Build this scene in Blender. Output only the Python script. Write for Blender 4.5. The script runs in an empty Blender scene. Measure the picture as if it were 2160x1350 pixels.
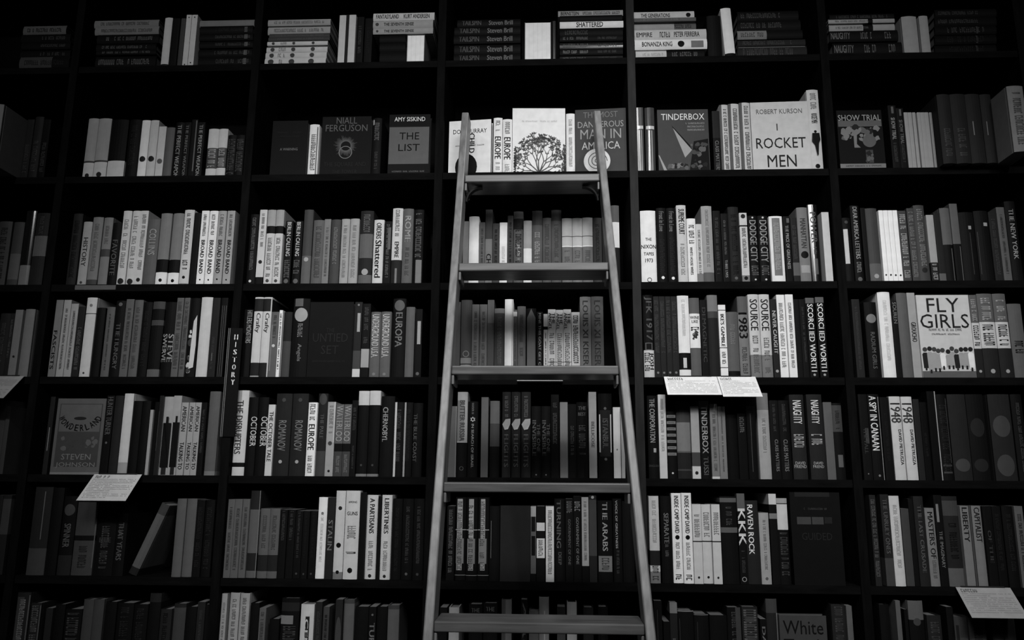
import bpy, math, random
from mathutils import Matrix, Vector

# ------------------------------------------------------------------ camera, world, lights, exposure
scene = bpy.context.scene
COL = scene.collection
EYE = 1.62
DIST = 2.25
CAM_R=(0.998931, 0.045704, 0.006877)
CAM_U=(0.002348, -0.198775, 0.980042)
CAM_F=(-0.046159, 0.978979, 0.19867)
cam_data = bpy.data.cameras.new('camera')
cam_data.sensor_fit = 'HORIZONTAL'
cam_data.sensor_width = 36.0
cam_data.lens = 28.0
cam_data.clip_start = 0.02
cam = bpy.data.objects.new('camera', cam_data)
COL.objects.link(cam)
cam.matrix_world = Matrix(((CAM_R[0], CAM_U[0], -CAM_F[0], 0.0),
                           (CAM_R[1], CAM_U[1], -CAM_F[1], -DIST),
                           (CAM_R[2], CAM_U[2], -CAM_F[2], EYE),
                           (0, 0, 0, 1)))
scene.camera = cam

world = bpy.data.worlds.new('world')
scene.world = world
world.use_nodes = True
bgn = world.node_tree.nodes.get('Background')
bgn.inputs[0].default_value = (0.5, 0.5, 0.5, 1)
bgn.inputs[1].default_value = 0.035

def spot(name, loc, aim, power, size_deg, blend=1.0, radius=0.05):
    ld = bpy.data.lights.new(name, 'SPOT')
    ld.energy = power
    ld.spot_size = math.radians(size_deg)
    ld.spot_blend = blend
    ld.shadow_soft_size = radius
    o = bpy.data.objects.new(name, ld)
    COL.objects.link(o)
    o.location = loc
    o.rotation_euler = (Vector(aim) - Vector(loc)).to_track_quat('-Z', 'Y').to_euler()
    return o

spot('unseen_ceiling_spot', (0.55, -2.6, 3.15), (0.10, 0.0, 1.75), 112, 66, radius=0.30)
spot('unseen_ceiling_spot', (-0.35, -2.7, 3.4), (0.12, 0.0, 1.65), 122, 66, radius=0.30)
spot('unseen_ceiling_spot', (0.15, -3.0, 4.1), (0.10, 0.0, 2.40), 100, 58, radius=0.25)
spot('unseen_ceiling_spot', (0.30, -1.9, 2.9), (0.20, 0.0, 2.75), 12, 70, radius=0.20)
spot('unseen_ceiling_spot', (-1.4, -2.9, 3.5), (-1.12, 0.0, 2.75), 90, 44, radius=0.06)
spot('unseen_ceiling_spot', (-1.4, -2.9, 3.5), (-0.85, 0.0, 1.65), 150, 38, radius=0.06)
spot('unseen_ceiling_spot', (0.9, -2.9, 3.5), (0.90, 0.0, 1.9), 85, 34, radius=0.06)
spot('unseen_ceiling_spot', (1.7, -2.9, 3.5), (1.36, 0.0, 1.6), 90, 36, radius=0.06)
spot('unseen_ceiling_spot', (1.6, -2.9, 3.5), (1.40, 0.0, 2.85), 60, 40, radius=0.06)  # unseen spot added to brighten the top right shelves
spot('unseen_ceiling_spot', (0.65, -0.75, 3.9), (0.08, -0.16, 2.45), 48, 36, radius=0.05)  # narrow unseen spot added to brighten the upper ladder rails

scene.view_settings.view_transform = 'Standard'
scene.view_settings.look = 'None'
scene.view_settings.exposure = 0.08
scene.view_settings.gamma = 1.0
scene.view_settings.use_curve_mapping = False

# ------------------------------------------------------------------ materials
TONE = [0.002, 0.0045, 0.014, 0.038, 0.080, 0.145, 0.27, 0.46, 0.66, 0.74]
MATS = {}
def tone_mat(t, gloss=0):
    key = (t, gloss)
    if key in MATS: return MATS[key]
    m = bpy.data.materials.new('paper_tone_%d%s' % (t, '_glossy' if gloss else ''))
    m.use_nodes = True
    nt = m.node_tree
    b = nt.nodes['Principled BSDF']
    tc = nt.nodes.new('ShaderNodeTexCoord')
    no = nt.nodes.new('ShaderNodeTexNoise'); no.inputs['Scale'].default_value = 45; no.inputs['Detail'].default_value = 6
    rp = nt.nodes.new('ShaderNodeValToRGB')
    v = TONE[t]
    lo, hi = v * 0.92, v * 1.06
    rp.color_ramp.elements[0].position = 0.3; rp.color_ramp.elements[1].position = 0.7
    rp.color_ramp.elements[0].color = (lo, lo, lo, 1); rp.color_ramp.elements[1].color = (hi, hi, hi, 1)
    nt.links.new(tc.outputs['Object'], no.inputs['Vector'])
    nt.links.new(no.outputs['Fac'], rp.inputs['Fac'])
    nt.links.new(rp.outputs['Color'], b.inputs['Base Color'])
    b.inputs['Roughness'].default_value = 0.16 if gloss else 0.55
    b.inputs['Specular IOR Level'].default_value = 0.5 if gloss else (0.05 if t < 3 else 0.12)
    MATS[key] = m
    return m

def wood_mat(name, base, rough, spec, scale, stretch, bump=0.1):
    m = bpy.data.materials.new(name)
    m.use_nodes = True
    nt = m.node_tree
    b = nt.nodes['Principled BSDF']
    tc = nt.nodes.new('ShaderNodeTexCoord'); mp = nt.nodes.new('ShaderNodeMapping')
    mp.inputs['Scale'].default_value = stretch
    no = nt.nodes.new('ShaderNodeTexNoise'); no.inputs['Scale'].default_value = scale; no.inputs['Detail'].default_value = 8
    rp = nt.nodes.new('ShaderNodeValToRGB')
    rp.color_ramp.elements[0].position = 0.3; rp.color_ramp.elements[1].position = 0.72
    lo, hi = base * 0.6, base * 1.35
    rp.color_ramp.elements[0].color = (lo, lo, lo, 1); rp.color_ramp.elements[1].color = (hi, hi, hi, 1)
    bp = nt.nodes.new('ShaderNodeBump'); bp.inputs['Strength'].default_value = bump; bp.inputs['Distance'].default_value = 0.002
    nt.links.new(tc.outputs['Object'], mp.inputs['Vector']); nt.links.new(mp.outputs['Vector'], no.inputs['Vector'])
    nt.links.new(no.outputs['Fac'], rp.inputs['Fac']); nt.links.new(rp.outputs['Color'], b.inputs['Base Color'])
    nt.links.new(no.outputs['Fac'], bp.inputs['Height']); nt.links.new(bp.outputs['Normal'], b.inputs['Normal'])
    b.inputs['Roughness'].default_value = rough
    b.inputs['Specular IOR Level'].default_value = spec
    return m

M_SHELF = wood_mat('black_stained_wood', 0.0032, 0.7, 0.03, 14, (1, 6, 6))
M_UPRIGHT = wood_mat('black_upright_wood', 0.0032, 0.7, 0.03, 14, (6, 6, 1))
M_UPRIGHT_LIT = wood_mat('lit_upright_wood', 0.014, 0.6, 0.1, 14, (6, 6, 1))  # same black wood, painted paler for the light on this one upright
M_WALL = wood_mat('dark_back_panel', 0.004, 0.8, 0.05, 5, (1, 1, 1))
M_FLOOR = wood_mat('dark_floor_boards', 0.03, 0.4, 0.3, 6, (1, 8, 1))
M_LADDER = wood_mat('ladder_wood', 0.14, 0.42, 0.4, 9, (8, 8, 0.7))
M_STEP = wood_mat('ladder_step_wood', 0.085, 0.4, 0.35, 9, (0.7, 8, 8))
M_METAL = bpy.data.materials.new('dull_bracket_metal'); M_METAL.use_nodes = True
_b = M_METAL.node_tree.nodes['Principled BSDF']
_n = M_METAL.node_tree.nodes.new('ShaderNodeTexNoise'); _n.inputs['Scale'].default_value = 60
_r = M_METAL.node_tree.nodes.new('ShaderNodeMapRange'); _r.inputs['To Min'].default_value = 0.5; _r.inputs['To Max'].default_value = 0.7
M_METAL.node_tree.links.new(_n.outputs['Fac'], _r.inputs['Value']); M_METAL.node_tree.links.new(_r.outputs['Result'], _b.inputs['Roughness'])
_b.inputs['Base Color'].default_value = (0.012, 0.012, 0.012, 1); _b.inputs['Metallic'].default_value = 0.0; _b.inputs['Specular IOR Level'].default_value = 0.1

# ------------------------------------------------------------------ mesh collector
class MB:
    def __init__(self):
        self.v = []; self.f = []; self.m = []; self.mats = []; self.smooth = []
    def mi(self, mat):
        if mat not in self.mats: self.mats.append(mat)
        return self.mats.index(mat)
    def poly(self, pts, mat, smooth=False):
        n = len(self.v); self.v += [tuple(p) for p in pts]
        self.f.append(tuple(range(n, n + len(pts)))); self.m.append(self.mi(mat)); self.smooth.append(smooth)
    def mesh_add(self, verts, faces, mat):
        n = len(self.v); self.v += verts; k = self.mi(mat)
        for f in faces:
            self.f.append(tuple(i + n for i in f)); self.m.append(k); self.smooth.append(False)
    def box(self, x0, x1, y0, y1, z0, z1, mat, xf=None):
        P = [(x, y, z) for z in (z0, z1) for y in (y0, y1) for x in (x0, x1)]
        if xf: P = [xf(p) for p in P]
        self.mesh_add(P, [(0, 2, 3, 1), (4, 5, 7, 6), (0, 1, 5, 4), (2, 6, 7, 3), (0, 4, 6, 2), (1, 3, 7, 5)], mat)
    def build(self, name, parent=None, xf=None):
        me = bpy.data.meshes.new(name)
        vs = [xf(p) for p in self.v] if xf else self.v
        me.from_pydata(vs, [], self.f)
        for m in self.mats: me.materials.append(m)
        me.polygons.foreach_set('material_index', self.m)
        me.polygons.foreach_set('use_smooth', self.smooth)
        me.update()
        o = bpy.data.objects.new(name, me)
        COL.objects.link(o)
        if parent: o.parent = parent
        return o

def bevel(o, w, seg=2):
    md = o.modifiers.new('bevel', 'BEVEL'); md.width = w; md.segments = seg; md.limit_method = 'ANGLE'
    return o
def tag(o, label, cat, group=None):
    o['label'] = label; o['category'] = cat
    if group: o['group'] = group
    return o
def structure(o):
    o['kind'] = 'structure'; return o
def thing(name, loc, label, cat, group=None, rot=(0, 0, 0)):
    o = bpy.data.objects.new(name, None); COL.objects.link(o)
    o.empty_display_size = 0.05
    o.location = loc; o.rotation_euler = rot
    return tag(o, label, cat, group)

# ------------------------------------------------------------------ lettering
_fc = {}
def font_mesh(text, bold=0.0):
    key = (text, bold)
    if key in _fc: return _fc[key]
    cu = bpy.data.curves.new('t', 'FONT'); cu.body = text; cu.size = 1.0; cu.resolution_u = 2
    o = bpy.data.objects.new('t', cu); COL.objects.link(o)
    bpy.context.view_layer.update()
    ev = o.evaluated_get(bpy.context.evaluated_depsgraph_get())
    me = ev.to_mesh()
    vs = [(v.co.x, v.co.y) for v in me.vertices]; fs = [tuple(p.vertices) for p in me.polygons]
    ev.to_mesh_clear()
    bpy.data.objects.remove(o); bpy.data.curves.remove(cu)
    if not vs: vs = [(0, 0), (1, 0), (0, 1)]; fs = []
    x0 = min(v[0] for v in vs); x1 = max(v[0] for v in vs); y0 = min(v[1] for v in vs); y1 = max(v[1] for v in vs)
    if bold and fs:
        dx = bold * 2.0; n0 = len(vs)
        vs = vs + [(v[0] + dx, v[1]) for v in vs]; fs = fs + [tuple(i + n0 for i in f) for f in fs]; x1 += dx
    out = ([((v[0] - x0) / max(x1 - x0, 1e-6), (v[1] - y0) / max(y1 - y0, 1e-6)) for v in vs], fs, (x1 - x0) / max(y1 - y0, 1e-6))
    _fc[key] = out
    return out

def marks(rng, n):
    """illegible small lettering: n glyph-like cells in a 0..1 strip, as quads"""
    q = []
    cw = 1.0 / n
    for i in range(n):
        if rng.random() < 0.14: continue
        x = i * cw
        st = rng.choice((0, 1, 2, 3))
        t = cw * 0.22
        q.append((x + cw * .1, 0, x + cw * .1 + t, 1))
        if st in (0, 2): q.append((x + cw * .1, .8, x + cw * .78, 1))
        if st in (1, 2, 3): q.append((x + cw * .1, 0, x + cw * .78, .2))
        if st in (0, 3): q.append((x + cw * .6, .1, x + cw * .6 + t, .9))
        if st == 1: q.append((x + cw * .1, .42, x + cw * .7, .6))
    return q

# ------------------------------------------------------------------ books
EPS = 0.0004
def build_book(spec, root):
    kind, row, bay, col, ncol, pos, X, rec, Z, w, h, tone, gl, lean, yaw, deco = spec
    rng = random.Random(hash((row, bay, col, pos[0])) & 0xffff)
    mt = tone_mat(tone, gl)
    flat = kind in ('F', 'E')
    hard = kind in 'HL' or (kind == 'V' and w > 0.0238)
    D = 0.235 if kind == 'H' else rng.uniform(0.140, 0.160)
    if kind == 'H': D = rng.uniform(0.15, 0.165)
    if rec < 0: D = 0.17
    if kind == 'F': D = 0.032
    b = min(0.0045, 0.13 * w) if hard else min(0.0008, 0.04 * w)
    fw = w if kind != 'H' else w
    if flat: arc = lambda x: 0.0
    else: arc = lambda x: b * min(1.0, (2 * x / w) ** 2)
    if kind == 'H': xf = lambda p: (h / 2 - p[2], p[1], p[0] + w / 2)
    else: xf = None
    cover = MB(); pages = MB(); emblem = MB(); pic = MB(); parts = []
    page_m = tone_mat(5)  # page tone darkened to carry the shade on the pages
    if kind == 'F':
        t = 0.0028
        cover.box(-w / 2, w / 2, 0, t, 0, h, mt)
        cover.box(-w / 2, w / 2, D - t, D, 0, h, mt)
        cover.box(-w / 2, -w / 2 + t, t, D - t, 0, h, mt)
        pages.box(-w / 2 + t, w / 2 - .003, t, D - t, .003, h - .003, page_m)
    elif kind == 'E':
        t = 0.0016
        cover.box(-w / 2, -w / 2 + t, 0, D, 0, h, tone_mat(5))
        cover.box(w / 2 - t, w / 2, 0, D, 0, h, tone_mat(5))
        cover.box(-w / 2 + t, w / 2 - t, D - t, D, 0, h, tone_mat(5))
        pages.box(-w / 2 + t, w / 2 - t, .0015, D - t, .001, h - .001, mt)
        n = max(3, int(w / .012))
        for i in range(1, n):
            xx = -w / 2 + w * i / n
            pages.box(xx - .0002, xx + .0002, .0011, .0016, .001, h - .001, tone_mat(7))
    else:
        th = 0.0026 if hard else 0.0009
        xs = [-1, -.8, -.5, -.18, .18, .5, .8, 1] if hard else [-1, -.5, .5, 1]
        prof = [(-w / 2, D)]
        if hard: prof += [(-w / 2, b + .010), (-w / 2 + .0011, b + .0065), (-w / 2, b + .003)]
        prof += [(u * w / 2 * .996, arc(u * w / 2)) for u in xs]
        if hard: prof += [(w / 2, b + .003), (w / 2 - .0011, b + .0065), (w / 2, b + .010)]
        prof += [(w / 2, D)]
        inner = []
        for (x, y) in prof:
            inner.append((max(-w / 2 + th, min(w / 2 - th, x)), min(max(y + (th if abs(x) < w / 2 - .0001 or y < D - .001 else 0), th + b * .6), D)))
        inner[0] = (-w / 2 + th, D); inner[-1] = (w / 2 - th, D)
        bands = [d for d in deco if d[0] == 'b']
        lv = {0.0, 1.0}
        for d in bands: lv.add(max(0, min(1, d[1]))); lv.add(max(0, min(1, d[2])))
        lv = sorted(lv)
        n = len(prof)
        for a, c in zip(lv, lv[1:]):
            if c - a < 1e-5: continue
            m = (a + c) / 2; mm = mt
            for d in bands:
                if d[1] <= m <= d[2]: mm = tone_mat(int(d[3]), gl)
            for i in range(n - 1):
                p, q = prof[i], prof[i + 1]
                cover.poly([(p[0], p[1], a * h), (q[0], q[1], a * h), (q[0], q[1], c * h), (p[0], p[1], c * h)], mm,
                           smooth=(hard and abs(p[0]) < w / 2 and abs(q[0]) < w / 2 and p[1] < b + .0005 and q[1] < b + .0005))
        for i in range(n - 1):
            p, q = inner[i], inner[i + 1]; P, Q = prof[i], prof[i + 1]
            cover.poly([(q[0], q[1], 0), (p[0], p[1], 0), (p[0], p[1], h), (q[0], q[1], h)], mt)
            cover.poly([(P[0], P[1], h), (Q[0], Q[1], h), (q[0], q[1], h), (p[0], p[1], h)], mt)
            cover.poly([(Q[0], Q[1], 0), (P[0], P[1], 0), (p[0], p[1], 0), (q[0], q[1], 0)], mt)
        for s, i in ((-1, 0), (1, n - 1)):
            P, p = prof[i], inner[i]
            cover.poly([(P[0], P[1], 0), (P[0], P[1], h), (p[0], p[1], h), (p[0], p[1], 0)][::s], mt)
        m_ = .003 if hard else .0
        pages.box(-w / 2 + th + .0002, w / 2 - th - .0002, b + .004, D - (.003 if hard else .0004), m_ + .0002, h - m_ - .0002, page_m)

    def put(mb, verts2, faces, mat, lift=EPS):
        if not flat and len(faces) == 1 and len(faces[0]) > 4: lift = lift + b
        if not flat and b > 0:
            vs_, fs_ = [], []
            st = w / 9.0
            for f in faces:
                P = [verts2[i] for i in f]
                xa, xb = min(p[0] for p in P), max(p[0] for p in P)
                if len(f) > 4 or xb - xa < st * 1.3:
                    n_ = len(vs_); vs_ += P; fs_.append(tuple(range(n_, n_ + len(P)))); continue
                k0 = math.floor(xa / st); k1 = math.ceil(xb / st)
                for kk in range(k0, k1):
                    Q = P
                    for lim, sg in ((kk * st, 1), ((kk + 1) * st, -1)):
                        R_ = []
                        for i in range(len(Q)):
                            A, B_ = Q[i - 1], Q[i]
                            ia = (A[0] - lim) * sg >= 0; ib = (B_[0] - lim) * sg >= 0
                            if ia != ib:
                                t_ = (lim - A[0]) / (B_[0] - A[0]); R_.append((lim, A[1] + (B_[1] - A[1]) * t_))
                            if ib: R_.append(B_)
                        Q = R_
                        if len(Q) < 3: break
                    if len(Q) >= 3:
                        n_ = len(vs_); vs_ += Q; fs_.append(tuple(range(n_, n_ + len(Q))))
            verts2, faces = vs_, fs_
        mb.mesh_add([(x, arc(x) - lift, z) for (x, z) in verts2], faces, mat)
    def rect(mb, x0, x1, z0, z1, mat, lift=EPS):
        ns = 1 if (flat or x1 - x0 < w * .2) else 6
        for i in range(ns):
            a = x0 + (x1 - x0) * i / ns; c = x0 + (x1 - x0) * (i + 1) / ns
            put(mb, [(a, z0), (c, z0), (c, z1), (a, z1)], [(0, 1, 2, 3)], mat, lift)
    def disc(mb, cx, cz, r, mat, lift=EPS, n=20, ry=None, r_in=0):
        ry = ry or r
        if r_in:
            o_ = [(cx + r * math.cos(6.2832 * i / n), cz + ry * math.sin(6.2832 * i / n)) for i in range(n)]
            i_ = [(cx + (r - r_in) * math.cos(6.2832 * i / n), cz + (ry - r_in) * math.sin(6.2832 * i / n)) for i in range(n)]
            put(mb, o_ + i_, [(i, (i + 1) % n, n + (i + 1) % n, n + i) for i in range(n)], mat, lift)
        else:
            ns = 1 if flat else 10
            if flat: put(mb, [(cx + r * math.cos(6.2832 * i / n), cz + ry * math.sin(6.2832 * i / n)) for i in range(n)], [tuple(range(n))], mat, lift)
            else:
                th_ = [math.pi * i / ns for i in range(ns + 1)]
                P_ = [(cx - r * math.cos(t_), cz - ry * math.sin(t_)) for t_ in th_] + [(cx - r * math.cos(t_), cz + ry * math.sin(t_)) for t_ in th_]
                put(mb, P_, [(i, i + 1, ns + 2 + i, ns + 1 + i) for i in range(ns)], mat, lift)
    def ribbon(mb, pts, wd, mat, lift=EPS):
        for i in range(len(pts) - 1):
            (x0, z0), (x1, z1) = pts[i], pts[i + 1]
            w0 = wd[i] if isinstance(wd, list) else wd; w1 = wd[i + 1] if isinstance(wd, list) else wd
            dx, dz = x1 - x0, z1 - z0; L = math.hypot(dx, dz) or 1e-6; nx, nz = -dz / L / 2, dx / L / 2
            put(mb, [(x0 + nx * w0, z0 + nz * w0), (x0 - nx * w0, z0 - nz * w0), (x1 - nx * w1, z1 - nz * w1), (x1 + nx * w1, z1 + nz * w1)], [(0, 1, 2, 3)], mat, lift)
    def blobs(mb, x0, x1, z0, z1, mat_t, n, rr, lift=EPS * 1.5):
        for i in range(n):
            r = rr * rng.uniform(.5, 1.1)
            cx = rng.uniform(x0 + r, max(x0 + r, x1 - r)); cz = rng.uniform(z0 + r, max(z0 + r, z1 - r))
            k = rng.randint(7, 10); ph = rng.random() * 6
            pts = [(max(x0, min(x1, cx + r * rng.uniform(.6, 1.2) * math.cos(ph + 6.283 * j / k))), max(z0, min(z1, cz + r * rng.uniform(.6, 1.3) * math.sin(ph + 6.283 * j / k)))) for j in range(k)]
            put(mb, pts + [(cx, cz)], [(j, (j + 1) % k, k) for j in range(k)], tone_mat(rng.choice(mat_t)), lift + i * 1e-5)
    U = lambda u: -w / 2 + u * w
    def new(nm):
        m_b = MB(); parts.append((m_b, nm)); return m_b
    for dd in deco:
        k = dd[0]
        if k == 'b': continue
        if k in ('t', 'h', 'v', 'arc'): title = new('title_lettering')
        if k in ('s', 's2'): small = new('small_lettering')
        if k in ('p', 'q'): panel = new('print_or_highlight_panel')  # printed areas, plus highlights painted onto some spines
        if k in ('d', 'r', 'star'): emblem = new('emblem')
        elif k not in ('t', 'h', 'v', 's', 's2', 'p', 'q'): pic = new('cover_picture')
        if k == 't':
            text, v0, v1, tt, wf = dd[1], dd[2], dd[3], int(dd[4]), dd[5]
            u = dd[6] if len(dd) > 6 else .5
            vs, fs, asp = font_mesh(text, .018)
            L = (v1 - v0) * h; H = wf * w
            put(title, [(U(u) + (q[1] - .5) * H, v1 * h - q[0] * L) for q in vs], fs, tone_mat(tt), EPS * 2)
        elif k == 'h':
            text, v, wf, tt = dd[1], dd[2], dd[3], int(dd[4])
            u = dd[5] if len(dd) > 5 else .5
            vs, fs, asp = font_mesh(text, 0.0 if flat else .012)
            L = wf * w; H = L / asp * 1.25
            if flat: H = min(H, (.17 if text in ('GIRLS', 'FLY', 'ROCKET', 'MEN', 'White', 'Trash') else .15 if text in ('THE MOST', 'DANGEROUS', 'MAN IN', 'AMERICA') else .075 if text in ('STEVEN', 'JOHNSON') else .115) * h)
            put(title, [(U(u) + (q[0] - .5) * L, v * h + (q[1] - .5) * H) for q in vs], fs, tone_mat(tt), EPS * 2)
        elif k == 'v':
            text, v0, v1, u, tt = dd[1:6]
            vs, fs, asp = font_mesh(text, .02)
            L = (v1 - v0) * h; H = .13 * w
            put(title, [(U(u) + (q[1] - .5) * H, v1 * h - q[0] * L) for q in vs], fs, tone_mat(int(tt)), EPS * 2)
        elif k == 's':
            v0, v1, tt, wf = dd[1:5]; u = dd[5] if len(dd) > 5 else .5
            L = (v1 - v0) * h; H = wf * w
            gw = min(.0058, max(.0024, H * .42))
            n = max(2, min(60, int(L / gw)))
            for (a, c, e, f_) in marks(rng, n):
                rect(small, U(u) + (c - .5) * H, U(u) + (f_ - .5) * H, v1 * h - e * L, v1 * h - a * L, tone_mat(int(tt)), EPS * 1.6)
        elif k == 's2':
            v0, v1, wf, tt = dd[1:5]; u = dd[5] if len(dd) > 5 else .5
            n = max(1, int((v1 - v0) * h / .010)); pitch = (v1 - v0) * h / n
            for li in range(n):
                L = wf * w * rng.uniform(.75, 1); z = v0 * h + (li + .2) * pitch; H = pitch * .55
                for (a, c, e, f_) in marks(rng, max(4, int(L / .0036))):
                    rect(small, U(u) - L / 2 + a * L, U(u) - L / 2 + e * L, z + c * H, z + f_ * H, tone_mat(int(tt)), EPS * 1.6)
        elif k in ('p', 'q'):
            u0, u1, v0, v1, tt = dd[1:6]
            rect(panel, U(u0), U(u1), v0 * h, v1 * h, tone_mat(int(tt), gl), EPS * (.6 + .15 * sum(1 for q_ in parts if q_[1] == 'print_or_highlight_panel')))
        elif k == 'd':
            v, tt, r = dd[1:4]
            disc(emblem, 0, v * h, r * w / 2, tone_mat(int(tt)), EPS * 1.8)
        elif k == 'r':
            v, tt, r = dd[1:4]
            disc(emblem, 0, v * h, r * w, tone_mat(int(tt)), EPS * 1.8, r_in=max(.0008, r * w * .25))
        elif k == 'star':
            z = dd[1] * h; r = .26 * w
            for s in (1, -1):
                T = [(r * math.cos(math.pi / 2 * s + 2.0944 * i), z + r * math.sin(math.pi / 2 * s + 2.0944 * i)) for i in range(4)]
                ribbon(emblem, T, .0011, tone_mat(7), EPS * 1.8)
        elif k == 'sun':
            v, r, tt = dd[1:4]; cz = v * h
            for i in range(64):
                a = 6.2832 * i / 64; r0 = r * w * .45; r1 = r * w * rng.uniform(.75, 1.15)
                ribbon(pic, [(r0 * math.cos(a), cz + .06 * h + r0 * math.sin(a)), (r1 * math.cos(a), cz + .06 * h + r1 * math.sin(a))], [.0018, .0005], tone_mat(4), EPS)
            disc(pic, 0, cz - .05 * h, r * w * .62, tone_mat(5), EPS * 2, r_in=.0022)
        elif k == 'tree':
            tm = tone_mat(4); ox, oz = .01 * w, 0.002
            def br(x, z, a, L, wd, dep):
                pts = [(x, z)]; ws = [wd]
                for i in range(3):
                    a += rng.uniform(-.16, .16); x += math.cos(a) * L / 3; z += math.sin(a) * L / 3
                    z = max(z, .004); x = max(-w * .43, min(w * .47, x))
                    pts.append((x, z)); ws.append(wd * (1 - .25 * (i + 1) / 3))
                ribbon(pic, pts, ws, tm, EPS)
                if dep <= 3:
                    for s in (-1, 1):
                        la = a + s * rng.uniform(.4, .9); r = .0040
                        c_ = (x + math.cos(la) * r, z + math.sin(la) * r)
                        pl = [(c_[0] + r * math.cos(t_) * math.cos(la) - .45 * r * math.sin(t_) * math.sin(la), c_[1] + r * math.cos(t_) * math.sin(la) + .45 * r * math.sin(t_) * math.cos(la)) for t_ in [6.2832 * j / 8 for j in range(8)]]
                        put(pic, pl, [tuple(range(8))], tm, EPS * 1.3)
                if dep > 0:
                    for s in ((-1, 1) if dep > 1 else (-1, 0, 1)):
                        br(x, z, a + s * rng.uniform(.28, .55), L * rng.uniform(.70, .82), wd * .68, dep - 1)
            for a0 in (.22, .62, 1.0, 1.35, 1.75, 2.12, 2.5, 2.92):
                br(ox, oz, a0, (.140 + .098 * math.sin(a0)) * w, .0042, 4)
        elif k == 'head':
            u, v, r, tt = dd[1:5]
            disc(pic, U(u), v * h, r * w, tone_mat(int(tt)), EPS, ry=r * w * 1.25)
            rect(pic, U(u) - r * w * .8, U(u) + r * w * .8, 0.001, v * h * .6, tone_mat(int(tt)), EPS * 1.1)
        elif k == 'disc':
            u, v, r, tt = dd[1:5]; disc(pic, U(u), max(v * h, r * w * 1.02), r * w, tone_mat(int(tt)), EPS, n=32)
        elif k == 'spiral':
            u, v, r, tt = dd[1:5]; pts = []
            for i in range(60):
                a = i * .31; rr = r * w * (1 - i / 62)
                pts.append((U(u) + rr * math.cos(a), max(v * h, .26 * w) + rr * math.sin(a)))
            ribbon(pic, pts, .0022, tone_mat(int(tt)), EPS * 1.4)
        elif k == 'wedge':
            put(pic, [(U(.30), .70 * h), (U(.52), .22 * h), (U(.66), .34 * h)], [(0, 1, 2)], tone_mat(6), EPS)
            put(pic, [(U(.28), .74 * h), (U(.30), .70 * h), (U(.66), .34 * h), (U(.62), .42 * h)], [(0, 1, 2, 3)], tone_mat(1), EPS)
            put(pic, [(U(.60), .01 * h), (U(.70), .48 * h), (U(.98), .52 * h), (U(.99), .01 * h)], [(0, 1, 2, 3)], tone_mat(1), EPS)
            blobs(pic, U(.62), U(.98), .02 * h, .48 * h, (2, 3, 4), 22, .008)
            put(pic, [(U(.0), .26 * h), (U(.02), .26 * h), (U(.16), .02 * h), (U(.10), .02 * h)], [(0, 1, 2, 3)], tone_mat(6), EPS)
            blobs(pic, U(.12), U(.6), .02 * h, .14 * h, (4, 5, 2), 14, .007)
        elif k == 'crowd':
            rect(pic, U(.02), U(.98), .72 * h, .82 * h, tone_mat(4), EPS)
            blobs(pic, U(.04), U(.96), .42 * h, .76 * h, (4, 5, 2, 1, 5), 34, .011)
            put(pic, [(U(.34), .62 * h), (U(.42), .62 * h), (U(.40), .42 * h), (U(.48), .36 * h), (U(.34), .36 * h)], [(0, 1, 2, 3, 4)], tone_mat(5), EPS * 2.4)
            disc(pic, U(.68), .47 * h, .15 * w, tone_mat(4), EPS * 2.4)
            rect(pic, U(.58), U(.74), .10 * h, .32 * h, tone_mat(3), EPS * 2.2)
            blobs(pic, U(.55), U(.8), .1 * h, .34 * h, (3, 4, 2), 10, .008, EPS * 2.6)
        elif k == 'fig':
            v0, v1 = dd[1:3]; m0 = v0 * h; Hh = (v1 - v0) * h
            put(pic, [(.0 * w, m0), (.1 * w, m0), (.2 * w, m0 + .45 * Hh), (.36 * w, m0 + .6 * Hh), (.3 * w, m0 + .85 * Hh), (-.3 * w, m0 + .85 * Hh), (-.36 * w, m0 + .55 * Hh), (-.15 * w, m0 + .4 * Hh)], [tuple(range(8))], tone_mat(1), EPS)
            disc(pic, 0, m0 + .92 * Hh, .12 * w, tone_mat(1), EPS * 1.2)
        elif k == 'people':
            for i in range(11):
                cx = U(.07 + i * .086 + rng.uniform(-.01, .01)); top = h * (.36 if i == 6 else rng.uniform(.32, .36)); bot = h * rng.uniform(.08, .13)
                tt = 2 if i in (0, 7) else rng.choice((5, 6, 8, 7, 8))
                put(pic, [(cx - .045 * w, bot), (cx + .045 * w, bot), (cx + .055 * w, top * .8), (cx + .03 * w, top - .012), (cx - .03 * w, top - .012), (cx - .055 * w, top * .8)], [tuple(range(6))], tone_mat(tt), EPS * (1.2 + .1 * i))
                disc(pic, cx, top - .003, .0065, tone_mat(rng.choice((2, 3))), EPS * (2.6 + .05 * i), n=10)
                rect(pic, cx - .02 * w, cx + .015 * w, bot - .006, bot + .004, tone_mat(2), EPS * 3.2)
        elif k == 'arc':
            txt = 'WONDERLAND'; n = len(txt)
            for i, ch in enumerate(txt):
                a = math.radians(200 + 140 * i / (n - 1)); R_ = .40 * w
                cx = R_ * math.cos(a); cz = .80 * h + R_ * .72 * math.sin(a)
                vs, fs, asp = font_mesh(ch, .03); ta = a + math.pi / 2; s = .014
                put(title, [(cx + ((q[0] - .5) * s * .8) * math.cos(ta) - ((q[1] - .5) * s * 1.3) * math.sin(ta), cz + ((q[0] - .5) * s * .8) * math.sin(ta) + ((q[1] - .5) * s * 1.3) * math.cos(ta)) for q in vs], fs, tone_mat(2), EPS * 2.5)
            disc(pic, 0, .735 * h, .13 * w, tone_mat(2), EPS * 1.5, ry=.022 * h)
            blobs(pic, U(.12), U(.92), .28 * h, .52 * h, (3, 4, 3, 4), 18, .009, EPS * 1.6)
        elif k == 'blob':
            v0, v1, tt = dd[1:4]
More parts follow.
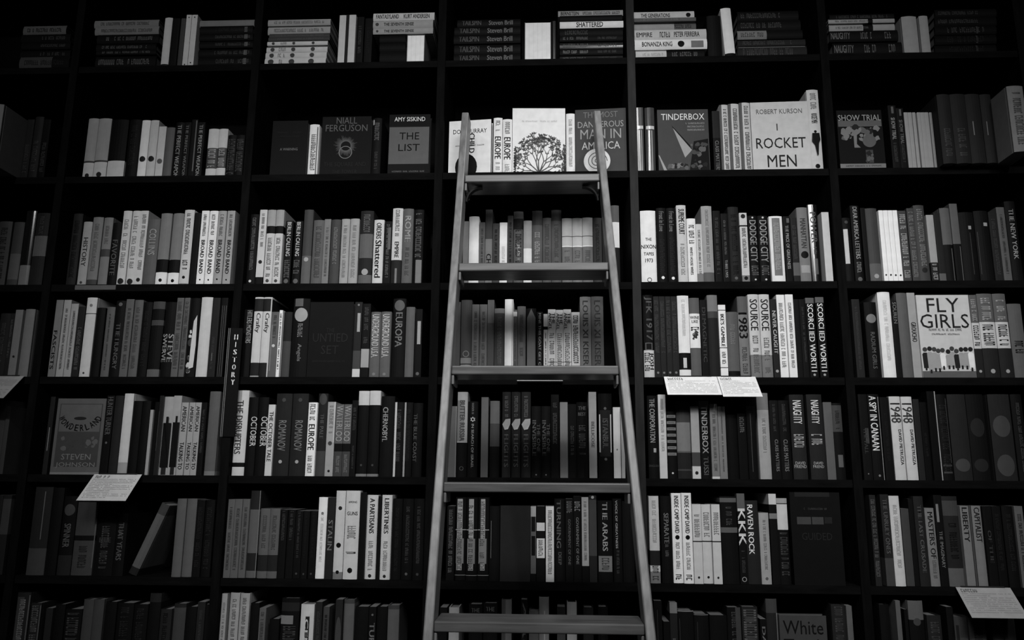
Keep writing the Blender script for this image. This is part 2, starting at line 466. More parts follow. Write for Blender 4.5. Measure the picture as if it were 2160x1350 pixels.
            disc(pic, 0, (v0 + v1) / 2 * h, .40 * w, tone_mat(int(tt)), EPS, ry=(v1 - v0) / 2 * h, n=16)
        elif k == 'blotch':
            blobs(pic, U(.02), U(.6), .02 * h, .7 * h, (3, 7, 7, 1), 12, .009)
            put(pic, [(U(.45), .1 * h), (U(.9), .12 * h), (U(.98), .4 * h), (U(.9), .78 * h), (U(.6), .7 * h), (U(.5), .4 * h)], [tuple(range(6))], tone_mat(7), EPS * 1.2)
        elif k == 'blotch2':
            blobs(pic, U(.15), U(.85), .42 * h, .6 * h, (2, 3, 5), 8, .006)
        elif k == 'pencil':
            put(pic, [(0, .01 * h), (.42 * w, .14 * h), (.42 * w, .86 * h), (0, .99 * h), (-.42 * w, .86 * h), (-.42 * w, .14 * h)], [tuple(range(6))], tone_mat(4), EPS)
            ribbon(pic, [(-.12 * w, .14 * h), (-.12 * w, .86 * h)], .0007, tone_mat(2), EPS * 1.6)
            ribbon(pic, [(.12 * w, .14 * h), (.12 * w, .86 * h)], .0007, tone_mat(2), EPS * 1.6)
            put(pic, [(0, .01 * h), (.12 * w, .05 * h), (-.12 * w, .05 * h)], [(0, 1, 2)], tone_mat(1), EPS * 1.8)
        elif k == 'moon':
            z = dd[1] * h
            put(pic, [(-.48 * w, z + .004), (-.2 * w, z - .012), (.2 * w, z - .010), (.46 * w, z + .006), (.47 * w, z + .020), (-.1 * w, z + .018)], [tuple(range(6))], tone_mat(6), EPS)
            ribbon(pic, [(-.1 * w, z + .014), (.25 * w, z + .011), (.36 * w, z + .001)], .003, tone_mat(1), EPS * 1.7)
        elif k == 'stripes':
            for i in range(7):
                z = (.34 + i * .094) * h
                rect(pic, -w * .45, w * .47, z, z + .042 * h, tone_mat(5), EPS)
                ribbon(pic, [(-.3 * w, z + .021 * h), (.3 * w, z + .021 * h)], .001, tone_mat(2), EPS * 1.7)
        elif k == 'tower':
            put(pic, [(-.35 * w, .1 * h), (.49 * w, .1 * h), (.49 * w, .66 * h), (.2 * w, .66 * h), (.2 * w, .74 * h), (-.05 * w, .74 * h), (-.05 * w, .66 * h), (-.35 * w, .66 * h)], [tuple(range(8))], tone_mat(1), EPS)
            rect(pic, -w * .2, w * .3, .0 * h + .001, .1 * h, tone_mat(2), EPS)
    cover.build('cover', root, xf)
    pages.build('page_block', root, xf)
    for mb, nm in parts:
        if mb.f: mb.build(nm, root, xf)

UPS=[-2.0808, -1.4978, -0.9154, -0.3302, 0.2533, 0.8359, 1.4189]
SHELF=[2.8983, 2.5295, 2.188, 1.9109, 1.6308, 1.3542, 1.0772]
# kind, shelf, bay, place in bay, places in bay, (place in stack, stack height), x, recess, z, width, height, tone (holds some light and shade), gloss, lean, yaw, printing and painted highlights
BOOKS=[
('H', 1, 0, 1, 1, (1, 5), -1.6262, 0.015, 3.0234, 0.0329, 0.1429, 4, 0, 0, 0, [('s', 0.1, 0.9, 2.0, 0.4)]),
('H', 1, 0, 1, 1, (2, 5), -1.6154, 0.01, 2.9935, 0.0295, 0.1632, 1, 0, 0, 0, [('s', 0.1, 0.6, 3.0, 0.4)]),
('H', 1, 0, 1, 1, (3, 5), -1.6117, 0.01, 2.9692, 0.0239, 0.1628, 1, 0, 0, 0, [('s', 0.1, 0.6, 3.0, 0.4)]),
('H', 1, 0, 1, 1, (4, 5), -1.6133, 0.015, 2.9406, 0.0282, 0.1652, 1, 0, 0, 0, [('s', 0.1, 0.6, 3.0, 0.4)]),
('H', 1, 0, 1, 1, (5, 5), -1.6055, 0.004, 2.8983, 0.0419, 0.1626, 3, 0, 0, 0, [('s', 0.1, 0.9, 2.0, 0.4), ('b', 0.0, 0.35, 1.0)]),
('H', 1, 1, 1, 7, (1, 6), -1.355, 0.012, 3.0418, 0.0268, 0.2124, 5, 0, 0, 0, [('s', 0.1, 0.9, 3.0, 0.4)]),
('H', 1, 1, 1, 7, (2, 6), -1.3485, 0.007, 3.014, 0.0274, 0.2097, 5, 0, 0, 0, [('s', 0.1, 0.9, 3.0, 0.4)]),
('H', 1, 1, 1, 7, (3, 6), -1.3403, 0.004, 2.9814, 0.0322, 0.2024, 1, 0, 0, 0, [('s', 0.1, 0.85, 4.0, 0.4)]),
('H', 1, 1, 1, 7, (4, 6), -1.345, 0.007, 2.9574, 0.0235, 0.1958, 1, 0, 0, 0, [('s', 0.15, 0.9, 4.0, 0.4)]),
('H', 1, 1, 1, 7, (5, 6), -1.341, 0.004, 2.9414, 0.0157, 0.1952, 1, 0, 0, 0, [('s', 0.1, 0.9, 4.0, 0.45)]),
('H', 1, 1, 1, 7, (6, 6), -1.3429, 0.01, 2.8983, 0.0427, 0.1972, 1, 0, 0, 0, [('s', 0.1, 0.95, 4.0, 0.45)]),
('V', 1, 1, 2, 7, (0, 0), -1.2177, 0.012, 2.8983, 0.0246, 0.1751, 7, 0, 0, 0, [('b', 0.0, 0.07, 2.0)]),
('V', 1, 1, 3, 7, (0, 0), -1.1885, 0.007, 2.8983, 0.0236, 0.1688, 1, 0, 0, 0, []),
('V', 1, 1, 4, 7, (0, 0), -1.1684, 0.012, 2.8983, 0.014, 0.1715, 3, 0, 0, 0, []),
('V', 1, 1, 5, 7, (0, 0), -1.1525, 0.015, 2.8983, 0.0167, 0.1855, 7, 0, 0, 0, [('d', 0.06, 2.0, 0.25), ('d', 0.95, 3.0, 0.25)]),
('V', 1, 1, 6, 7, (0, 0), -1.1283, 0.004, 2.8983, 0.0181, 0.178, 7, 0, 0, 0, [('d', 0.06, 2.0, 0.25), ('d', 0.95, 3.0, 0.25)]),
('H', 1, 1, 7, 7, (1, 6), -1.027, 0.015, 3.0388, 0.0245, 0.1779, 5, 0, 0, 0, []),
('H', 1, 1, 7, 7, (2, 6), -1.0238, 0.007, 3.0098, 0.0286, 0.1724, 1, 0, 0, 0, [('s', 0.05, 0.7, 2.0, 0.4), ('p', 0.2, 0.8, 0.1, 0.16, 4.0)]),
('H', 1, 1, 7, 7, (3, 6), -1.0212, 0.004, 2.9846, 0.0248, 0.1736, 1, 0, 0, 0, [('s', 0.05, 0.7, 3.0, 0.4), ('p', 0.2, 0.8, 0.1, 0.16, 4.0)]),
('H', 1, 1, 7, 7, (4, 6), -1.0204, 0.007, 2.9607, 0.0235, 0.1735, 1, 0, 0, 0, [('s', 0.05, 0.7, 3.0, 0.4), ('p', 0.2, 0.8, 0.1, 0.16, 4.0)]),
('H', 1, 1, 7, 7, (5, 6), -1.023, 0.012, 2.9327, 0.0276, 0.1739, 1, 0, 0, 0, [('s', 0.05, 0.7, 3.0, 0.4), ('p', 0.2, 0.8, 0.1, 0.16, 4.0)]),
('H', 1, 1, 7, 7, (6, 6), -1.0216, 0.01, 2.8983, 0.0341, 0.172, 1, 0, 0, 0, [('s', 0.05, 0.7, 3.0, 0.4), ('p', 0.2, 0.8, 0.1, 0.16, 4.0)]),
('H', 1, 2, 1, 8, (1, 8), -0.7897, 0.007, 3.0339, 0.0216, 0.2014, 6, 0, 0, 0, [('s', 0.1, 0.9, 4.0, 0.4)]),
('H', 1, 2, 1, 8, (2, 8), -0.7904, 0.012, 3.0062, 0.0273, 0.2006, 6, 0, 0, 0, [('s', 0.1, 0.9, 4.0, 0.4)]),
('H', 1, 2, 1, 8, (3, 8), -0.7859, 0.007, 2.9917, 0.0141, 0.1939, 3, 0, 0, 0, [('s', 0.1, 0.9, 4.0, 0.4)]),
('H', 1, 2, 1, 8, (4, 8), -0.7856, 0.004, 2.979, 0.0123, 0.1966, 3, 0, 0, 0, [('s', 0.1, 0.9, 4.0, 0.4)]),
('H', 1, 2, 1, 8, (5, 8), -0.7908, 0.007, 2.9652, 0.0133, 0.1935, 7, 0, 0, 0, [('d', 0.9, 3.0, 0.7), ('d', 0.56, 3.0, 0.7), ('d', 0.24, 3.0, 0.7), ('s', 0.68, 0.8, 5.0, 0.6)]),
('H', 1, 2, 1, 8, (6, 8), -0.794, 0.015, 2.9458, 0.019, 0.1953, 7, 0, 0, 0, [('d', 0.9, 3.0, 0.7), ('d', 0.56, 3.0, 0.7), ('d', 0.24, 3.0, 0.7), ('s', 0.68, 0.8, 5.0, 0.6)]),
('H', 1, 2, 1, 8, (7, 8), -0.7957, 0.015, 2.9247, 0.0207, 0.1954, 7, 0, 0, 0, [('d', 0.9, 3.0, 0.7), ('d', 0.56, 3.0, 0.7), ('d', 0.24, 3.0, 0.7), ('s', 0.68, 0.8, 5.0, 0.6)]),
('H', 1, 2, 1, 8, (8, 8), -0.7961, 0.012, 2.8983, 0.026, 0.1949, 7, 0, 0, 0, [('d', 0.9, 3.0, 0.7), ('d', 0.56, 3.0, 0.7), ('d', 0.24, 3.0, 0.7), ('s', 0.68, 0.8, 5.0, 0.6)]),
('V', 1, 2, 2, 8, (0, 0), -0.6496, 0.007, 2.8983, 0.0209, 0.1678, 7, 0, 0, 0, []),
('V', 1, 2, 3, 8, (0, 0), -0.6343, 0.007, 2.8983, 0.0089, 0.169, 2, 0, 0, 0, []),
('V', 1, 2, 4, 8, (0, 0), -0.6175, 0.004, 2.8983, 0.0213, 0.1667, 7, 0, 0, 0, []),
('V', 1, 2, 5, 8, (0, 0), -0.5918, 0.004, 2.8983, 0.0222, 0.1587, 1, 0, 0, 0, [('s', 0.2, 0.8, 3.0, 0.4)]),
('V', 1, 2, 6, 8, (0, 0), -0.5652, 0.007, 2.8983, 0.0236, 0.1551, 1, 0, 0, 0, [('s', 0.2, 0.8, 2.0, 0.4)]),
('H', 1, 2, 7, 8, (1, 6), -0.4555, 0.007, 3.0452, 0.0261, 0.1947, 7, 0, 0, 0, [('t', 'FANTASYLAND', 0.58, 0.95, 1.0, 0.55), ('t', 'KURT ANDERSEN', 0.08, 0.5, 1.0, 0.55)]),
('H', 1, 2, 7, 8, (2, 6), -0.4572, 0.007, 3.0178, 0.027, 0.1907, 6, 0, 0, 0, [('t', 'THE SEVENTH SENSE', 0.32, 0.82, 2.0, 0.4), ('d', 0.93, 3.0, 0.4)]),
('H', 1, 2, 7, 8, (3, 6), -0.4563, 0.007, 2.9979, 0.0195, 0.1903, 6, 0, 0, 0, [('t', 'THE SEVENTH SENSE', 0.32, 0.82, 2.0, 0.45), ('d', 0.93, 3.0, 0.4)]),
('H', 1, 2, 7, 8, (4, 6), -0.4889, 0.01, 2.9707, 0.0268, 0.0825, 1, 0, 0, 0, []),
('H', 1, 2, 7, 8, (5, 6), -0.4879, 0.01, 2.9399, 0.0304, 0.0823, 1, 0, 0, 0, []),
('H', 1, 2, 7, 8, (6, 6), -0.4861, 0.007, 2.8983, 0.0413, 0.082, 1, 0, 0, 0, []),
('E', 1, 2, 8, 8, (0, 0), -0.4156, 0.015, 2.8983, 0.0557, 0.0991, 9, 0, 0, 0, []),
('H', 1, 3, 1, 4, (1, 5), -0.1859, 0.007, 3.017, 0.0253, 0.1988, 1, 0, 0, 0, [('t', 'TAILSPIN', 0.62, 0.92, 4.0, 0.6), ('t', 'Steven Brill', 0.12, 0.5, 5.0, 0.6)]),
('H', 1, 3, 1, 4, (2, 5), -0.19, 0.007, 2.9894, 0.0272, 0.2072, 1, 0, 0, 0, [('t', 'TAILSPIN', 0.62, 0.92, 4.0, 0.6), ('t', 'Steven Brill', 0.12, 0.5, 5.0, 0.6)]),
('H', 1, 3, 1, 4, (3, 5), -0.1907, 0.007, 2.9601, 0.029, 0.2089, 1, 0, 0, 0, [('t', 'TAILSPIN', 0.62, 0.92, 4.0, 0.6), ('t', 'Steven Brill', 0.12, 0.5, 5.0, 0.6)]),
('H', 1, 3, 1, 4, (4, 5), -0.1901, 0.012, 2.9262, 0.0334, 0.2075, 1, 0, 0, 0, [('t', 'TAILSPIN', 0.62, 0.92, 4.0, 0.6), ('t', 'Steven Brill', 0.12, 0.5, 5.0, 0.6)]),
('H', 1, 3, 1, 4, (5, 5), -0.1901, 0.01, 2.8983, 0.0276, 0.2081, 1, 0, 0, 0, [('t', 'TAILSPIN', 0.62, 0.92, 4.0, 0.6), ('t', 'Steven Brill', 0.12, 0.5, 5.0, 0.6)]),
('E', 1, 3, 2, 4, (0, 0), -0.032, 0.004, 2.8983, 0.0816, 0.128, 9, 0, 0, 0, []),
('V', 1, 3, 3, 4, (0, 0), 0.0184, 0.01, 2.8983, 0.0104, 0.1346, 2, 1, 0, 0, []),
('H', 1, 3, 4, 4, (1, 8), 0.1326, 0.012, 3.0498, 0.0194, 0.2025, 6, 0, 0, 0, [('t', 'BERNSTEIN', 0.68, 0.96, 1.0, 0.6), ('s', 0.05, 0.62, 2.0, 0.5)]),
('H', 1, 3, 4, 4, (2, 8), 0.1336, 0.007, 3.0294, 0.02, 0.1943, 1, 0, 0, 0, []),
('H', 1, 3, 4, 4, (3, 8), 0.1351, 0.007, 3.0061, 0.0228, 0.1974, 8, 0, 0, 0, [('t', 'SHATTERED', 0.32, 0.74, 1.0, 0.75)]),
('H', 1, 3, 4, 4, (4, 8), 0.1343, 0.01, 2.9785, 0.0273, 0.196, 1, 0, 0, 0, [('s', 0.55, 0.95, 3.0, 0.5)]),
('H', 1, 3, 4, 4, (5, 8), 0.1336, 0.004, 2.9591, 0.019, 0.1951, 1, 0, 0, 0, [('s', 0.55, 0.95, 4.0, 0.5), ('s', 0.1, 0.4, 3.0, 0.4)]),
('H', 1, 3, 4, 4, (6, 8), 0.1337, 0.01, 2.9366, 0.0221, 0.1953, 2, 1, 0, 0, [('s', 0.55, 0.95, 4.0, 0.5), ('s', 0.1, 0.4, 3.0, 0.4)]),
('H', 1, 3, 4, 4, (7, 8), 0.1334, 0.01, 2.9157, 0.0205, 0.1949, 1, 0, 0, 0, [('s', 0.55, 0.95, 5.0, 0.5), ('s', 0.1, 0.4, 3.0, 0.4)]),
('H', 1, 3, 4, 4, (8, 8), 0.1333, 0.015, 2.8983, 0.017, 0.195, 2, 0, 0, 0, [('s', 0.55, 0.95, 4.0, 0.5), ('s', 0.1, 0.4, 3.0, 0.4)]),
('H', 1, 4, 1, 4, (1, 6), 0.3609, 0.015, 3.0341, 0.0289, 0.1881, 7, 0, 0, 0, [('t', 'THE GENERATIONS', 0.4, 0.88, 2.0, 0.45), ('d', 0.1, 1.0, 0.5)]),
('H', 1, 4, 1, 4, (2, 6), 0.362, 0.004, 3.0212, 0.0125, 0.1903, 4, 0, 0, 0, [('s', 0.1, 0.9, 5.0, 0.5)]),
('H', 1, 4, 1, 4, (3, 6), 0.3629, 0.015, 2.9986, 0.0223, 0.1915, 4, 0, 0, 0, [('s', 0.05, 0.35, 2.0, 0.5), ('b', 0.35, 1.0, 6.0)]),
('H', 1, 4, 1, 4, (4, 6), 0.3778, 0.01, 2.9615, 0.0367, 0.222, 7, 0, 0, 0, [('t', 'EMPIRE', 0.75, 0.97, 3.0, 0.4), ('t', 'PETER FERREIRA', 0.1, 0.45, 2.0, 0.45), ('s', 0.5, 0.68, 3.0, 0.5)]),
('H', 1, 4, 1, 4, (5, 6), 0.3775, 0.004, 2.9271, 0.034, 0.2213, 8, 0, 0, 0, [('t', 'BONANZA KING', 0.48, 0.9, 2.0, 0.45), ('d', 0.36, 1.0, 0.6), ('p', 0.15, 0.8, 0.05, 0.22, 5.0)]),
('H', 1, 4, 1, 4, (6, 6), 0.3746, 0.01, 2.8983, 0.0284, 0.2101, 7, 0, 0, 0, [('b', 0.0, 0.55, 1.0), ('s', 0.1, 0.5, 4.0, 0.5), ('s', 0.6, 0.9, 6.0, 0.3)]),
('V', 1, 4, 2, 4, (0, 0), 0.5131, 0.01, 2.8983, 0.0426, 0.1432, 1, 0, 0, 0, []),
('V', 1, 4, 3, 4, (0, 0), 0.5594, 0.01, 2.8983, 0.0311, 0.1672, 8, 0, 3.0, 0, [('b', 0.0, 0.08, 1.0)]),
('H', 1, 4, 4, 4, (1, 5), 0.6798, 0.012, 3.0232, 0.0321, 0.1863, 1, 0, 0, 0, [('s', 0.3, 0.95, 3.0, 0.5)]),
('H', 1, 4, 4, 4, (2, 5), 0.6805, 0.01, 2.987, 0.0359, 0.1921, 1, 0, 0, 0, [('s', 0.3, 0.95, 3.0, 0.5)]),
('H', 1, 4, 4, 4, (3, 5), 0.6809, 0.007, 2.9576, 0.029, 0.1977, 1, 0, 0, 0, [('b', 0.55, 1.0, 5.0), ('s', 0.6, 0.95, 3.0, 0.5)]),
('H', 1, 4, 4, 4, (4, 5), 0.6851, 0.012, 2.9362, 0.0209, 0.2061, 2, 0, 0, 0, [('s', 0.2, 0.95, 3.0, 0.6)]),
('H', 1, 4, 4, 4, (5, 5), 0.6857, 0.012, 2.8983, 0.0376, 0.2099, 2, 0, 0, 0, [('s', 0.2, 0.95, 3.0, 0.6), ('p', 0.0, 0.06, 0.02, 0.98, 5.0), ('p', 0.9, 0.96, 0.02, 0.98, 5.0)]),
('H', 1, 5, 1, 4, (1, 5), 0.9616, 0.007, 3.0162, 0.0186, 0.1943, 1, 0, 0, 0, [('s', 0.1, 0.9, 3.0, 0.5)]),
('H', 1, 5, 1, 4, (2, 5), 0.9583, 0.004, 3.0028, 0.013, 0.1992, 6, 0, 0, 0, [('b', 0.33, 0.4, 1.0), ('s', 0.4, 0.9, 4.0, 0.4)]),
('H', 1, 5, 1, 4, (3, 5), 0.9605, 0.01, 2.9792, 0.0232, 0.1973, 6, 0, 0, 0, [('b', 0.33, 0.48, 1.0), ('s', 0.4, 0.9, 4.0, 0.3)]),
('H', 1, 5, 1, 4, (4, 5), 0.9614, 0.004, 2.942, 0.0368, 0.2055, 1, 0, 0, 0, [('t', 'NAUGHTY', 0.7, 0.98, 5.0, 0.6), ('s', 0.38, 0.55, 4.0, 0.6), ('s', 0.1, 0.2, 4.0, 0.6)]),
('H', 1, 5, 1, 4, (5, 5), 0.9722, 0.01, 2.8983, 0.0434, 0.2074, 1, 0, 0, 0, [('t', 'NAUGHTY', 0.7, 0.98, 5.0, 0.6), ('s', 0.38, 0.55, 4.0, 0.6), ('s', 0.1, 0.2, 4.0, 0.6)]),
('V', 1, 5, 2, 4, (0, 0), 1.1058, 0.012, 2.8983, 0.045, 0.129, 6, 0, 0, 0, []),
('V', 1, 5, 3, 4, (0, 0), 1.1449, 0.004, 2.8983, 0.0262, 0.1246, 6, 0, 0, 0, []),
('H', 1, 5, 4, 4, (1, 5), 1.2779, 0.015, 3.0234, 0.0267, 0.1843, 1, 0, 0, 0, [('s', 0.3, 0.95, 3.0, 0.4)]),
('H', 1, 5, 4, 4, (2, 5), 1.2734, 0.012, 2.9914, 0.0315, 0.1836, 1, 0, 0, 0, [('s', 0.3, 0.95, 3.0, 0.4)]),
('H', 1, 5, 4, 4, (3, 5), 1.2691, 0.01, 2.9621, 0.029, 0.183, 1, 0, 0, 0, [('s', 0.2, 0.8, 3.0, 0.6), ('p', 0.1, 0.9, 0.3, 0.33, 3.0)]),
('H', 1, 5, 4, 4, (4, 5), 1.2669, 0.012, 2.9311, 0.0306, 0.1827, 1, 0, 0, 0, [('s', 0.2, 0.8, 2.0, 0.6), ('p', 0.1, 0.9, 0.3, 0.33, 3.0)]),
('H', 1, 5, 4, 4, (5, 5), 1.2652, 0.015, 2.8983, 0.0324, 0.1825, 1, 0, 0, 0, [('s', 0.2, 0.8, 2.0, 0.6), ('p', 0.1, 0.9, 0.3, 0.33, 3.0)]),
('V', 2, 0, 1, 4, (0, 0), -1.6663, -0.1, 2.5295, 0.0523, 0.1951, 5, 0, 0, 0, []),
('V', 2, 0, 2, 4, (0, 0), -1.6279, 0.012, 2.5295, 0.0233, 0.1982, 2, 0, 0, 0, [('s', 0.1, 0.6, 3.0, 0.5)]),
('V', 2, 0, 3, 4, (0, 0), -1.5964, 0.004, 2.5295, 0.0273, 0.2033, 2, 0, 0, 0, [('s', 0.1, 0.6, 3.0, 0.5)]),
('V', 2, 0, 4, 4, (0, 0), -1.5707, 0.007, 2.5295, 0.0229, 0.1949, 1, 0, 0, 0, [('s', 0.1, 0.6, 3.0, 0.5)]),
('V', 2, 1, 1, 16, (0, 0), -1.428, 0.015, 2.5295, 0.033, 0.2004, 6, 0, 0, 0, [('b', 0.26, 0.29, 3.0), ('b', 0.0, 0.26, 7.0), ('d', 0.05, 2.0, 0.4)]),
('V', 2, 1, 2, 16, (0, 0), -1.3858, 0.007, 2.5295, 0.0404, 0.1959, 6, 0, 0, 0, [('b', 0.26, 0.29, 3.0), ('b', 0.0, 0.26, 7.0), ('d', 0.05, 2.0, 0.4)]),
('V', 2, 1, 3, 16, (0, 0), -1.3352, 0.004, 2.5295, 0.0531, 0.1899, 1, 0, 0, 0, [('b', 0.0, 0.28, 7.0)]),
('V', 2, 1, 4, 16, (0, 0), -1.2878, 0.007, 2.5295, 0.036, 0.1906, 1, 0, 0, 0, [('s', 0.2, 0.9, 2.0, 0.5)]),
('V', 2, 1, 5, 16, (0, 0), -1.2561, 0.012, 2.5295, 0.0263, 0.1902, 8, 0, 0, 0, [('d', 0.32, 2.0, 0.7)]),
('V', 2, 1, 6, 16, (0, 0), -1.2274, 0.01, 2.5295, 0.0263, 0.1888, 7, 0, 0, 0, [('d', 0.32, 2.0, 0.7)]),
('V', 2, 1, 7, 16, (0, 0), -1.2021, 0.015, 2.5295, 0.0232, 0.1696, 7, 0, 0, 0, [('d', 0.32, 4.0, 0.7)]),
('V', 2, 1, 8, 16, (0, 0), -1.1741, 0.01, 2.5295, 0.0252, 0.164, 4, 0, 0, 0, []),
('V', 2, 1, 9, 16, (0, 0), -1.1481, 0.015, 2.5295, 0.0257, 0.1829, 1, 0, 0, 0, [('t', 'THE PERFECT WEAPON', 0.0, 0.95, 6.0, 0.5)]),
('V', 2, 1, 10, 16, (0, 0), -1.1208, 0.01, 2.5295, 0.0217, 0.1801, 1, 0, 0, 0, [('t', 'THE PERFECT WEAPON', 0.0, 0.95, 5.0, 0.4)]),
('V', 2, 1, 11, 16, (0, 0), -1.0998, 0.012, 2.5295, 0.019, 0.1902, 1, 0, 0, 0, [('p', 0.7, 0.9, 0.1, 0.98, 4.0)]),
('V', 2, 1, 12, 16, (0, 0), -1.0744, 0.004, 2.5295, 0.0228, 0.1766, 1, 0, 0, 0, [('t', 'THE PERFECT WEAPON', 0.0, 0.95, 6.0, 0.5)]),
('V', 2, 1, 13, 16, (0, 0), -1.0395, 0.015, 2.5295, 0.033, 0.1597, 7, 0, 0, 0, [('b', 0.18, 0.6, 3.0), ('s', 0.2, 0.58, 6.0, 0.7)]),
('V', 2, 1, 14, 16, (0, 0), -1.0062, 0.01, 2.5295, 0.0276, 0.1569, 7, 0, 0, 0, [('b', 0.18, 0.6, 3.0), ('s', 0.2, 0.58, 6.0, 0.7)]),
('V', 2, 1, 15, 16, (0, 0), -0.9771, 0.01, 2.5295, 0.0263, 0.1359, 1, 0, 0, 0, [('s', 0.05, 0.9, 3.0, 0.8)]),
('V', 2, 1, 16, 16, (0, 0), -0.9481, 0.004, 2.5295, 0.0253, 0.1328, 1, 0, 0, 0, [('s', 0.05, 0.9, 3.0, 0.8)]),
('F', 2, 2, 1, 5, (0, 0), -0.7972, 0.012, 2.5295, 0.1101, 0.181, 1, 0, 0, 0, [('h', 'A WARNING', 0.48, 0.5, 5.0), ('s2', 0.68, 0.82, 0.7, 2.0)]),
('V', 2, 2, 2, 5, (0, 0), -0.719, 0.004, 2.5295, 0.0294, 0.1644, 8, 0, 0, 0, [('s', 0.05, 0.8, 3.0, 0.5), ('p', 0.8, 0.9, 0.0, 0.95, 4.0)]),
('F', 2, 2, 3, 5, (0, 0), -0.6195, 0.007, 2.5295, 0.1522, 0.1899, 1, 0, 0, 0, [('h', 'NIALL', 0.93, 0.42, 4.0), ('h', 'FERGUSON', 0.8, 0.85, 4.0), ('sun', 0.43, 0.22, 4.0), ('h', 'THE SQUARE AND', 0.17, 0.85, 2.0), ('h', 'THE TOWER', 0.05, 0.5, 2.0)]),
('V', 2, 2, 4, 5, (0, 0), -0.5258, 0.01, 2.5295, 0.028, 0.1853, 1, 0, 0, 0, [('s', 0.6, 0.95, 4.0, 0.5), ('p', 0.05, 0.2, 0.88, 0.97, 6.0), ('s', 0.1, 0.4, 3.0, 0.3)]),
('F', 2, 2, 5, 5, (0, 0), -0.4258, 0.015, 2.5295, 0.1267, 0.1979, 1, 0, 0, 0, [('h', 'AMY SISKIND', 0.92, 0.75, 8.0), ('q', 0.01, 0.98, 0.18, 0.79, 4.0), ('h', 'THE', 0.64, 0.48, 0.0), ('h', 'LIST', 0.45, 0.52, 0.0), ('s2', 0.04, 0.08, 0.9, 5.0)]),
('F', 2, 3, 1, 6, (0, 0), -0.2401, 0.015, 2.5295, 0.1313, 0.1788, 8, 0, 0, -6.0, [('h', 'DON MURRAY', 0.8, 0.8, 2.0), ('v', 'CHILD', 0.4, 0.76, 0.55, 1.0), ('head', 0.42, 0.15, 0.26, 1.0), ('s2', 0.52, 0.56, 0.8, 4.0)]),
('V', 2, 3, 2, 6, (0, 0), -0.1535, 0.01, 2.5295, 0.0267, 0.1806, 8, 0, 0, 0, [('t', 'EUROPE', 0.26, 0.66, 1.0, 0.7), ('s', 0.02, 0.2, 6.0, 0.5), ('s', 0.72, 0.95, 5.0, 0.5)]),
('V', 2, 3, 3, 6, (0, 0), -0.1245, 0.007, 2.5295, 0.0284, 0.1741, 8, 0, 0, 0, [('t', 'EUROPE', 0.25, 0.66, 1.0, 0.7), ('s', 0.02, 0.2, 6.0, 0.5), ('s', 0.72, 0.95, 5.0, 0.5)]),
('F', 2, 3, 4, 6, (0, 0), -0.0288, 0.01, 2.5295, 0.1608, 0.2111, 8, 0, 0, 2.0, [('tree',), ('s2', 0.78, 0.82, 0.75, 7.0)]),
('V', 2, 3, 5, 6, (0, 0), 0.0671, 0.01, 2.5295, 0.0261, 0.1911, 8, 0, 0, 0, [('s', 0.1, 0.9, 6.0, 0.4)]),
('F', 2, 3, 6, 6, (0, 0), 0.1589, 0.015, 2.5295, 0.1537, 0.2097, 3, 0, 0, -4.0, [('h', 'THE MOST', 0.91, 0.68, 5.0), ('h', 'DANGEROUS', 0.76, 0.9, 6.0), ('h', 'MAN IN', 0.61, 0.8, 6.0), ('h', 'AMERICA', 0.43, 0.75, 7.0), ('disc', 0.42, 0.14, 0.26, 8.0), ('spiral', 0.42, 0.14, 0.2, 3.0)]),
('V', 2, 4, 1, 9, (0, 0), 0.2768, 0.004, 2.5295, 0.0199, 0.2047, 3, 1, 0, 0, [('p', 0.1, 0.95, 0.66, 0.71, 7.0), ('p', 0.3, 0.42, 0.0, 0.64, 6.0), ('p', 0.62, 0.74, 0.0, 0.64, 6.0)]),  # two pale lines paint gloss highlights down the lower spine
('V', 2, 4, 2, 9, (0, 0), 0.3066, 0.01, 2.5295, 0.0283, 0.2072, 3, 1, 0, 0, [('p', 0.1, 0.95, 0.66, 0.71, 7.0), ('p', 0.35, 0.47, 0.0, 0.64, 6.0), ('p', 0.62, 0.74, 0.0, 0.64, 6.0)]),  # painted gloss lines again, below the white mark
('F', 2, 4, 3, 9, (0, 0), 0.4057, 0.01, 2.5295, 0.1523, 0.1987, 3, 0, 0, 0, [('h', 'TINDERBOX', 0.88, 0.85, 8.0), ('wedge',), ('s2', 0.64, 0.8, 0.4, 6.0, 0.75)]),
('V', 2, 4, 4, 9, (0, 0), 0.5048, 0.01, 2.5295, 0.0219, 0.1926, 1, 0, 0, 0, [('t', 'CLASS MATTERS', 0.0, 0.5, 5.0, 0.5), ('b', 0.55, 1.0, 2.0)]),
('V', 2, 4, 5, 9, (0, 0), 0.5287, 0.007, 2.5295, 0.0248, 0.2113, 7, 0, 0, 0, [('p', 0.0, 0.25, 0.0, 1.0, 4.0), ('s', 0.02, 0.95, 3.0, 0.4, 0.62)]),
('V', 2, 4, 6, 9, (0, 0), 0.5577, 0.004, 2.5295, 0.0313, 0.2126, 7, 0, 0, 0, [('p', 0.0, 0.25, 0.0, 1.0, 4.0), ('s', 0.02, 0.95, 3.0, 0.4, 0.62)]),
('V', 2, 4, 7, 9, (0, 0), 0.5914, 0.007, 2.5295, 0.0313, 0.2172, 7, 0, 0, 0, [('p', 0.0, 0.25, 0.0, 1.0, 4.0), ('s', 0.02, 0.95, 3.0, 0.4, 0.62)]),
('F', 2, 4, 8, 9, (0, 0), 0.6945, 0.01, 2.5295, 0.1687, 0.2207, 7, 0, 0, -2.0, [('h', 'ROBERT KURSON', 0.86, 0.8, 4.0), ('h', 'ROCKET', 0.4, 0.86, 2.0), ('h', 'MEN', 0.14, 0.5, 2.0), ('p', 0.44, 0.46, 0.58, 0.68, 3.0)]),
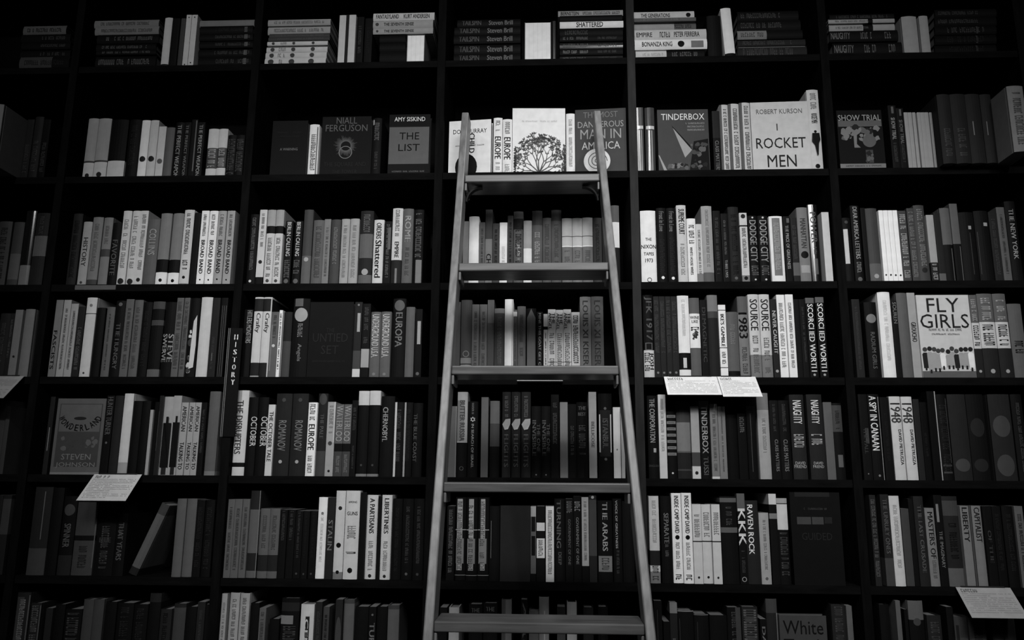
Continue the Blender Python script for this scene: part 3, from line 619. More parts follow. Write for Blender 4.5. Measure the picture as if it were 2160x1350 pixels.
('V', 2, 4, 9, 9, (0, 0), 0.7979, 0.012, 2.5295, 0.0344, 0.2586, 7, 0, 0, 0, [('t', 'ROCKET MEN', 0.58, 0.7, 3.0, 0.5), ('fig', 0.18, 0.5), ('d', 0.05, 1.0, 0.4), ('s', 0.75, 0.98, 5.0, 0.5)]),
('F', 2, 5, 1, 15, (0, 0), 0.9276, 0.007, 2.5295, 0.132, 0.1868, 1, 0, 0, 0, [('h', 'SHOW TRIAL', 0.87, 0.95, 6.0), ('crowd',), ('q', 0.0, 1.0, 0.02, 0.09, 5.0), ('s2', 0.035, 0.075, 0.9, 2.0)]),
('V', 2, 5, 2, 15, (0, 0), 1.0241, 0.004, 2.5295, 0.023, 0.1997, 1, 0, 0, 0, [('t', 'SHOW TRIAL', 0.45, 0.8, 6.0, 0.5), ('p', 0.4, 0.7, 0.87, 0.98, 4.0), ('s', 0.1, 0.4, 3.0, 0.4)]),
('V', 2, 5, 3, 15, (0, 0), 1.0465, 0.004, 2.5295, 0.0202, 0.1903, 1, 0, 0, 0, [('t', 'SHOW TRIAL', 0.4, 0.8, 5.0, 0.5), ('p', 0.4, 0.7, 0.87, 0.98, 4.0), ('s', 0.1, 0.4, 3.0, 0.4)]),
('V', 2, 5, 4, 15, (0, 0), 1.0686, 0.015, 2.5295, 0.0113, 0.1818, 6, 0, 0, 0, []),
('V', 2, 5, 5, 15, (0, 0), 1.0802, 0.015, 2.5295, 0.011, 0.1816, 6, 0, 0, 0, []),
('V', 2, 5, 6, 15, (0, 0), 1.0908, 0.012, 2.5295, 0.0091, 0.1799, 6, 0, 0, 0, []),
('V', 2, 5, 7, 15, (0, 0), 1.1009, 0.004, 2.5295, 0.0098, 0.1759, 6, 0, 0, 0, []),
('V', 2, 5, 8, 15, (0, 0), 1.1136, 0.007, 2.5295, 0.0121, 0.1772, 6, 0, 0, 0, []),
('V', 2, 5, 9, 15, (0, 0), 1.1291, 0.015, 2.5295, 0.0109, 0.1808, 6, 0, 0, 0, []),
('V', 2, 5, 10, 15, (0, 0), 1.1385, 0.01, 2.5295, 0.0067, 0.1782, 6, 0, 0, 0, []),
('V', 2, 5, 11, 15, (0, 0), 1.1609, -0.03, 2.5295, 0.0367, 0.2162, 2, 0, 0, 0, [('s', 0.1, 0.5, 3.0, 0.5)]),
('V', 2, 5, 12, 15, (0, 0), 1.2014, -0.03, 2.5295, 0.0427, 0.2164, 2, 0, 0, 0, [('s', 0.1, 0.5, 3.0, 0.5)]),
('V', 2, 5, 13, 15, (0, 0), 1.2438, -0.03, 2.5295, 0.0407, 0.2157, 2, 0, 0, 0, [('p', 0.3, 0.36, 0.4, 0.6, 5.0)]),
('V', 2, 5, 14, 15, (0, 0), 1.2811, -0.03, 2.5295, 0.0315, 0.2141, 2, 0, 0, 0, [('p', 0.3, 0.36, 0.4, 0.6, 5.0)]),
('V', 2, 5, 15, 15, (0, 0), 1.3197, -0.11, 2.5295, 0.0446, 0.1981, 5, 0, 0, 0, [('s', 0.1, 0.9, 3.0, 0.5)]),
('V', 3, 0, 1, 4, (0, 0), -1.659, 0.004, 2.188, 0.0405, 0.2013, 3, 0, 0, 0, [('s', 0.1, 0.9, 2.0, 0.5)]),
('V', 3, 0, 2, 4, (0, 0), -1.6217, 0.012, 2.188, 0.0328, 0.2015, 3, 0, 0, 0, [('b', 0.1, 0.5, 4.0)]),
('V', 3, 0, 3, 4, (0, 0), -1.5857, 0.01, 2.188, 0.0314, 0.2366, 1, 1, 0, 0, [('b', 0.0, 0.27, 5.0)]),
('V', 3, 0, 4, 4, (0, 0), -1.5456, 0.007, 2.188, 0.0404, 0.2284, 2, 0, 0, 0, [('b', 0.4, 0.68, 4.0), ('s', 0.7, 0.95, 3.0, 0.3)]),
('V', 3, 1, 1, 17, (0, 0), -1.4355, 0.007, 2.188, 0.0289, 0.2252, 2, 0, 0, 0, [('s', 0.1, 0.9, 1.0, 0.5)]),
('V', 3, 1, 2, 17, (0, 0), -1.4068, 0.015, 2.188, 0.0272, 0.2016, 6, 0, 0, 0, [('t', 'HISTORY', 0.3, 0.75, 3.0, 0.5), ('d', 0.05, 3.0, 0.3)]),
('V', 3, 1, 3, 17, (0, 0), -1.3715, 0.007, 2.188, 0.0313, 0.2134, 5, 0, 0, 0, [('b', 0.0, 0.08, 3.0), ('s', 0.2, 0.9, 4.0, 0.4)]),
('V', 3, 1, 4, 17, (0, 0), -1.3414, 0.012, 2.188, 0.0279, 0.2135, 5, 0, 0, 0, [('b', 0.42, 0.53, 3.0), ('s', 0.6, 0.9, 4.0, 0.4)]),
('V', 3, 1, 5, 17, (0, 0), -1.3082, 0.004, 2.188, 0.0268, 0.1939, 1, 0, 0, 0, [('t', 'FAVORITE', 0.15, 0.72, 4.0, 0.6)]),
('V', 3, 1, 6, 17, (0, 0), -1.2813, 0.007, 2.188, 0.0259, 0.2328, 7, 0, 0, 0, [('d', 0.05, 2.0, 0.7), ('s', 0.2, 0.95, 5.0, 0.5)]),
('V', 3, 1, 7, 17, (0, 0), -1.2553, 0.012, 2.188, 0.0249, 0.2343, 7, 0, 0, 0, [('d', 0.05, 2.0, 0.7), ('s', 0.2, 0.95, 5.0, 0.5)]),
('V', 3, 1, 8, 17, (0, 0), -1.2288, 0.01, 2.188, 0.0236, 0.2334, 7, 0, 0, 0, [('d', 0.07, 2.0, 0.5), ('s', 0.2, 0.95, 5.0, 0.5)]),
('V', 3, 1, 9, 17, (0, 0), -1.1959, 0.007, 2.188, 0.0356, 0.2052, 4, 0, 0, 0, [('t', 'COLLINS', 0.45, 0.85, 6.0, 0.6)]),
('V', 3, 1, 10, 17, (0, 0), -1.1579, 0.004, 2.188, 0.0339, 0.2226, 5, 0, 0, 0, [('b', 0.17, 0.35, 1.0), ('b', 0.0, 0.17, 8.0), ('d', 0.06, 1.0, 0.3)]),
('V', 3, 1, 11, 17, (0, 0), -1.1242, 0.012, 2.188, 0.0323, 0.2251, 5, 0, 0, 0, [('b', 0.17, 0.35, 1.0), ('b', 0.0, 0.17, 8.0), ('d', 0.06, 1.0, 0.3)]),
('V', 3, 1, 12, 17, (0, 0), -1.0905, 0.01, 2.188, 0.0299, 0.2353, 7, 0, 0, 0, [('s', 0.4, 0.95, 2.0, 0.4), ('s', 0.2, 0.33, 2.0, 0.5), ('b', 0.0, 0.02, 5.0), ('d', 0.1, 1.0, 0.3)]),
('V', 3, 1, 13, 17, (0, 0), -1.0626, 0.007, 2.188, 0.0197, 0.2241, 1, 0, 0, 0, []),
('V', 3, 1, 14, 17, (0, 0), -1.0408, 0.012, 2.188, 0.0226, 0.2324, 8, 0, 0, 0, [('t', 'BROAD BAND', 0.15, 0.6, 1.0, 0.5), ('s', 0.65, 0.95, 4.0, 0.4), ('d', 0.07, 1.0, 0.2)]),
('V', 3, 1, 15, 17, (0, 0), -1.0164, 0.015, 2.188, 0.0251, 0.2332, 8, 0, 0, 0, [('t', 'BROAD BAND', 0.15, 0.6, 1.0, 0.5), ('s', 0.65, 0.95, 4.0, 0.4), ('d', 0.07, 1.0, 0.2)]),
('V', 3, 1, 16, 17, (0, 0), -0.9869, 0.007, 2.188, 0.0253, 0.2301, 6, 0, 0, 0, [('t', 'BROAD BAND', 0.15, 0.6, 1.0, 0.5), ('s', 0.65, 0.95, 4.0, 0.4), ('d', 0.07, 1.0, 0.2)]),
('V', 3, 1, 17, 17, (0, 0), -0.9621, 0.015, 2.188, 0.0232, 0.2327, 6, 0, 0, 0, [('t', 'BROAD BAND', 0.15, 0.6, 1.0, 0.5), ('s', 0.65, 0.95, 4.0, 0.4), ('d', 0.07, 1.0, 0.2)]),
('V', 3, 2, 1, 18, (0, 0), -0.8885, 0.012, 2.188, 0.0268, 0.2198, 1, 0, 0, 0, [('s', 0.2, 0.95, 4.0, 0.4), ('d', 0.05, 7.0, 0.3)]),
('V', 3, 2, 2, 18, (0, 0), -0.8615, 0.012, 2.188, 0.0221, 0.2339, 7, 0, 0, 0, [('b', 0.0, 0.1, 1.0), ('s', 0.5, 0.95, 5.0, 0.4), ('d', 0.3, 2.0, 0.5)]),
('V', 3, 2, 3, 18, (0, 0), -0.8357, 0.01, 2.188, 0.0248, 0.2329, 7, 0, 0, 0, [('b', 0.68, 0.78, 1.0), ('b', 0.78, 1.0, 6.0), ('s', 0.1, 0.62, 4.0, 0.5), ('d', 0.05, 3.0, 0.4)]),
('V', 3, 2, 4, 18, (0, 0), -0.8108, 0.012, 2.188, 0.0239, 0.2334, 7, 0, 0, 0, [('b', 0.68, 0.78, 1.0), ('b', 0.78, 1.0, 6.0), ('s', 0.1, 0.62, 4.0, 0.5), ('d', 0.05, 3.0, 0.4)]),
('V', 3, 2, 5, 18, (0, 0), -0.7791, 0.01, 2.188, 0.022, 0.1973, 1, 0, 0, 0, [('t', 'BERLIN CALLING', 0.44, 0.98, 7.0, 0.55), ('s', 0.1, 0.38, 4.0, 0.7), ('d', 0.05, 4.0, 0.6)]),
('V', 3, 2, 6, 18, (0, 0), -0.7507, 0.01, 2.188, 0.0241, 0.197, 1, 0, 0, 0, [('t', 'BERLIN CALLING', 0.44, 0.98, 7.0, 0.5), ('s', 0.1, 0.38, 4.0, 0.7), ('d', 0.05, 4.0, 0.6)]),
('V', 3, 2, 7, 18, (0, 0), -0.723, 0.012, 2.188, 0.0274, 0.233, 3, 0, 0, 0, [('b', 0.0, 0.38, 4.0), ('d', 0.33, 6.0, 0.5)]),
('V', 3, 2, 8, 18, (0, 0), -0.6899, 0.012, 2.188, 0.0329, 0.1998, 4, 0, 0, 0, [('s', 0.1, 0.9, 3.0, 0.5)]),
('V', 3, 2, 9, 18, (0, 0), -0.6618, 0.007, 2.188, 0.0189, 0.2006, 5, 0, 0, 0, [('s', 0.1, 0.9, 4.0, 0.4)]),
('V', 3, 2, 10, 18, (0, 0), -0.6355, 0.004, 2.188, 0.0278, 0.1984, 3, 0, 0, 0, [('s', 0.3, 0.9, 5.0, 0.4)]),
('V', 3, 2, 11, 18, (0, 0), -0.6086, 0.012, 2.188, 0.0249, 0.2027, 6, 0, 0, 0, [('s', 0.1, 0.9, 5.0, 0.4)]),
('V', 3, 2, 12, 18, (0, 0), -0.5818, 0.015, 2.188, 0.0269, 0.2044, 6, 0, 0, 0, [('s', 0.1, 0.9, 5.0, 0.4)]),
('V', 3, 2, 13, 18, (0, 0), -0.5436, 0.007, 2.188, 0.0389, 0.2261, 2, 0, 0, 0, [('b', 0.0, 0.12, 4.0), ('b', 0.35, 0.68, 4.0), ('d', 0.16, 6.0, 0.5), ('s', 0.7, 0.95, 4.0, 0.5)]),
('V', 3, 2, 14, 18, (0, 0), -0.5073, 0.012, 2.188, 0.0301, 0.1992, 7, 0, 0, 0, [('t', 'ORDERS', 0.7, 0.95, 2.0, 0.5), ('t', 'Shattered', 0.1, 0.68, 1.0, 0.6)]),
('V', 3, 2, 15, 18, (0, 0), -0.4789, 0.01, 2.188, 0.0217, 0.1934, 1, 0, 0, 0, [('s', 0.1, 0.95, 4.0, 0.4), ('p', 0.5, 0.9, 0.55, 0.9, 4.0)]),
('V', 3, 2, 16, 18, (0, 0), -0.451, 0.007, 2.188, 0.0304, 0.2332, 7, 0, 0, 0, [('b', 0.0, 0.31, 2.0), ('t', 'EMPIRE', 0.34, 0.55, 1.0, 0.4), ('s', 0.6, 0.98, 4.0, 0.4), ('p', 0.4, 0.6, 0.0, 0.2, 5.0)]),
('V', 3, 2, 17, 18, (0, 0), -0.4184, 0.004, 2.188, 0.0303, 0.2305, 4, 0, 0, 0, [('t', 'ROME', 0.55, 0.9, 6.0, 0.6), ('s', 0.1, 0.5, 3.0, 0.4)]),
('V', 3, 2, 18, 18, (0, 0), -0.3879, 0.012, 2.188, 0.0291, 0.23, 1, 0, 0, 0, [('s', 0.35, 0.95, 4.0, 0.6), ('p', 0.3, 0.9, 0.0, 0.32, 5.0)]),
('V', 3, 3, 1, 18, (0, 0), -0.2457, 0.01, 2.188, 0.0161, 0.1914, 5, 0, 0, 0, []),
('V', 3, 3, 2, 18, (0, 0), -0.222, 0.015, 2.188, 0.0298, 0.2083, 8, 0, 0, 0, []),
('V', 3, 3, 3, 18, (0, 0), -0.1974, 0.015, 2.188, 0.017, 0.1896, 4, 0, 0, 0, [('s', 0.1, 0.9, 3.0, 0.4)]),
('V', 3, 3, 4, 18, (0, 0), -0.1773, 0.015, 2.188, 0.0207, 0.2291, 5, 0, 0, 0, [('t', 'CHINA', 0.1, 0.4, 1.0, 0.7), ('b', 0.6, 1.0, 3.0)]),  # dark upper band paints the ladder step's shadow
('V', 3, 3, 5, 18, (0, 0), -0.1557, 0.01, 2.188, 0.0194, 0.1841, 3, 0, 0, 0, [('s', 0.1, 0.9, 2.0, 0.4)]),
('V', 3, 3, 6, 18, (0, 0), -0.1333, 0.004, 2.188, 0.0222, 0.1846, 8, 0, 0, 0, [('s', 0.1, 0.6, 7.0, 0.4)]),
('V', 3, 3, 7, 18, (0, 0), -0.1131, 0.01, 2.188, 0.0165, 0.2078, 3, 0, 0, 0, [('s', 0.1, 0.9, 2.0, 0.4)]),
('V', 3, 3, 8, 18, (0, 0), -0.0896, 0.015, 2.188, 0.0284, 0.2225, 4, 0, 0, 0, [('t', 'JUST', 0.3, 0.55, 6.0, 0.35), ('s', 0.1, 0.9, 2.0, 0.6), ('b', 0.75, 0.9, 2.0)]),
('V', 3, 3, 9, 18, (0, 0), -0.0617, 0.004, 2.188, 0.0242, 0.1901, 8, 0, 0, 0, [('d', 0.14, 1.0, 0.55), ('b', 0.55, 1.0, 6.0)]),  # greyer top paints the shadow cast from above
('V', 3, 3, 10, 18, (0, 0), -0.0336, 0.01, 2.188, 0.0299, 0.2225, 4, 0, 0, 0, [('s', 0.1, 0.7, 6.0, 0.5), ('d', 0.14, 2.0, 0.6), ('b', 0.8, 1.0, 3.0)]),  # dark top band paints shade falling on a tall book
('V', 3, 3, 11, 18, (0, 0), -0.0049, 0.01, 2.188, 0.025, 0.2003, 4, 0, 0, 0, [('s', 0.1, 0.9, 3.0, 0.5)]),
('V', 3, 3, 12, 18, (0, 0), 0.0232, 0.015, 2.188, 0.0295, 0.2263, 4, 0, 0, 0, [('b', 0.85, 1.0, 3.0), ('s', 0.1, 0.8, 3.0, 0.4)]),  # shaded top painted as a darker band
('V', 3, 3, 13, 18, (0, 0), 0.0545, 0.01, 2.188, 0.0298, 0.1985, 5, 0, 0, 0, [('b', 0.57, 1.0, 7.0), ('b', 0.71, 0.72, 3.0), ('b', 0.555, 0.57, 9.0), ('s', 0.1, 0.5, 4.0, 0.5)]),
('V', 3, 3, 14, 18, (0, 0), 0.0848, 0.012, 2.188, 0.029, 0.1994, 5, 0, 0, 0, [('b', 0.57, 1.0, 7.0), ('b', 0.71, 0.72, 3.0), ('b', 0.555, 0.57, 9.0), ('s', 0.1, 0.5, 4.0, 0.5)]),
('V', 3, 3, 15, 18, (0, 0), 0.1149, 0.01, 2.188, 0.0298, 0.2002, 5, 0, 0, 0, [('b', 0.57, 1.0, 7.0), ('b', 0.71, 0.72, 3.0), ('b', 0.555, 0.57, 9.0), ('s', 0.1, 0.5, 4.0, 0.5)]),
('V', 3, 3, 16, 18, (0, 0), 0.1438, 0.01, 2.188, 0.0257, 0.199, 3, 0, 0, 0, [('s', 0.1, 0.9, 2.0, 0.4)]),
('V', 3, 3, 17, 18, (0, 0), 0.1685, 0.01, 2.188, 0.0212, 0.2032, 2, 0, 0, 0, []),
('V', 3, 3, 18, 18, (0, 0), 0.1943, 0.007, 2.188, 0.0276, 0.236, 4, 0, 0, 0, [('b', 0.0, 0.45, 2.0), ('b', 0.45, 0.78, 8.0)]),
('V', 3, 4, 1, 19, (0, 0), 0.2935, 0.015, 2.188, 0.045, 0.2217, 8, 0, 0, 0, [('h', 'THE', 0.6, 0.4, 1.0), ('h', 'NIXON', 0.5, 0.95, 1.0), ('h', 'TAPES', 0.4, 0.65, 1.0), ('h', '1973', 0.31, 0.5, 1.0), ('r', 0.045, 3.0, 0.15)]),
('V', 3, 4, 2, 19, (0, 0), 0.3311, 0.004, 2.188, 0.0282, 0.2258, 1, 0, 0, 0, [('t', 'Frost in Love', 0.68, 0.95, 5.0, 0.5), ('s', 0.1, 0.6, 2.0, 0.5), ('d', 0.06, 8.0, 0.32)]),
('V', 3, 4, 3, 19, (0, 0), 0.3615, 0.012, 2.188, 0.0279, 0.2283, 1, 0, 0, 0, [('t', 'Frost in Love', 0.68, 0.95, 5.0, 0.5), ('s', 0.1, 0.6, 2.0, 0.5), ('d', 0.06, 8.0, 0.32)]),
('V', 3, 4, 4, 19, (0, 0), 0.3915, 0.015, 2.188, 0.0278, 0.2378, 7, 0, 0, 0, [('t', 'SUPREME COURT', 0.62, 0.95, 2.0, 0.6), ('s', 0.1, 0.5, 5.0, 0.4)]),
('V', 3, 4, 5, 19, (0, 0), 0.4186, 0.01, 2.188, 0.0253, 0.1945, 8, 0, 0, 0, [('t', 'WHITE HOUSE WIVES', 0.12, 0.55, 2.0, 0.3, 0.4), ('s', 0.6, 0.9, 3.0, 0.6)]),
('V', 3, 4, 6, 19, (0, 0), 0.4401, 0.01, 2.188, 0.0169, 0.177, 7, 0, 0, 0, [('s', 0.1, 0.9, 5.0, 0.4), ('b', 0.0, 0.15, 5.0)]),
('V', 3, 4, 7, 19, (0, 0), 0.4646, 0.01, 2.188, 0.0306, 0.2327, 6, 0, 0, 0, [('b', 0.0, 0.13, 4.0), ('s', 0.2, 0.95, 5.0, 0.3)]),
('V', 3, 4, 8, 19, (0, 0), 0.4931, 0.012, 2.188, 0.0209, 0.2184, 1, 0, 0, 0, [('s', 0.1, 0.9, 3.0, 0.4)]),
('V', 3, 4, 9, 19, (0, 0), 0.5154, 0.01, 2.188, 0.0205, 0.2088, 1, 0, 0, 0, [('t', 'THREE LIVES', 0.07, 0.32, 6.0, 0.35), ('s', 0.4, 0.9, 4.0, 0.3)]),
('V', 3, 4, 10, 19, (0, 0), 0.5435, 0.015, 2.188, 0.0302, 0.2311, 2, 0, 0, 0, [('s', 0.1, 0.9, 1.0, 0.5), ('d', 0.06, 4.0, 0.3)]),
('V', 3, 4, 11, 19, (0, 0), 0.5701, 0.01, 2.188, 0.0217, 0.2105, 7, 0, 0, 0, [('b', 0.8, 0.82, 1.0), ('b', 0.0, 0.1, 5.0), ('d', 0.06, 1.0, 0.5), ('s', 0.2, 0.78, 4.0, 0.5), ('d', 0.95, 2.0, 0.6)]),
('V', 3, 4, 12, 19, (0, 0), 0.597, 0.01, 2.188, 0.0272, 0.2016, 1, 0, 0, 0, [('t', 'DODGE CITY', 0.3, 0.93, 6.0, 0.7), ('s', 0.1, 0.25, 4.0, 0.7), ('d', 0.97, 7.0, 0.2), ('d', 0.04, 7.0, 0.2)]),
('V', 3, 4, 13, 19, (0, 0), 0.6269, 0.01, 2.188, 0.0296, 0.2013, 1, 0, 0, 0, [('t', 'DODGE CITY', 0.3, 0.93, 6.0, 0.7), ('s', 0.1, 0.25, 4.0, 0.7), ('d', 0.97, 7.0, 0.2), ('d', 0.04, 7.0, 0.2)]),
('V', 3, 4, 14, 19, (0, 0), 0.6643, 0.01, 2.188, 0.0379, 0.1997, 8, 0, 0, 0, [('p', 0.2, 0.8, 0.1, 0.97, 5.0), ('s', 0.15, 0.9, 6.0, 0.4)]),
('V', 3, 4, 15, 19, (0, 0), 0.6954, 0.012, 2.188, 0.0199, 0.1993, 1, 0, 0, 0, [('t', 'THE PRICE OF GREATNESS', 0.2, 0.86, 6.0, 0.45), ('p', 0.5, 0.9, 0.9, 0.97, 4.0)]),
('V', 3, 4, 16, 19, (0, 0), 0.7156, 0.01, 2.188, 0.0186, 0.1941, 2, 0, 0, 0, [('b', 0.1, 0.3, 4.0), ('s', 0.35, 0.9, 3.0, 0.5)]),
('V', 3, 4, 17, 19, (0, 0), 0.7407, 0.007, 2.188, 0.0304, 0.2247, 5, 0, 0, 0, [('t', 'MANHATTAN', 0.45, 0.85, 3.0, 0.5), ('d', 0.36, 1.0, 0.7), ('p', 0.1, 0.9, 0.12, 0.22, 6.0)]),
('V', 3, 4, 18, 19, (0, 0), 0.7726, 0.012, 2.188, 0.0278, 0.2349, 1, 1, 0, 0, [('t', 'POWER', 0.5, 0.9, 4.0, 0.6), ('p', 0.3, 0.7, 0.1, 0.3, 4.0), ('s', 0.35, 0.45, 4.0, 0.3)]),
('V', 3, 4, 19, 19, (0, 0), 0.8073, 0.01, 2.188, 0.0206, 0.2105, 7, 0, 0, 0, []),
('V', 3, 5, 1, 20, (0, 0), 0.8661, 0.01, 2.188, 0.0241, 0.1928, 1, 0, 0, 0, [('p', 0.1, 0.6, 0.28, 0.82, 7.0), ('d', 0.93, 3.0, 0.4)]),
('V', 3, 5, 2, 20, (0, 0), 0.8953, 0.015, 2.188, 0.0249, 0.2322, 1, 0, 0, 0, [('t', 'DEAR AMERICA LETTERS', 0.3, 0.98, 6.0, 0.5), ('s', 0.12, 0.26, 5.0, 0.5), ('d', 0.04, 4.0, 0.5)]),
('V', 3, 5, 3, 20, (0, 0), 0.9148, 0.007, 2.188, 0.013, 0.2214, 1, 0, 0, 0, []),
('V', 3, 5, 4, 20, (0, 0), 0.9423, 0.015, 2.188, 0.0335, 0.2231, 3, 0, 0, 0, [('b', 0.0, 0.25, 4.0), ('d', 0.08, 6.0, 0.4)]),
('V', 3, 5, 5, 20, (0, 0), 0.9657, 0.007, 2.188, 0.0121, 0.2136, 9, 0, 0, 0, [('d', 0.09, 2.0, 0.4)]),
('V', 3, 5, 6, 20, (0, 0), 0.979, 0.007, 2.188, 0.013, 0.2135, 9, 0, 0, 0, [('d', 0.09, 2.0, 0.4)]),
('V', 3, 5, 7, 20, (0, 0), 0.994, 0.01, 2.188, 0.013, 0.2144, 9, 0, 0, 0, [('d', 0.09, 2.0, 0.4)]),
('V', 3, 5, 8, 20, (0, 0), 1.0086, 0.012, 2.188, 0.013, 0.215, 9, 0, 0, 0, [('d', 0.09, 2.0, 0.4)]),
('V', 3, 5, 9, 20, (0, 0), 1.027, 0.01, 2.188, 0.0224, 0.2128, 3, 0, 0, 0, [('s', 0.05, 0.95, 6.0, 0.7)]),
('V', 3, 5, 10, 20, (0, 0), 1.0488, 0.004, 2.188, 0.0199, 0.2182, 3, 0, 0, 0, [('s', 0.05, 0.95, 5.0, 0.6)]),
('V', 3, 5, 11, 20, (0, 0), 1.0781, 0.012, 2.188, 0.03, 0.2302, 3, 0, 0, 0, [('s', 0.2, 0.95, 5.0, 0.5), ('d', 0.15, 2.0, 0.5)]),
('V', 3, 5, 12, 20, (0, 0), 1.1039, 0.007, 2.188, 0.0205, 0.1983, 6, 0, 0, 0, [('b', 0.0, 0.28, 2.0), ('s', 0.02, 0.26, 6.0, 0.6)]),
('V', 3, 5, 13, 20, (0, 0), 1.1283, 0.015, 2.188, 0.0184, 0.2072, 2, 0, 0, 0, [('b', 0.0, 0.12, 4.0)]),
('V', 3, 5, 14, 20, (0, 0), 1.152, 0.015, 2.188, 0.0274, 0.222, 1, 0, 0, 0, [('b', 0.5, 1.0, 4.0), ('p', 0.8, 0.9, 0.0, 0.45, 4.0)]),
('V', 3, 5, 15, 20, (0, 0), 1.1775, 0.015, 2.188, 0.0219, 0.2347, 1, 0, 0, 0, [('b', 0.48, 1.0, 4.0), ('p', 0.8, 0.9, 0.0, 0.45, 4.0)]),
('V', 3, 5, 16, 20, (0, 0), 1.2103, 0.012, 2.188, 0.0419, 0.2076, 1, 0, 0, 0, [('p', 0.55, 0.75, 0.75, 0.8, 6.0), ('p', 0.6, 0.64, 0.1, 0.7, 3.0)]),
('V', 3, 5, 17, 20, (0, 0), 1.2512, 0.01, 2.188, 0.0387, 0.2108, 1, 0, 0, 0, [('p', 0.6, 0.9, 0.78, 0.83, 6.0), ('p', 0.1, 0.13, 0.1, 0.7, 3.0)]),
('V', 3, 5, 18, 20, (0, 0), 1.2859, 0.015, 2.188, 0.023, 0.2079, 2, 0, 0, 0, [('s', 0.1, 0.9, 3.0, 0.4)]),
('V', 3, 5, 19, 20, (0, 0), 1.3098, 0.015, 2.188, 0.0225, 0.2227, 4, 0, 0, 0, [('s', 0.1, 0.9, 3.0, 0.3)]),
('V', 3, 5, 20, 20, (0, 0), 1.3363, 0.01, 2.188, 0.0294, 0.2391, 1, 0, 0, 0, [('t', 'THE NEW YORK', 0.27, 0.9, 6.0, 0.45)]),
('V', 4, 0, 1, 4, (0, 0), -1.6201, 0.004, 1.9109, 0.0312, 0.1908, 2, 0, 0, 0, [('s', 0.1, 0.9, 3.0, 0.4)]),
('V', 4, 0, 2, 4, (0, 0), -1.5979, 0.007, 1.9109, 0.0121, 0.1913, 2, 0, 0, 0, [('s', 0.3, 0.9, 4.0, 0.5)]),
('V', 4, 0, 3, 4, (0, 0), -1.5795, 0.007, 1.9109, 0.023, 0.202, 5, 0, 0, 0, [('d', 0.3, 2.0, 0.3)]),
('V', 4, 0, 4, 4, (0, 0), -1.553, 0.015, 1.9109, 0.029, 0.2058, 5, 0, 0, 0, []),
('V', 4, 1, 1, 19, (0, 0), -1.4619, 0.012, 1.9109, 0.0217, 0.2329, 5, 0, 0, 0, [('t', 'FASCISTS', 0.1, 0.6, 2.0, 0.5, 0.4)]),
('V', 4, 1, 2, 19, (0, 0), -1.4394, 0.015, 1.9109, 0.0221, 0.2335, 6, 0, 0, 0, [('s', 0.1, 0.9, 4.0, 0.3)]),
('V', 4, 1, 3, 19, (0, 0), -1.4111, 0.007, 1.9109, 0.022, 0.2199, 6, 0, 0, 0, [('s', 0.1, 0.9, 4.0, 0.3)]),
('V', 4, 1, 4, 19, (0, 0), -1.3885, 0.007, 1.9109, 0.0207, 0.2113, 2, 0, 0, 0, [('s', 0.1, 0.7, 4.0, 0.5)]),
('V', 4, 1, 5, 19, (0, 0), -1.3617, 0.007, 1.9109, 0.0304, 0.2387, 7, 0, 0, 0, [('b', 0.79, 0.8, 3.0), ('d', 0.05, 3.0, 0.2), ('d', 0.9, 5.0, 0.3)]),
('V', 4, 1, 6, 19, (0, 0), -1.3286, 0.004, 1.9109, 0.0256, 0.207, 1, 0, 0, 0, []),
('V', 4, 1, 7, 19, (0, 0), -1.3032, 0.012, 1.9109, 0.024, 0.2108, 4, 0, 0, 0, [('s', 0.1, 0.9, 3.0, 0.2)]),
('V', 4, 1, 8, 19, (0, 0), -1.272, 0.007, 1.9109, 0.0286, 0.2289, 1, 0, 0, 0, [('t', 'THE HUNGRY', 0.1, 0.7, 4.0, 0.45), ('d', 0.95, 4.0, 0.4)]),
('V', 4, 1, 9, 19, (0, 0), -1.2434, 0.007, 1.9109, 0.0235, 0.2331, 4, 0, 0, 0, [('s', 0.1, 0.9, 3.0, 0.4)]),
('V', 4, 1, 10, 19, (0, 0), -1.2156, 0.004, 1.9109, 0.0256, 0.2302, 4, 0, 0, 0, [('s', 0.1, 0.9, 3.0, 0.4)]),
('V', 4, 1, 11, 19, (0, 0), -1.1891, 0.007, 1.9109, 0.0264, 0.2243, 1, 0, 0, 0, [('s', 0.1, 0.9, 2.0, 0.4)]),
('V', 4, 1, 12, 19, (0, 0), -1.1547, 0.004, 1.9109, 0.0361, 0.2252, 1, 0, 0, 0, [('b', 0.0, 0.1, 4.0), ('b', 0.68, 0.75, 3.0), ('b', 0.9, 1.0, 3.0)]),
('V', 4, 1, 13, 19, (0, 0), -1.1201, 0.01, 1.9109, 0.0319, 0.2248, 1, 0, 0, 0, [('t', 'SWERVE', 0.2, 0.57, 6.0, 0.45, 0.22), ('t', 'STEVE', 0.2, 0.57, 6.0, 0.45, 0.78)]),
('V', 4, 1, 14, 19, (0, 0), -1.0911, 0.007, 1.9109, 0.0198, 0.2368, 4, 0, 0, 0, [('s', 0.1, 0.95, 3.0, 0.6)]),
('V', 4, 1, 15, 19, (0, 0), -1.0726, 0.012, 1.9109, 0.0161, 0.2379, 4, 0, 0, 0, [('s', 0.1, 0.95, 3.0, 0.6)]),
('V', 4, 1, 16, 19, (0, 0), -1.0465, 0.007, 1.9109, 0.0273, 0.2358, 1, 0, 0, 0, [('blotch',)]),
('V', 4, 1, 17, 19, (0, 0), -1.0155, 0.015, 1.9109, 0.0336, 0.2405, 7, 0, 0, 0, []),
('V', 4, 1, 18, 19, (0, 0), -0.9809, 0.004, 1.9109, 0.0227, 0.2357, 2, 0, 0, 0, [('s', 0.1, 0.5, 3.0, 0.3), ('p', 0.4, 0.5, 0.2, 0.3, 5.0)]),
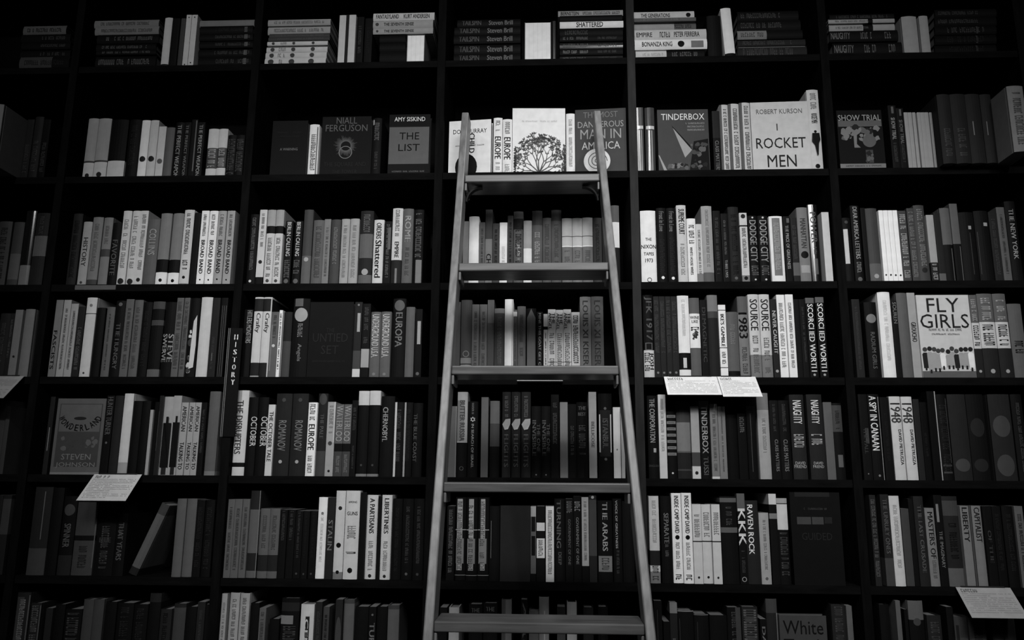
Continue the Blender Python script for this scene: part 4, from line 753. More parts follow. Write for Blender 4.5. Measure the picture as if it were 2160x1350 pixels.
('V', 4, 1, 19, 19, (0, 0), -0.9594, 0.012, 1.9109, 0.019, 0.2375, 1, 0, 0, 0, [('p', 0.2, 0.26, 0.0, 0.9, 4.0), ('p', 0.5, 0.56, 0.0, 0.9, 4.0), ('p', 0.8, 0.86, 0.0, 0.9, 4.0)]),
('V', 4, 2, 1, 15, (0, 0), -0.8851, 0.012, 1.9109, 0.0261, 0.2023, 1, 0, 0, 0, [('t', 'HITLERS MONSTERS', 0.5, 0.98, 6.0, 0.55, 0.65)]),
('V', 4, 2, 2, 15, (0, 0), -0.8557, 0.01, 1.9109, 0.0254, 0.2388, 7, 0, 0, 0, [('b', 0.0, 0.18, 2.0), ('b', 0.82, 1.0, 2.0), ('b', 0.98, 1.0, 7.0), ('t', 'Crafty', 0.55, 0.8, 3.0, 0.6), ('b', 0.0, 0.02, 6.0)]),
('V', 4, 2, 3, 15, (0, 0), -0.8299, 0.012, 1.9109, 0.025, 0.2391, 7, 0, 0, 0, [('b', 0.0, 0.18, 2.0), ('b', 0.82, 1.0, 2.0), ('b', 0.98, 1.0, 7.0), ('t', 'Crafty', 0.55, 0.8, 3.0, 0.6), ('p', 0.88, 1.0, 0.0, 1.0, 7.0)]),
('V', 4, 2, 4, 15, (0, 0), -0.8054, 0.015, 1.9109, 0.0228, 0.195, 4, 0, 0, 0, [('p', 0.1, 0.25, 0.1, 0.8, 5.0), ('d', 0.48, 7.0, 0.4), ('s', 0.6, 0.95, 3.0, 0.4)]),
('V', 4, 2, 5, 15, (0, 0), -0.7847, 0.004, 1.9109, 0.0094, 0.1977, 8, 0, 0, 0, [('s', 0.1, 0.95, 3.0, 0.5)]),
('V', 4, 2, 6, 15, (0, 0), -0.7673, 0.015, 1.9109, 0.0243, 0.1949, 3, 0, 0, 0, [('b', 0.55, 1.0, 2.0)]),
('V', 4, 2, 7, 15, (0, 0), -0.7264, 0.007, 1.9109, 0.0481, 0.2333, 1, 0, 0, 0, [('blob', 0.7, 0.88, 6.0), ('s', 0.5, 0.68, 5.0, 0.3), ('t', 'Angels', 0.2, 0.42, 5.0, 0.3), ('p', 0.1, 0.6, 0.9, 1.0, 4.0)]),
('F', 4, 2, 8, 15, (0, 0), -0.6355, 0.007, 1.9109, 0.1287, 0.2224, 1, 0, 0, 0, [('h', 'THE', 0.62, 0.2, 2.0), ('h', 'UNTIED', 0.52, 0.8, 2.0), ('h', 'SET', 0.36, 0.4, 2.0), ('s2', 0.18, 0.24, 0.8, 2.0)]),
('V', 4, 2, 9, 15, (0, 0), -0.557, 0.01, 1.9109, 0.0217, 0.2228, 2, 0, 0, 0, [('b', 0.0, 0.11, 7.0), ('p', 0.4, 0.8, 0.6, 0.85, 6.0), ('b', 0.11, 0.35, 3.0), ('d', 0.96, 5.0, 0.3)]),
('V', 4, 2, 10, 15, (0, 0), -0.5314, 0.004, 1.9109, 0.0227, 0.2163, 1, 0, 0, 0, [('b', 0.13, 0.38, 6.0), ('s', 0.45, 0.95, 3.0, 0.5)]),
('V', 4, 2, 11, 15, (0, 0), -0.5048, 0.01, 1.9109, 0.0292, 0.1931, 4, 0, 0, 0, [('t', 'UNDERGROUND U.S.A.', 0.3, 0.96, 7.0, 0.7), ('d', 0.05, 5.0, 0.3)]),
('V', 4, 2, 12, 15, (0, 0), -0.4747, 0.012, 1.9109, 0.0294, 0.1943, 4, 0, 0, 0, [('t', 'UNDERGROUND U.S.A.', 0.3, 0.96, 7.0, 0.7), ('d', 0.05, 5.0, 0.3)]),
('V', 4, 2, 13, 15, (0, 0), -0.4364, 0.01, 1.9109, 0.0375, 0.233, 1, 0, 0, 0, [('t', 'EUROPA', 0.38, 0.82, 5.0, 0.55), ('blob', 0.84, 0.98, 4.0)]),
('V', 4, 2, 14, 15, (0, 0), -0.4038, 0.012, 1.9109, 0.0252, 0.208, 4, 0, 0, 0, []),
('V', 4, 2, 15, 15, (0, 0), -0.3769, 0.004, 1.9109, 0.0194, 0.1998, 1, 0, 0, 0, [('p', 0.3, 0.8, 0.48, 0.82, 6.0), ('d', 0.05, 4.0, 0.5)]),
('V', 4, 3, 1, 18, (0, 0), -0.2645, 0.015, 1.9109, 0.015, 0.2229, 3, 0, 0, 0, [('r', 0.1, 2.0, 0.4)]),
('V', 4, 3, 2, 18, (0, 0), -0.2391, 0.01, 1.9109, 0.0315, 0.228, 3, 0, 0, 0, [('r', 0.08, 5.0, 0.4), ('b', 0.12, 0.16, 6.0), ('b', 0.18, 0.25, 5.0), ('r', 0.3, 5.0, 0.3)]),
('V', 4, 3, 3, 18, (0, 0), -0.2118, 0.004, 1.9109, 0.0203, 0.2131, 4, 0, 0, 0, [('s', 0.1, 0.9, 3.0, 0.4)]),
('V', 4, 3, 4, 18, (0, 0), -0.19, 0.015, 1.9109, 0.022, 0.2155, 4, 0, 0, 0, [('s', 0.1, 0.9, 3.0, 0.4)]),
('V', 4, 3, 5, 18, (0, 0), -0.1683, 0.015, 1.9109, 0.019, 0.2289, 4, 0, 0, 0, [('b', 0.0, 0.7, 3.0)]),
('V', 4, 3, 6, 18, (0, 0), -0.143, 0.01, 1.9109, 0.0286, 0.2025, 3, 0, 0, 0, [('b', 0.93, 1.0, 5.0), ('s', 0.1, 0.9, 4.0, 0.4)]),
('V', 4, 3, 7, 18, (0, 0), -0.115, 0.004, 1.9109, 0.0244, 0.2283, 8, 0, 0, 0, [('p', 0.85, 0.9, 0.0, 1.0, 5.0)]),
('V', 4, 3, 8, 18, (0, 0), -0.097, 0.01, 1.9109, 0.0104, 0.1982, 4, 0, 0, 0, [('b', 0.9, 0.97, 7.0), ('s', 0.1, 0.8, 3.0, 0.4)]),
('V', 4, 3, 9, 18, (0, 0), -0.0791, 0.015, 1.9109, 0.0241, 0.2097, 4, 0, 0, 0, [('s', 0.3, 0.9, 3.0, 0.4)]),
('V', 4, 3, 10, 18, (0, 0), -0.0509, 0.015, 1.9109, 0.0289, 0.2033, 1, 0, 0, 0, [('pencil',)]),
('V', 4, 3, 11, 18, (0, 0), -0.026, 0.01, 1.9109, 0.0176, 0.1917, 1, 0, 0, 0, [('t', 'MINE THIS GOAT GET CHILD', 0.02, 0.98, 6.0, 0.4)]),
('V', 4, 3, 12, 18, (0, 0), -0.0092, 0.015, 1.9109, 0.012, 0.1865, 7, 0, 0, 0, [('b', 0.75, 0.8, 1.0), ('b', 0.15, 0.18, 1.0), ('s', 0.2, 0.7, 3.0, 0.3)]),
('V', 4, 3, 13, 18, (0, 0), 0.0086, 0.01, 1.9109, 0.022, 0.1991, 7, 0, 0, 0, [('t', 'ANGEL', 0.7, 0.95, 1.0, 0.4, 0.28), ('t', 'THE', 0.78, 0.95, 1.0, 0.4, 0.72), ('s', 0.05, 0.65, 4.0, 0.6), ('b', 0.22, 0.23, 4.0)]),
('V', 4, 3, 14, 18, (0, 0), 0.0308, 0.01, 1.9109, 0.0208, 0.1974, 7, 0, 0, 0, [('t', 'ANGEL', 0.7, 0.95, 1.0, 0.4, 0.28), ('t', 'THE', 0.78, 0.95, 1.0, 0.4, 0.72), ('s', 0.05, 0.65, 4.0, 0.6), ('b', 0.22, 0.23, 4.0)]),
('V', 4, 3, 15, 18, (0, 0), 0.0531, 0.007, 1.9109, 0.0223, 0.1983, 7, 0, 0, 0, [('t', 'ANGEL', 0.7, 0.95, 1.0, 0.4, 0.28), ('t', 'THE', 0.78, 0.95, 1.0, 0.4, 0.72), ('s', 0.05, 0.65, 4.0, 0.6), ('b', 0.22, 0.23, 4.0)]),
('V', 4, 3, 16, 18, (0, 0), 0.0774, 0.012, 1.9109, 0.0235, 0.191, 7, 0, 0, 0, [('s', 0.03, 0.95, 2.0, 0.6)]),
('V', 4, 3, 17, 18, (0, 0), 0.1059, 0.012, 1.9109, 0.0311, 0.2369, 5, 0, 0, 0, [('t', 'LOUIS XI KISER', 0.15, 0.95, 3.0, 0.5), ('d', 0.08, 3.0, 0.9)]),
('V', 4, 3, 18, 18, (0, 0), 0.1403, 0.015, 1.9109, 0.0351, 0.2383, 4, 0, 0, 0, [('t', 'LOUIS XI KISER', 0.15, 0.95, 3.0, 0.5), ('d', 0.08, 3.0, 0.9)]),
('V', 4, 4, 1, 21, (0, 0), 0.2863, 0.015, 1.9109, 0.0289, 0.2419, 1, 0, 0, 0, [('t', 'JFK 1917', 0.45, 0.98, 4.0, 0.75), ('p', 0.15, 0.85, 0.33, 0.42, 4.0), ('p', 0.25, 0.75, 0.34, 0.41, 1.0), ('b', 0.0, 0.33, 7.0), ('t', 'JOSH', 0.1, 0.3, 1.0, 0.5, 0.7), ('s', 0.08, 0.3, 2.0, 0.5, 0.3)]),
('V', 4, 4, 2, 21, (0, 0), 0.3094, 0.01, 1.9109, 0.0162, 0.2365, 2, 0, 0, 0, [('s', 0.3, 0.95, 3.0, 0.6), ('d', 0.06, 5.0, 0.4)]),
('V', 4, 4, 3, 21, (0, 0), 0.3266, 0.012, 1.9109, 0.0159, 0.2369, 2, 0, 0, 0, [('s', 0.3, 0.95, 3.0, 0.6), ('d', 0.06, 5.0, 0.4)]),
('V', 4, 4, 4, 21, (0, 0), 0.3429, 0.007, 1.9109, 0.0155, 0.2356, 2, 0, 0, 0, [('s', 0.3, 0.95, 3.0, 0.6), ('d', 0.06, 5.0, 0.4)]),
('V', 4, 4, 5, 21, (0, 0), 0.3599, 0.007, 1.9109, 0.0169, 0.2356, 2, 0, 0, 0, [('s', 0.3, 0.95, 3.0, 0.6), ('d', 0.06, 5.0, 0.4)]),
('V', 4, 4, 6, 21, (0, 0), 0.3874, 0.015, 1.9109, 0.0324, 0.2398, 8, 0, 0, 0, [('p', 0.0, 1.0, 0.1, 0.3, 1.0), ('p', 0.35, 0.65, 0.12, 0.24, 7.0), ('s', 0.5, 0.95, 7.0, 0.3)]),
('V', 4, 4, 7, 21, (0, 0), 0.4186, 0.012, 1.9109, 0.0287, 0.2323, 4, 0, 0, 0, [('b', 0.37, 0.8, 8.0), ('h', 'WINE', 0.75, 0.9, 1.0), ('h', 'LIKE', 0.7, 0.6, 1.0), ('s', 0.58, 0.66, 2.0, 0.8), ('blotch2',)]),
('V', 4, 4, 8, 21, (0, 0), 0.4453, 0.015, 1.9109, 0.0205, 0.2267, 1, 0, 0, 0, [('t', 'DEMAGNETIC', 0.2, 0.9, 3.0, 0.5)]),
('V', 4, 4, 9, 21, (0, 0), 0.4704, 0.012, 1.9109, 0.0287, 0.2405, 2, 0, 0, 0, [('b', 0.8, 1.0, 5.0), ('b', 0.72, 0.8, 3.0)]),  # pale top over dark body paints a lit wedge and shadow
('V', 4, 4, 10, 21, (0, 0), 0.4955, 0.007, 1.9109, 0.0204, 0.2102, 8, 0, 0, 0, [('t', "IKE'S GAMBLE", 0.42, 0.87, 1.0, 0.5), ('b', 0.4, 0.41, 2.0), ('b', 0.13, 0.14, 2.0), ('b', 0.92, 0.93, 2.0), ('s', 0.18, 0.35, 3.0, 0.5)]),
('V', 4, 4, 11, 21, (0, 0), 0.5231, 0.007, 1.9109, 0.0325, 0.1895, 4, 0, 0, 0, [('s', 0.5, 0.9, 5.0, 0.4), ('b', 0.0, 0.1, 1.0)]),
('V', 4, 4, 12, 21, (0, 0), 0.556, 0.015, 1.9109, 0.0273, 0.2367, 5, 0, 0, 0, [('t', '1983', 0.48, 0.8, 1.0, 0.9), ('s', 0.05, 0.4, 3.0, 0.5), ('b', 0.8, 1.0, 4.0)]),
('V', 4, 4, 13, 21, (0, 0), 0.5852, 0.004, 1.9109, 0.0299, 0.2402, 7, 0, 0, 0, [('t', 'SOURCE', 0.56, 0.94, 2.0, 0.7), ('b', 0.0, 0.27, 5.0), ('s', 0.05, 0.5, 4.0, 0.5)]),
('V', 4, 4, 14, 21, (0, 0), 0.6176, 0.01, 1.9109, 0.0295, 0.2415, 7, 0, 0, 0, [('t', 'SOURCE', 0.56, 0.94, 2.0, 0.7), ('b', 0.0, 0.27, 5.0), ('s', 0.05, 0.5, 4.0, 0.5)]),
('V', 4, 4, 15, 21, (0, 0), 0.6413, 0.004, 1.9109, 0.0166, 0.2255, 2, 0, 0, 0, [('t', 'NEVER CAUGHT', 0.3, 0.85, 7.0, 0.6), ('d', 0.08, 6.0, 0.5)]),
('V', 4, 4, 16, 21, (0, 0), 0.6641, 0.012, 1.9109, 0.0223, 0.2405, 8, 0, 0, 0, [('s', 0.1, 0.9, 5.0, 0.5)]),
('V', 4, 4, 17, 21, (0, 0), 0.6866, 0.004, 1.9109, 0.0214, 0.2394, 8, 0, 0, 0, [('s', 0.1, 0.9, 5.0, 0.4)]),
('V', 4, 4, 18, 21, (0, 0), 0.708, 0.01, 1.9109, 0.0148, 0.2267, 1, 0, 0, 0, [('s', 0.2, 0.8, 2.0, 0.4)]),
('V', 4, 4, 19, 21, (0, 0), 0.7259, 0.015, 1.9109, 0.0163, 0.2278, 1, 0, 0, 0, [('s', 0.2, 0.9, 3.0, 0.3)]),
('V', 4, 4, 20, 21, (0, 0), 0.7473, 0.015, 1.9109, 0.0233, 0.2318, 1, 0, 0, 0, [('t', 'SCORCHED WORTH', 0.08, 0.92, 8.0, 0.65), ('d', 0.04, 6.0, 0.3), ('b', 0.93, 1.0, 4.0)]),
('V', 4, 4, 21, 21, (0, 0), 0.7753, 0.015, 1.9109, 0.0233, 0.2338, 1, 0, 0, 0, [('t', 'SCORCHED WORTH', 0.08, 0.92, 8.0, 0.65), ('d', 0.04, 6.0, 0.3), ('b', 0.93, 1.0, 4.0)]),
('V', 4, 5, 1, 11, (0, 0), 0.873, 0.007, 1.9109, 0.0216, 0.2254, 2, 0, 0, 0, [('s', 0.1, 0.9, 3.0, 0.3)]),
('V', 4, 5, 2, 11, (0, 0), 0.915, 0.01, 1.9109, 0.0339, 0.2177, 1, 0, 0, 0, [('blob', 0.72, 0.84, 5.0), ('t', 'RADIUM GIRLS', 0.12, 0.6, 4.0, 0.35)]),
('V', 4, 5, 3, 11, (0, 0), 0.9575, 0.015, 1.9109, 0.0347, 0.2484, 8, 0, 0, 0, [('s', 0.2, 0.9, 7.0, 0.3)]),
('V', 4, 5, 4, 11, (0, 0), 0.9826, 0.012, 1.9109, 0.0143, 0.222, 1, 0, 0, 0, [('t', 'SOUREN', 0.7, 0.98, 5.0, 0.7)]),
('V', 4, 5, 5, 11, (0, 0), 1.0049, 0.012, 1.9109, 0.028, 0.2446, 4, 0, 0, 0, []),
('V', 4, 5, 6, 11, (0, 0), 1.031, 0.012, 1.9109, 0.022, 0.2449, 6, 0, 0, 0, [('t', 'GROUCHO', 0.42, 0.65, 1.0, 0.6)]),
('F', 4, 5, 7, 11, (0, 0), 1.1152, 0.007, 1.9109, 0.1451, 0.2368, 7, 0, 0, 0, [('h', 'FLY', 0.875, 0.62, 2.0), ('h', 'GIRLS', 0.68, 0.92, 2.0), ('s2', 0.55, 0.6, 0.78, 3.0), ('s2', 0.505, 0.54, 0.72, 3.0), ('people',), ('q', 0.0, 1.0, 0.0, 0.08, 4.0)]),
('V', 4, 5, 8, 11, (0, 0), 1.2023, 0.012, 1.9109, 0.0202, 0.2376, 2, 0, 0, 0, [('b', 0.66, 1.0, 4.0), ('b', 0.35, 0.66, 7.0), ('s', 0.38, 0.63, 2.0, 0.7), ('s', 0.68, 0.95, 6.0, 0.6), ('d', 0.08, 6.0, 0.4)]),
('V', 4, 5, 9, 11, (0, 0), 1.2353, 0.01, 1.9109, 0.0418, 0.2411, 2, 0, 0, 0, [('b', 0.66, 1.0, 4.0), ('b', 0.35, 0.66, 7.0), ('s', 0.38, 0.63, 2.0, 0.7), ('s', 0.68, 0.95, 6.0, 0.6), ('d', 0.08, 6.0, 0.3)]),
('V', 4, 5, 10, 11, (0, 0), 1.2767, 0.012, 1.9109, 0.0357, 0.2414, 2, 0, 0, 0, [('b', 0.66, 1.0, 4.0), ('b', 0.35, 0.66, 7.0), ('s', 0.38, 0.63, 2.0, 0.7), ('s', 0.68, 0.95, 6.0, 0.6), ('d', 0.08, 6.0, 0.3)]),
('V', 4, 5, 11, 11, (0, 0), 1.3157, 0.012, 1.9109, 0.0379, 0.2119, 4, 0, 0, 0, [('s', 0.3, 0.5, 1.0, 0.6)]),
('V', 5, 0, 1, 2, (0, 0), -1.5941, 0.012, 1.6308, 0.0219, 0.2133, 3, 0, 0, 0, []),
('V', 5, 0, 2, 2, (0, 0), -1.5728, 0.007, 1.6308, 0.0125, 0.1944, 3, 0, 0, 0, []),
('V', 5, 1, 1, 17, (0, 0), -1.4487, 0.015, 1.6308, 0.014, 0.2232, 2, 1, 0, 0, [('p', 0.4, 0.6, 0.3, 0.6, 5.0)]),
('F', 5, 1, 2, 17, (0, 0), -1.3603, 0.015, 1.6308, 0.1442, 0.2178, 4, 0, 0, 0, [('q', 0.06, 0.94, 0.1, 0.93, 3.0), ('q', 0.08, 0.92, 0.56, 0.92, 4.0), ('arc',), ('h', 'STEVEN', 0.23, 0.6, 5.0), ('h', 'JOHNSON', 0.12, 0.8, 5.0), ('q', 0.0, 1.0, 0.0, 0.03, 5.0)]),
('V', 5, 1, 3, 17, (0, 0), -1.2727, 0.01, 1.6308, 0.0222, 0.2261, 1, 0, 0, 0, [('t', 'HUNTER TURNER', 0.5, 0.98, 4.0, 0.7), ('d', 0.4, 4.0, 0.3)]),
('V', 5, 1, 4, 17, (0, 0), -1.2478, 0.01, 1.6308, 0.025, 0.2262, 2, 0, 0, 0, []),
('V', 5, 1, 5, 17, (0, 0), -1.221, 0.012, 1.6308, 0.0275, 0.2326, 7, 0, 0, 0, [('b', 0.0, 0.15, 6.0)]),
('V', 5, 1, 6, 17, (0, 0), -1.1915, 0.01, 1.6308, 0.0256, 0.211, 1, 0, 0, 0, []),
('V', 5, 1, 7, 17, (0, 0), -1.1661, 0.012, 1.6308, 0.0241, 0.2112, 1, 0, 0, 0, []),
('V', 5, 1, 8, 17, (0, 0), -1.1442, 0.004, 1.6308, 0.0086, 0.1847, 6, 0, 0, 0, []),
('V', 5, 1, 9, 17, (0, 0), -1.1337, 0.01, 1.6308, 0.0111, 0.2081, 1, 1, 0, 0, []),
('V', 5, 1, 10, 17, (0, 0), -1.1209, 0.01, 1.6308, 0.0121, 0.2264, 2, 1, 0, 0, [('p', 0.1, 0.16, 0.3, 0.8, 4.0)]),
('V', 5, 1, 11, 17, (0, 0), -1.1006, 0.012, 1.6308, 0.0274, 0.2236, 6, 0, 0, 0, [('tower',)]),
('V', 5, 1, 12, 17, (0, 0), -1.0737, 0.01, 1.6308, 0.0232, 0.2265, 6, 0, 0, 0, [('tower',)]),
('V', 5, 1, 13, 17, (0, 0), -1.0493, 0.007, 1.6308, 0.0202, 0.2064, 6, 0, 0, 0, [('t', 'AMERICAN', 0.6, 0.95, 3.0, 0.6), ('t', 'TALKING TO', 0.08, 0.45, 2.0, 0.6)]),
('V', 5, 1, 14, 17, (0, 0), -1.0302, 0.012, 1.6308, 0.0169, 0.207, 6, 0, 0, 0, [('t', 'AMERICAN', 0.6, 0.95, 3.0, 0.6), ('t', 'TALKING TO', 0.08, 0.45, 2.0, 0.6)]),
('V', 5, 1, 15, 17, (0, 0), -1.0088, 0.004, 1.6308, 0.0173, 0.2062, 6, 0, 0, 0, [('t', 'AMERICAN', 0.6, 0.95, 3.0, 0.6), ('t', 'TALKING TO', 0.08, 0.45, 2.0, 0.6)]),
('V', 5, 1, 16, 17, (0, 0), -0.9914, 0.004, 1.6308, 0.0151, 0.2063, 1, 0, 0, 0, [('s', 0.3, 0.9, 3.0, 0.4)]),
('V', 5, 1, 17, 17, (0, 0), -0.9676, 0.015, 1.6308, 0.0313, 0.2395, 4, 0, 0, 0, [('b', 0.0, 0.05, 5.0)]),
('V', 5, 2, 1, 18, (0, 0), -0.8843, 0.012, 1.6308, 0.0352, 0.2424, 7, 0, 0, 0, [('t', 'THE DISRUPTERS', 0.25, 0.88, 3.0, 0.55, 0.35), ('b', 0.1, 0.15, 1.0)]),
('V', 5, 2, 2, 18, (0, 0), -0.8495, 0.007, 1.6308, 0.027, 0.2221, 1, 0, 0, 0, [('t', 'OCTOBER', 0.37, 0.75, 7.0, 0.6, 0.7)]),
('V', 5, 2, 3, 18, (0, 0), -0.821, 0.01, 1.6308, 0.0288, 0.2225, 1, 0, 0, 0, [('t', 'OCTOBER', 0.37, 0.75, 7.0, 0.6, 0.7)]),
('V', 5, 2, 4, 18, (0, 0), -0.7934, 0.004, 1.6308, 0.019, 0.2007, 7, 0, 0, 0, [('t', 'THE OCTOBER TALE', 0.2, 0.9, 3.0, 0.6)]),
('V', 5, 2, 5, 18, (0, 0), -0.7605, 0.007, 1.6308, 0.0453, 0.2329, 2, 0, 0, 0, [('t', 'ROMANOV', 0.3, 0.67, 5.0, 0.5), ('d', 0.17, 6.0, 0.22), ('d', 0.92, 3.0, 0.25)]),
('V', 5, 2, 6, 18, (0, 0), -0.7146, 0.012, 1.6308, 0.0453, 0.2335, 2, 0, 0, 0, [('t', 'ROMANOV', 0.3, 0.67, 5.0, 0.5), ('d', 0.17, 6.0, 0.22), ('d', 0.92, 3.0, 0.25)]),
('V', 5, 2, 7, 18, (0, 0), -0.675, 0.004, 1.6308, 0.0252, 0.2071, 8, 0, 0, 0, [('t', 'EUROPE', 0.35, 0.7, 1.0, 0.7), ('s', 0.04, 0.3, 4.0, 0.5), ('s', 0.75, 0.98, 4.0, 0.6)]),
('V', 5, 2, 8, 18, (0, 0), -0.6484, 0.012, 1.6308, 0.0268, 0.2337, 2, 0, 0, 0, [('t', 'THE PALE', 0.45, 0.75, 4.0, 0.4), ('blob', 0.86, 1.0, 3.0), ('b', 0.0, 0.3, 3.0)]),
('V', 5, 2, 9, 18, (0, 0), -0.6229, 0.015, 1.6308, 0.0229, 0.2098, 6, 0, 0, 0, [('d', 0.44, 3.0, 0.5), ('d', 0.07, 2.0, 0.3), ('s', 0.55, 0.95, 5.0, 0.5), ('p', 0.85, 0.95, 0.45, 1.0, 7.0)]),
('V', 5, 2, 10, 18, (0, 0), -0.5984, 0.015, 1.6308, 0.0225, 0.2032, 4, 0, 0, 0, [('t', 'WATERLOO', 0.48, 0.98, 6.0, 0.8), ('b', 0.34, 0.45, 1.0), ('b', 0.0, 0.34, 3.0), ('s', 0.05, 0.3, 5.0, 0.4)]),
('V', 5, 2, 11, 18, (0, 0), -0.5741, 0.01, 1.6308, 0.0216, 0.2028, 4, 0, 0, 0, [('t', 'WATERLOO', 0.48, 0.98, 6.0, 0.8), ('b', 0.34, 0.45, 1.0), ('b', 0.0, 0.34, 3.0), ('s', 0.05, 0.3, 5.0, 0.4)]),
('V', 5, 2, 12, 18, (0, 0), -0.5539, 0.007, 1.6308, 0.0155, 0.2137, 1, 0, 0, 0, [('s', 0.6, 0.95, 3.0, 0.5), ('s', 0.1, 0.4, 3.0, 0.3)]),
('V', 5, 2, 13, 18, (0, 0), -0.5302, 0.012, 1.6308, 0.0308, 0.2415, 1, 0, 0, 0, [('b', 0.83, 1.0, 7.0), ('b', 0.0, 0.03, 5.0), ('d', 0.13, 3.0, 0.2)]),
('V', 5, 2, 14, 18, (0, 0), -0.4962, 0.004, 1.6308, 0.031, 0.2412, 1, 0, 0, 0, [('b', 0.83, 1.0, 7.0), ('b', 0.0, 0.03, 5.0), ('d', 0.13, 3.0, 0.2)]),
('V', 5, 2, 15, 18, (0, 0), -0.4593, 0.007, 1.6308, 0.0381, 0.2259, 1, 0, 0, 0, [('t', 'CHERNOBYL', 0.43, 0.86, 6.0, 0.4, 0.35)]),
('V', 5, 2, 16, 18, (0, 0), -0.4265, 0.012, 1.6308, 0.0265, 0.2093, 1, 0, 0, 0, [('p', 0.0, 0.24, 0.0, 1.0, 7.0), ('s', 0.2, 0.9, 3.0, 0.4)]),  # left panel paints the bright edge highlight
('V', 5, 2, 17, 18, (0, 0), -0.3995, 0.01, 1.6308, 0.0244, 0.2086, 1, 0, 0, 0, [('p', 0.0, 0.22, 0.0, 1.0, 6.0), ('s', 0.2, 0.9, 2.0, 0.4)]),  # edge highlight painted here too, slightly dimmer
('V', 5, 2, 18, 18, (0, 0), -0.3719, 0.007, 1.6308, 0.0267, 0.2066, 1, 0, 0, 0, [('t', 'THE BLUE COAST', 0.2, 0.85, 4.0, 0.4, 0.25)]),
('V', 5, 3, 1, 18, (0, 0), -0.2728, 0.01, 1.6308, 0.0225, 0.1981, 4, 0, 0, 0, [('p', 0.88, 1.0, 0.0, 1.0, 5.0)]),
('V', 5, 3, 2, 18, (0, 0), -0.2457, 0.01, 1.6308, 0.0287, 0.2387, 1, 0, 0, 0, [('b', 0.4, 1.0, 6.0), ('p', 0.0, 0.7, 0.42, 0.9, 5.0), ('t', 'BUTTER RUSSIA', 0.42, 0.9, 3.0, 0.5), ('r', 0.1, 4.0, 0.2)]),
('V', 5, 3, 3, 18, (0, 0), -0.2159, 0.012, 1.6308, 0.0278, 0.2119, 1, 0, 0, 0, [('t', 'IN SEARCH OF ISRAEL', 0.12, 0.7, 6.0, 0.25), ('star', 0.76, 6.0), ('s', 0.83, 0.98, 5.0, 0.2)]),
('V', 5, 3, 4, 18, (0, 0), -0.1822, 0.015, 1.6308, 0.0201, 0.2243, 4, 0, 0, 0, []),
('V', 5, 3, 5, 18, (0, 0), -0.1536, 0.012, 1.6308, 0.0265, 0.2136, 3, 0, 0, 0, [('b', 0.7, 1.0, 4.0), ('b', 0.0, 0.4, 1.0)]),
('V', 5, 3, 6, 18, (0, 0), -0.1206, 0.015, 1.6308, 0.0239, 0.2395, 2, 0, 0, 0, [('moon', 0.6), ('t', 'FLIGHTS', 0.12, 0.5, 4.0, 0.5), ('s', 0.7, 0.95, 4.0, 0.4)]),
('V', 5, 3, 7, 18, (0, 0), -0.0935, 0.015, 1.6308, 0.0256, 0.2396, 2, 0, 0, 0, [('moon', 0.6), ('t', 'FLIGHTS', 0.12, 0.5, 4.0, 0.5), ('s', 0.7, 0.95, 4.0, 0.4)]),
('V', 5, 3, 8, 18, (0, 0), -0.0648, 0.004, 1.6308, 0.0263, 0.2384, 2, 0, 0, 0, [('moon', 0.6), ('t', 'FLIGHTS', 0.12, 0.5, 4.0, 0.5), ('s', 0.7, 0.95, 4.0, 0.4)]),
('V', 5, 3, 9, 18, (0, 0), -0.0362, 0.004, 1.6308, 0.0269, 0.1982, 1, 0, 0, 0, [('t', 'INVISIBLE', 0.3, 0.8, 4.0, 0.4, 0.3), ('t', 'THE ONE', 0.35, 0.75, 4.0, 0.35, 0.75), ('d', 0.04, 5.0, 0.15)]),
('V', 5, 3, 10, 18, (0, 0), -0.0087, 0.007, 1.6308, 0.0263, 0.1985, 1, 0, 0, 0, [('t', 'INVISIBLE', 0.3, 0.8, 4.0, 0.4, 0.3), ('t', 'THE ONE', 0.35, 0.75, 4.0, 0.35, 0.75), ('d', 0.04, 5.0, 0.15)]),
('V', 5, 3, 11, 18, (0, 0), 0.0167, 0.01, 1.6308, 0.0222, 0.2317, 1, 1, 0, 0, [('s', 0.4, 0.9, 3.0, 0.5)]),
('V', 5, 3, 12, 18, (0, 0), 0.0416, 0.01, 1.6308, 0.0216, 0.2103, 5, 0, 0, 0, []),
('V', 5, 3, 13, 18, (0, 0), 0.0652, 0.015, 1.6308, 0.0231, 0.2054, 1, 1, 0, 0, [('s', 0.3, 0.7, 3.0, 0.4)]),
('V', 5, 3, 14, 18, (0, 0), 0.0929, 0.01, 1.6308, 0.0309, 0.2104, 1, 1, 0, 0, [('h', 'THE', 0.92, 0.7, 4.0), ('h', 'BEST', 0.84, 0.7, 4.0), ('s', 0.3, 0.75, 3.0, 0.6)]),
('V', 5, 3, 15, 18, (0, 0), 0.1229, 0.015, 1.6308, 0.0216, 0.24, 6, 0, 0, 0, [('t', 'BELLICOSE', 0.35, 0.65, 4.0, 0.4)]),
('V', 5, 3, 16, 18, (0, 0), 0.1578, 0.01, 1.6308, 0.0384, 0.235, 1, 1, 0, 0, [('p', 0.1, 0.9, 0.25, 0.8, 2.0), ('p', 0.06, 0.14, 0.3, 0.75, 7.0), ('p', 0.86, 0.94, 0.3, 0.75, 7.0), ('t', 'ISTANBUL', 0.35, 0.7, 4.0, 0.4), ('d', 0.82, 4.0, 0.2), ('d', 0.22, 4.0, 0.2)]),
('V', 5, 3, 17, 18, (0, 0), 0.1903, 0.015, 1.6308, 0.02, 0.1968, 7, 0, 0, 0, [('d', 0.4, 4.0, 0.2)]),
('V', 5, 3, 18, 18, (0, 0), 0.2057, 0.004, 1.6308, 0.0095, 0.1959, 6, 0, 0, 0, []),
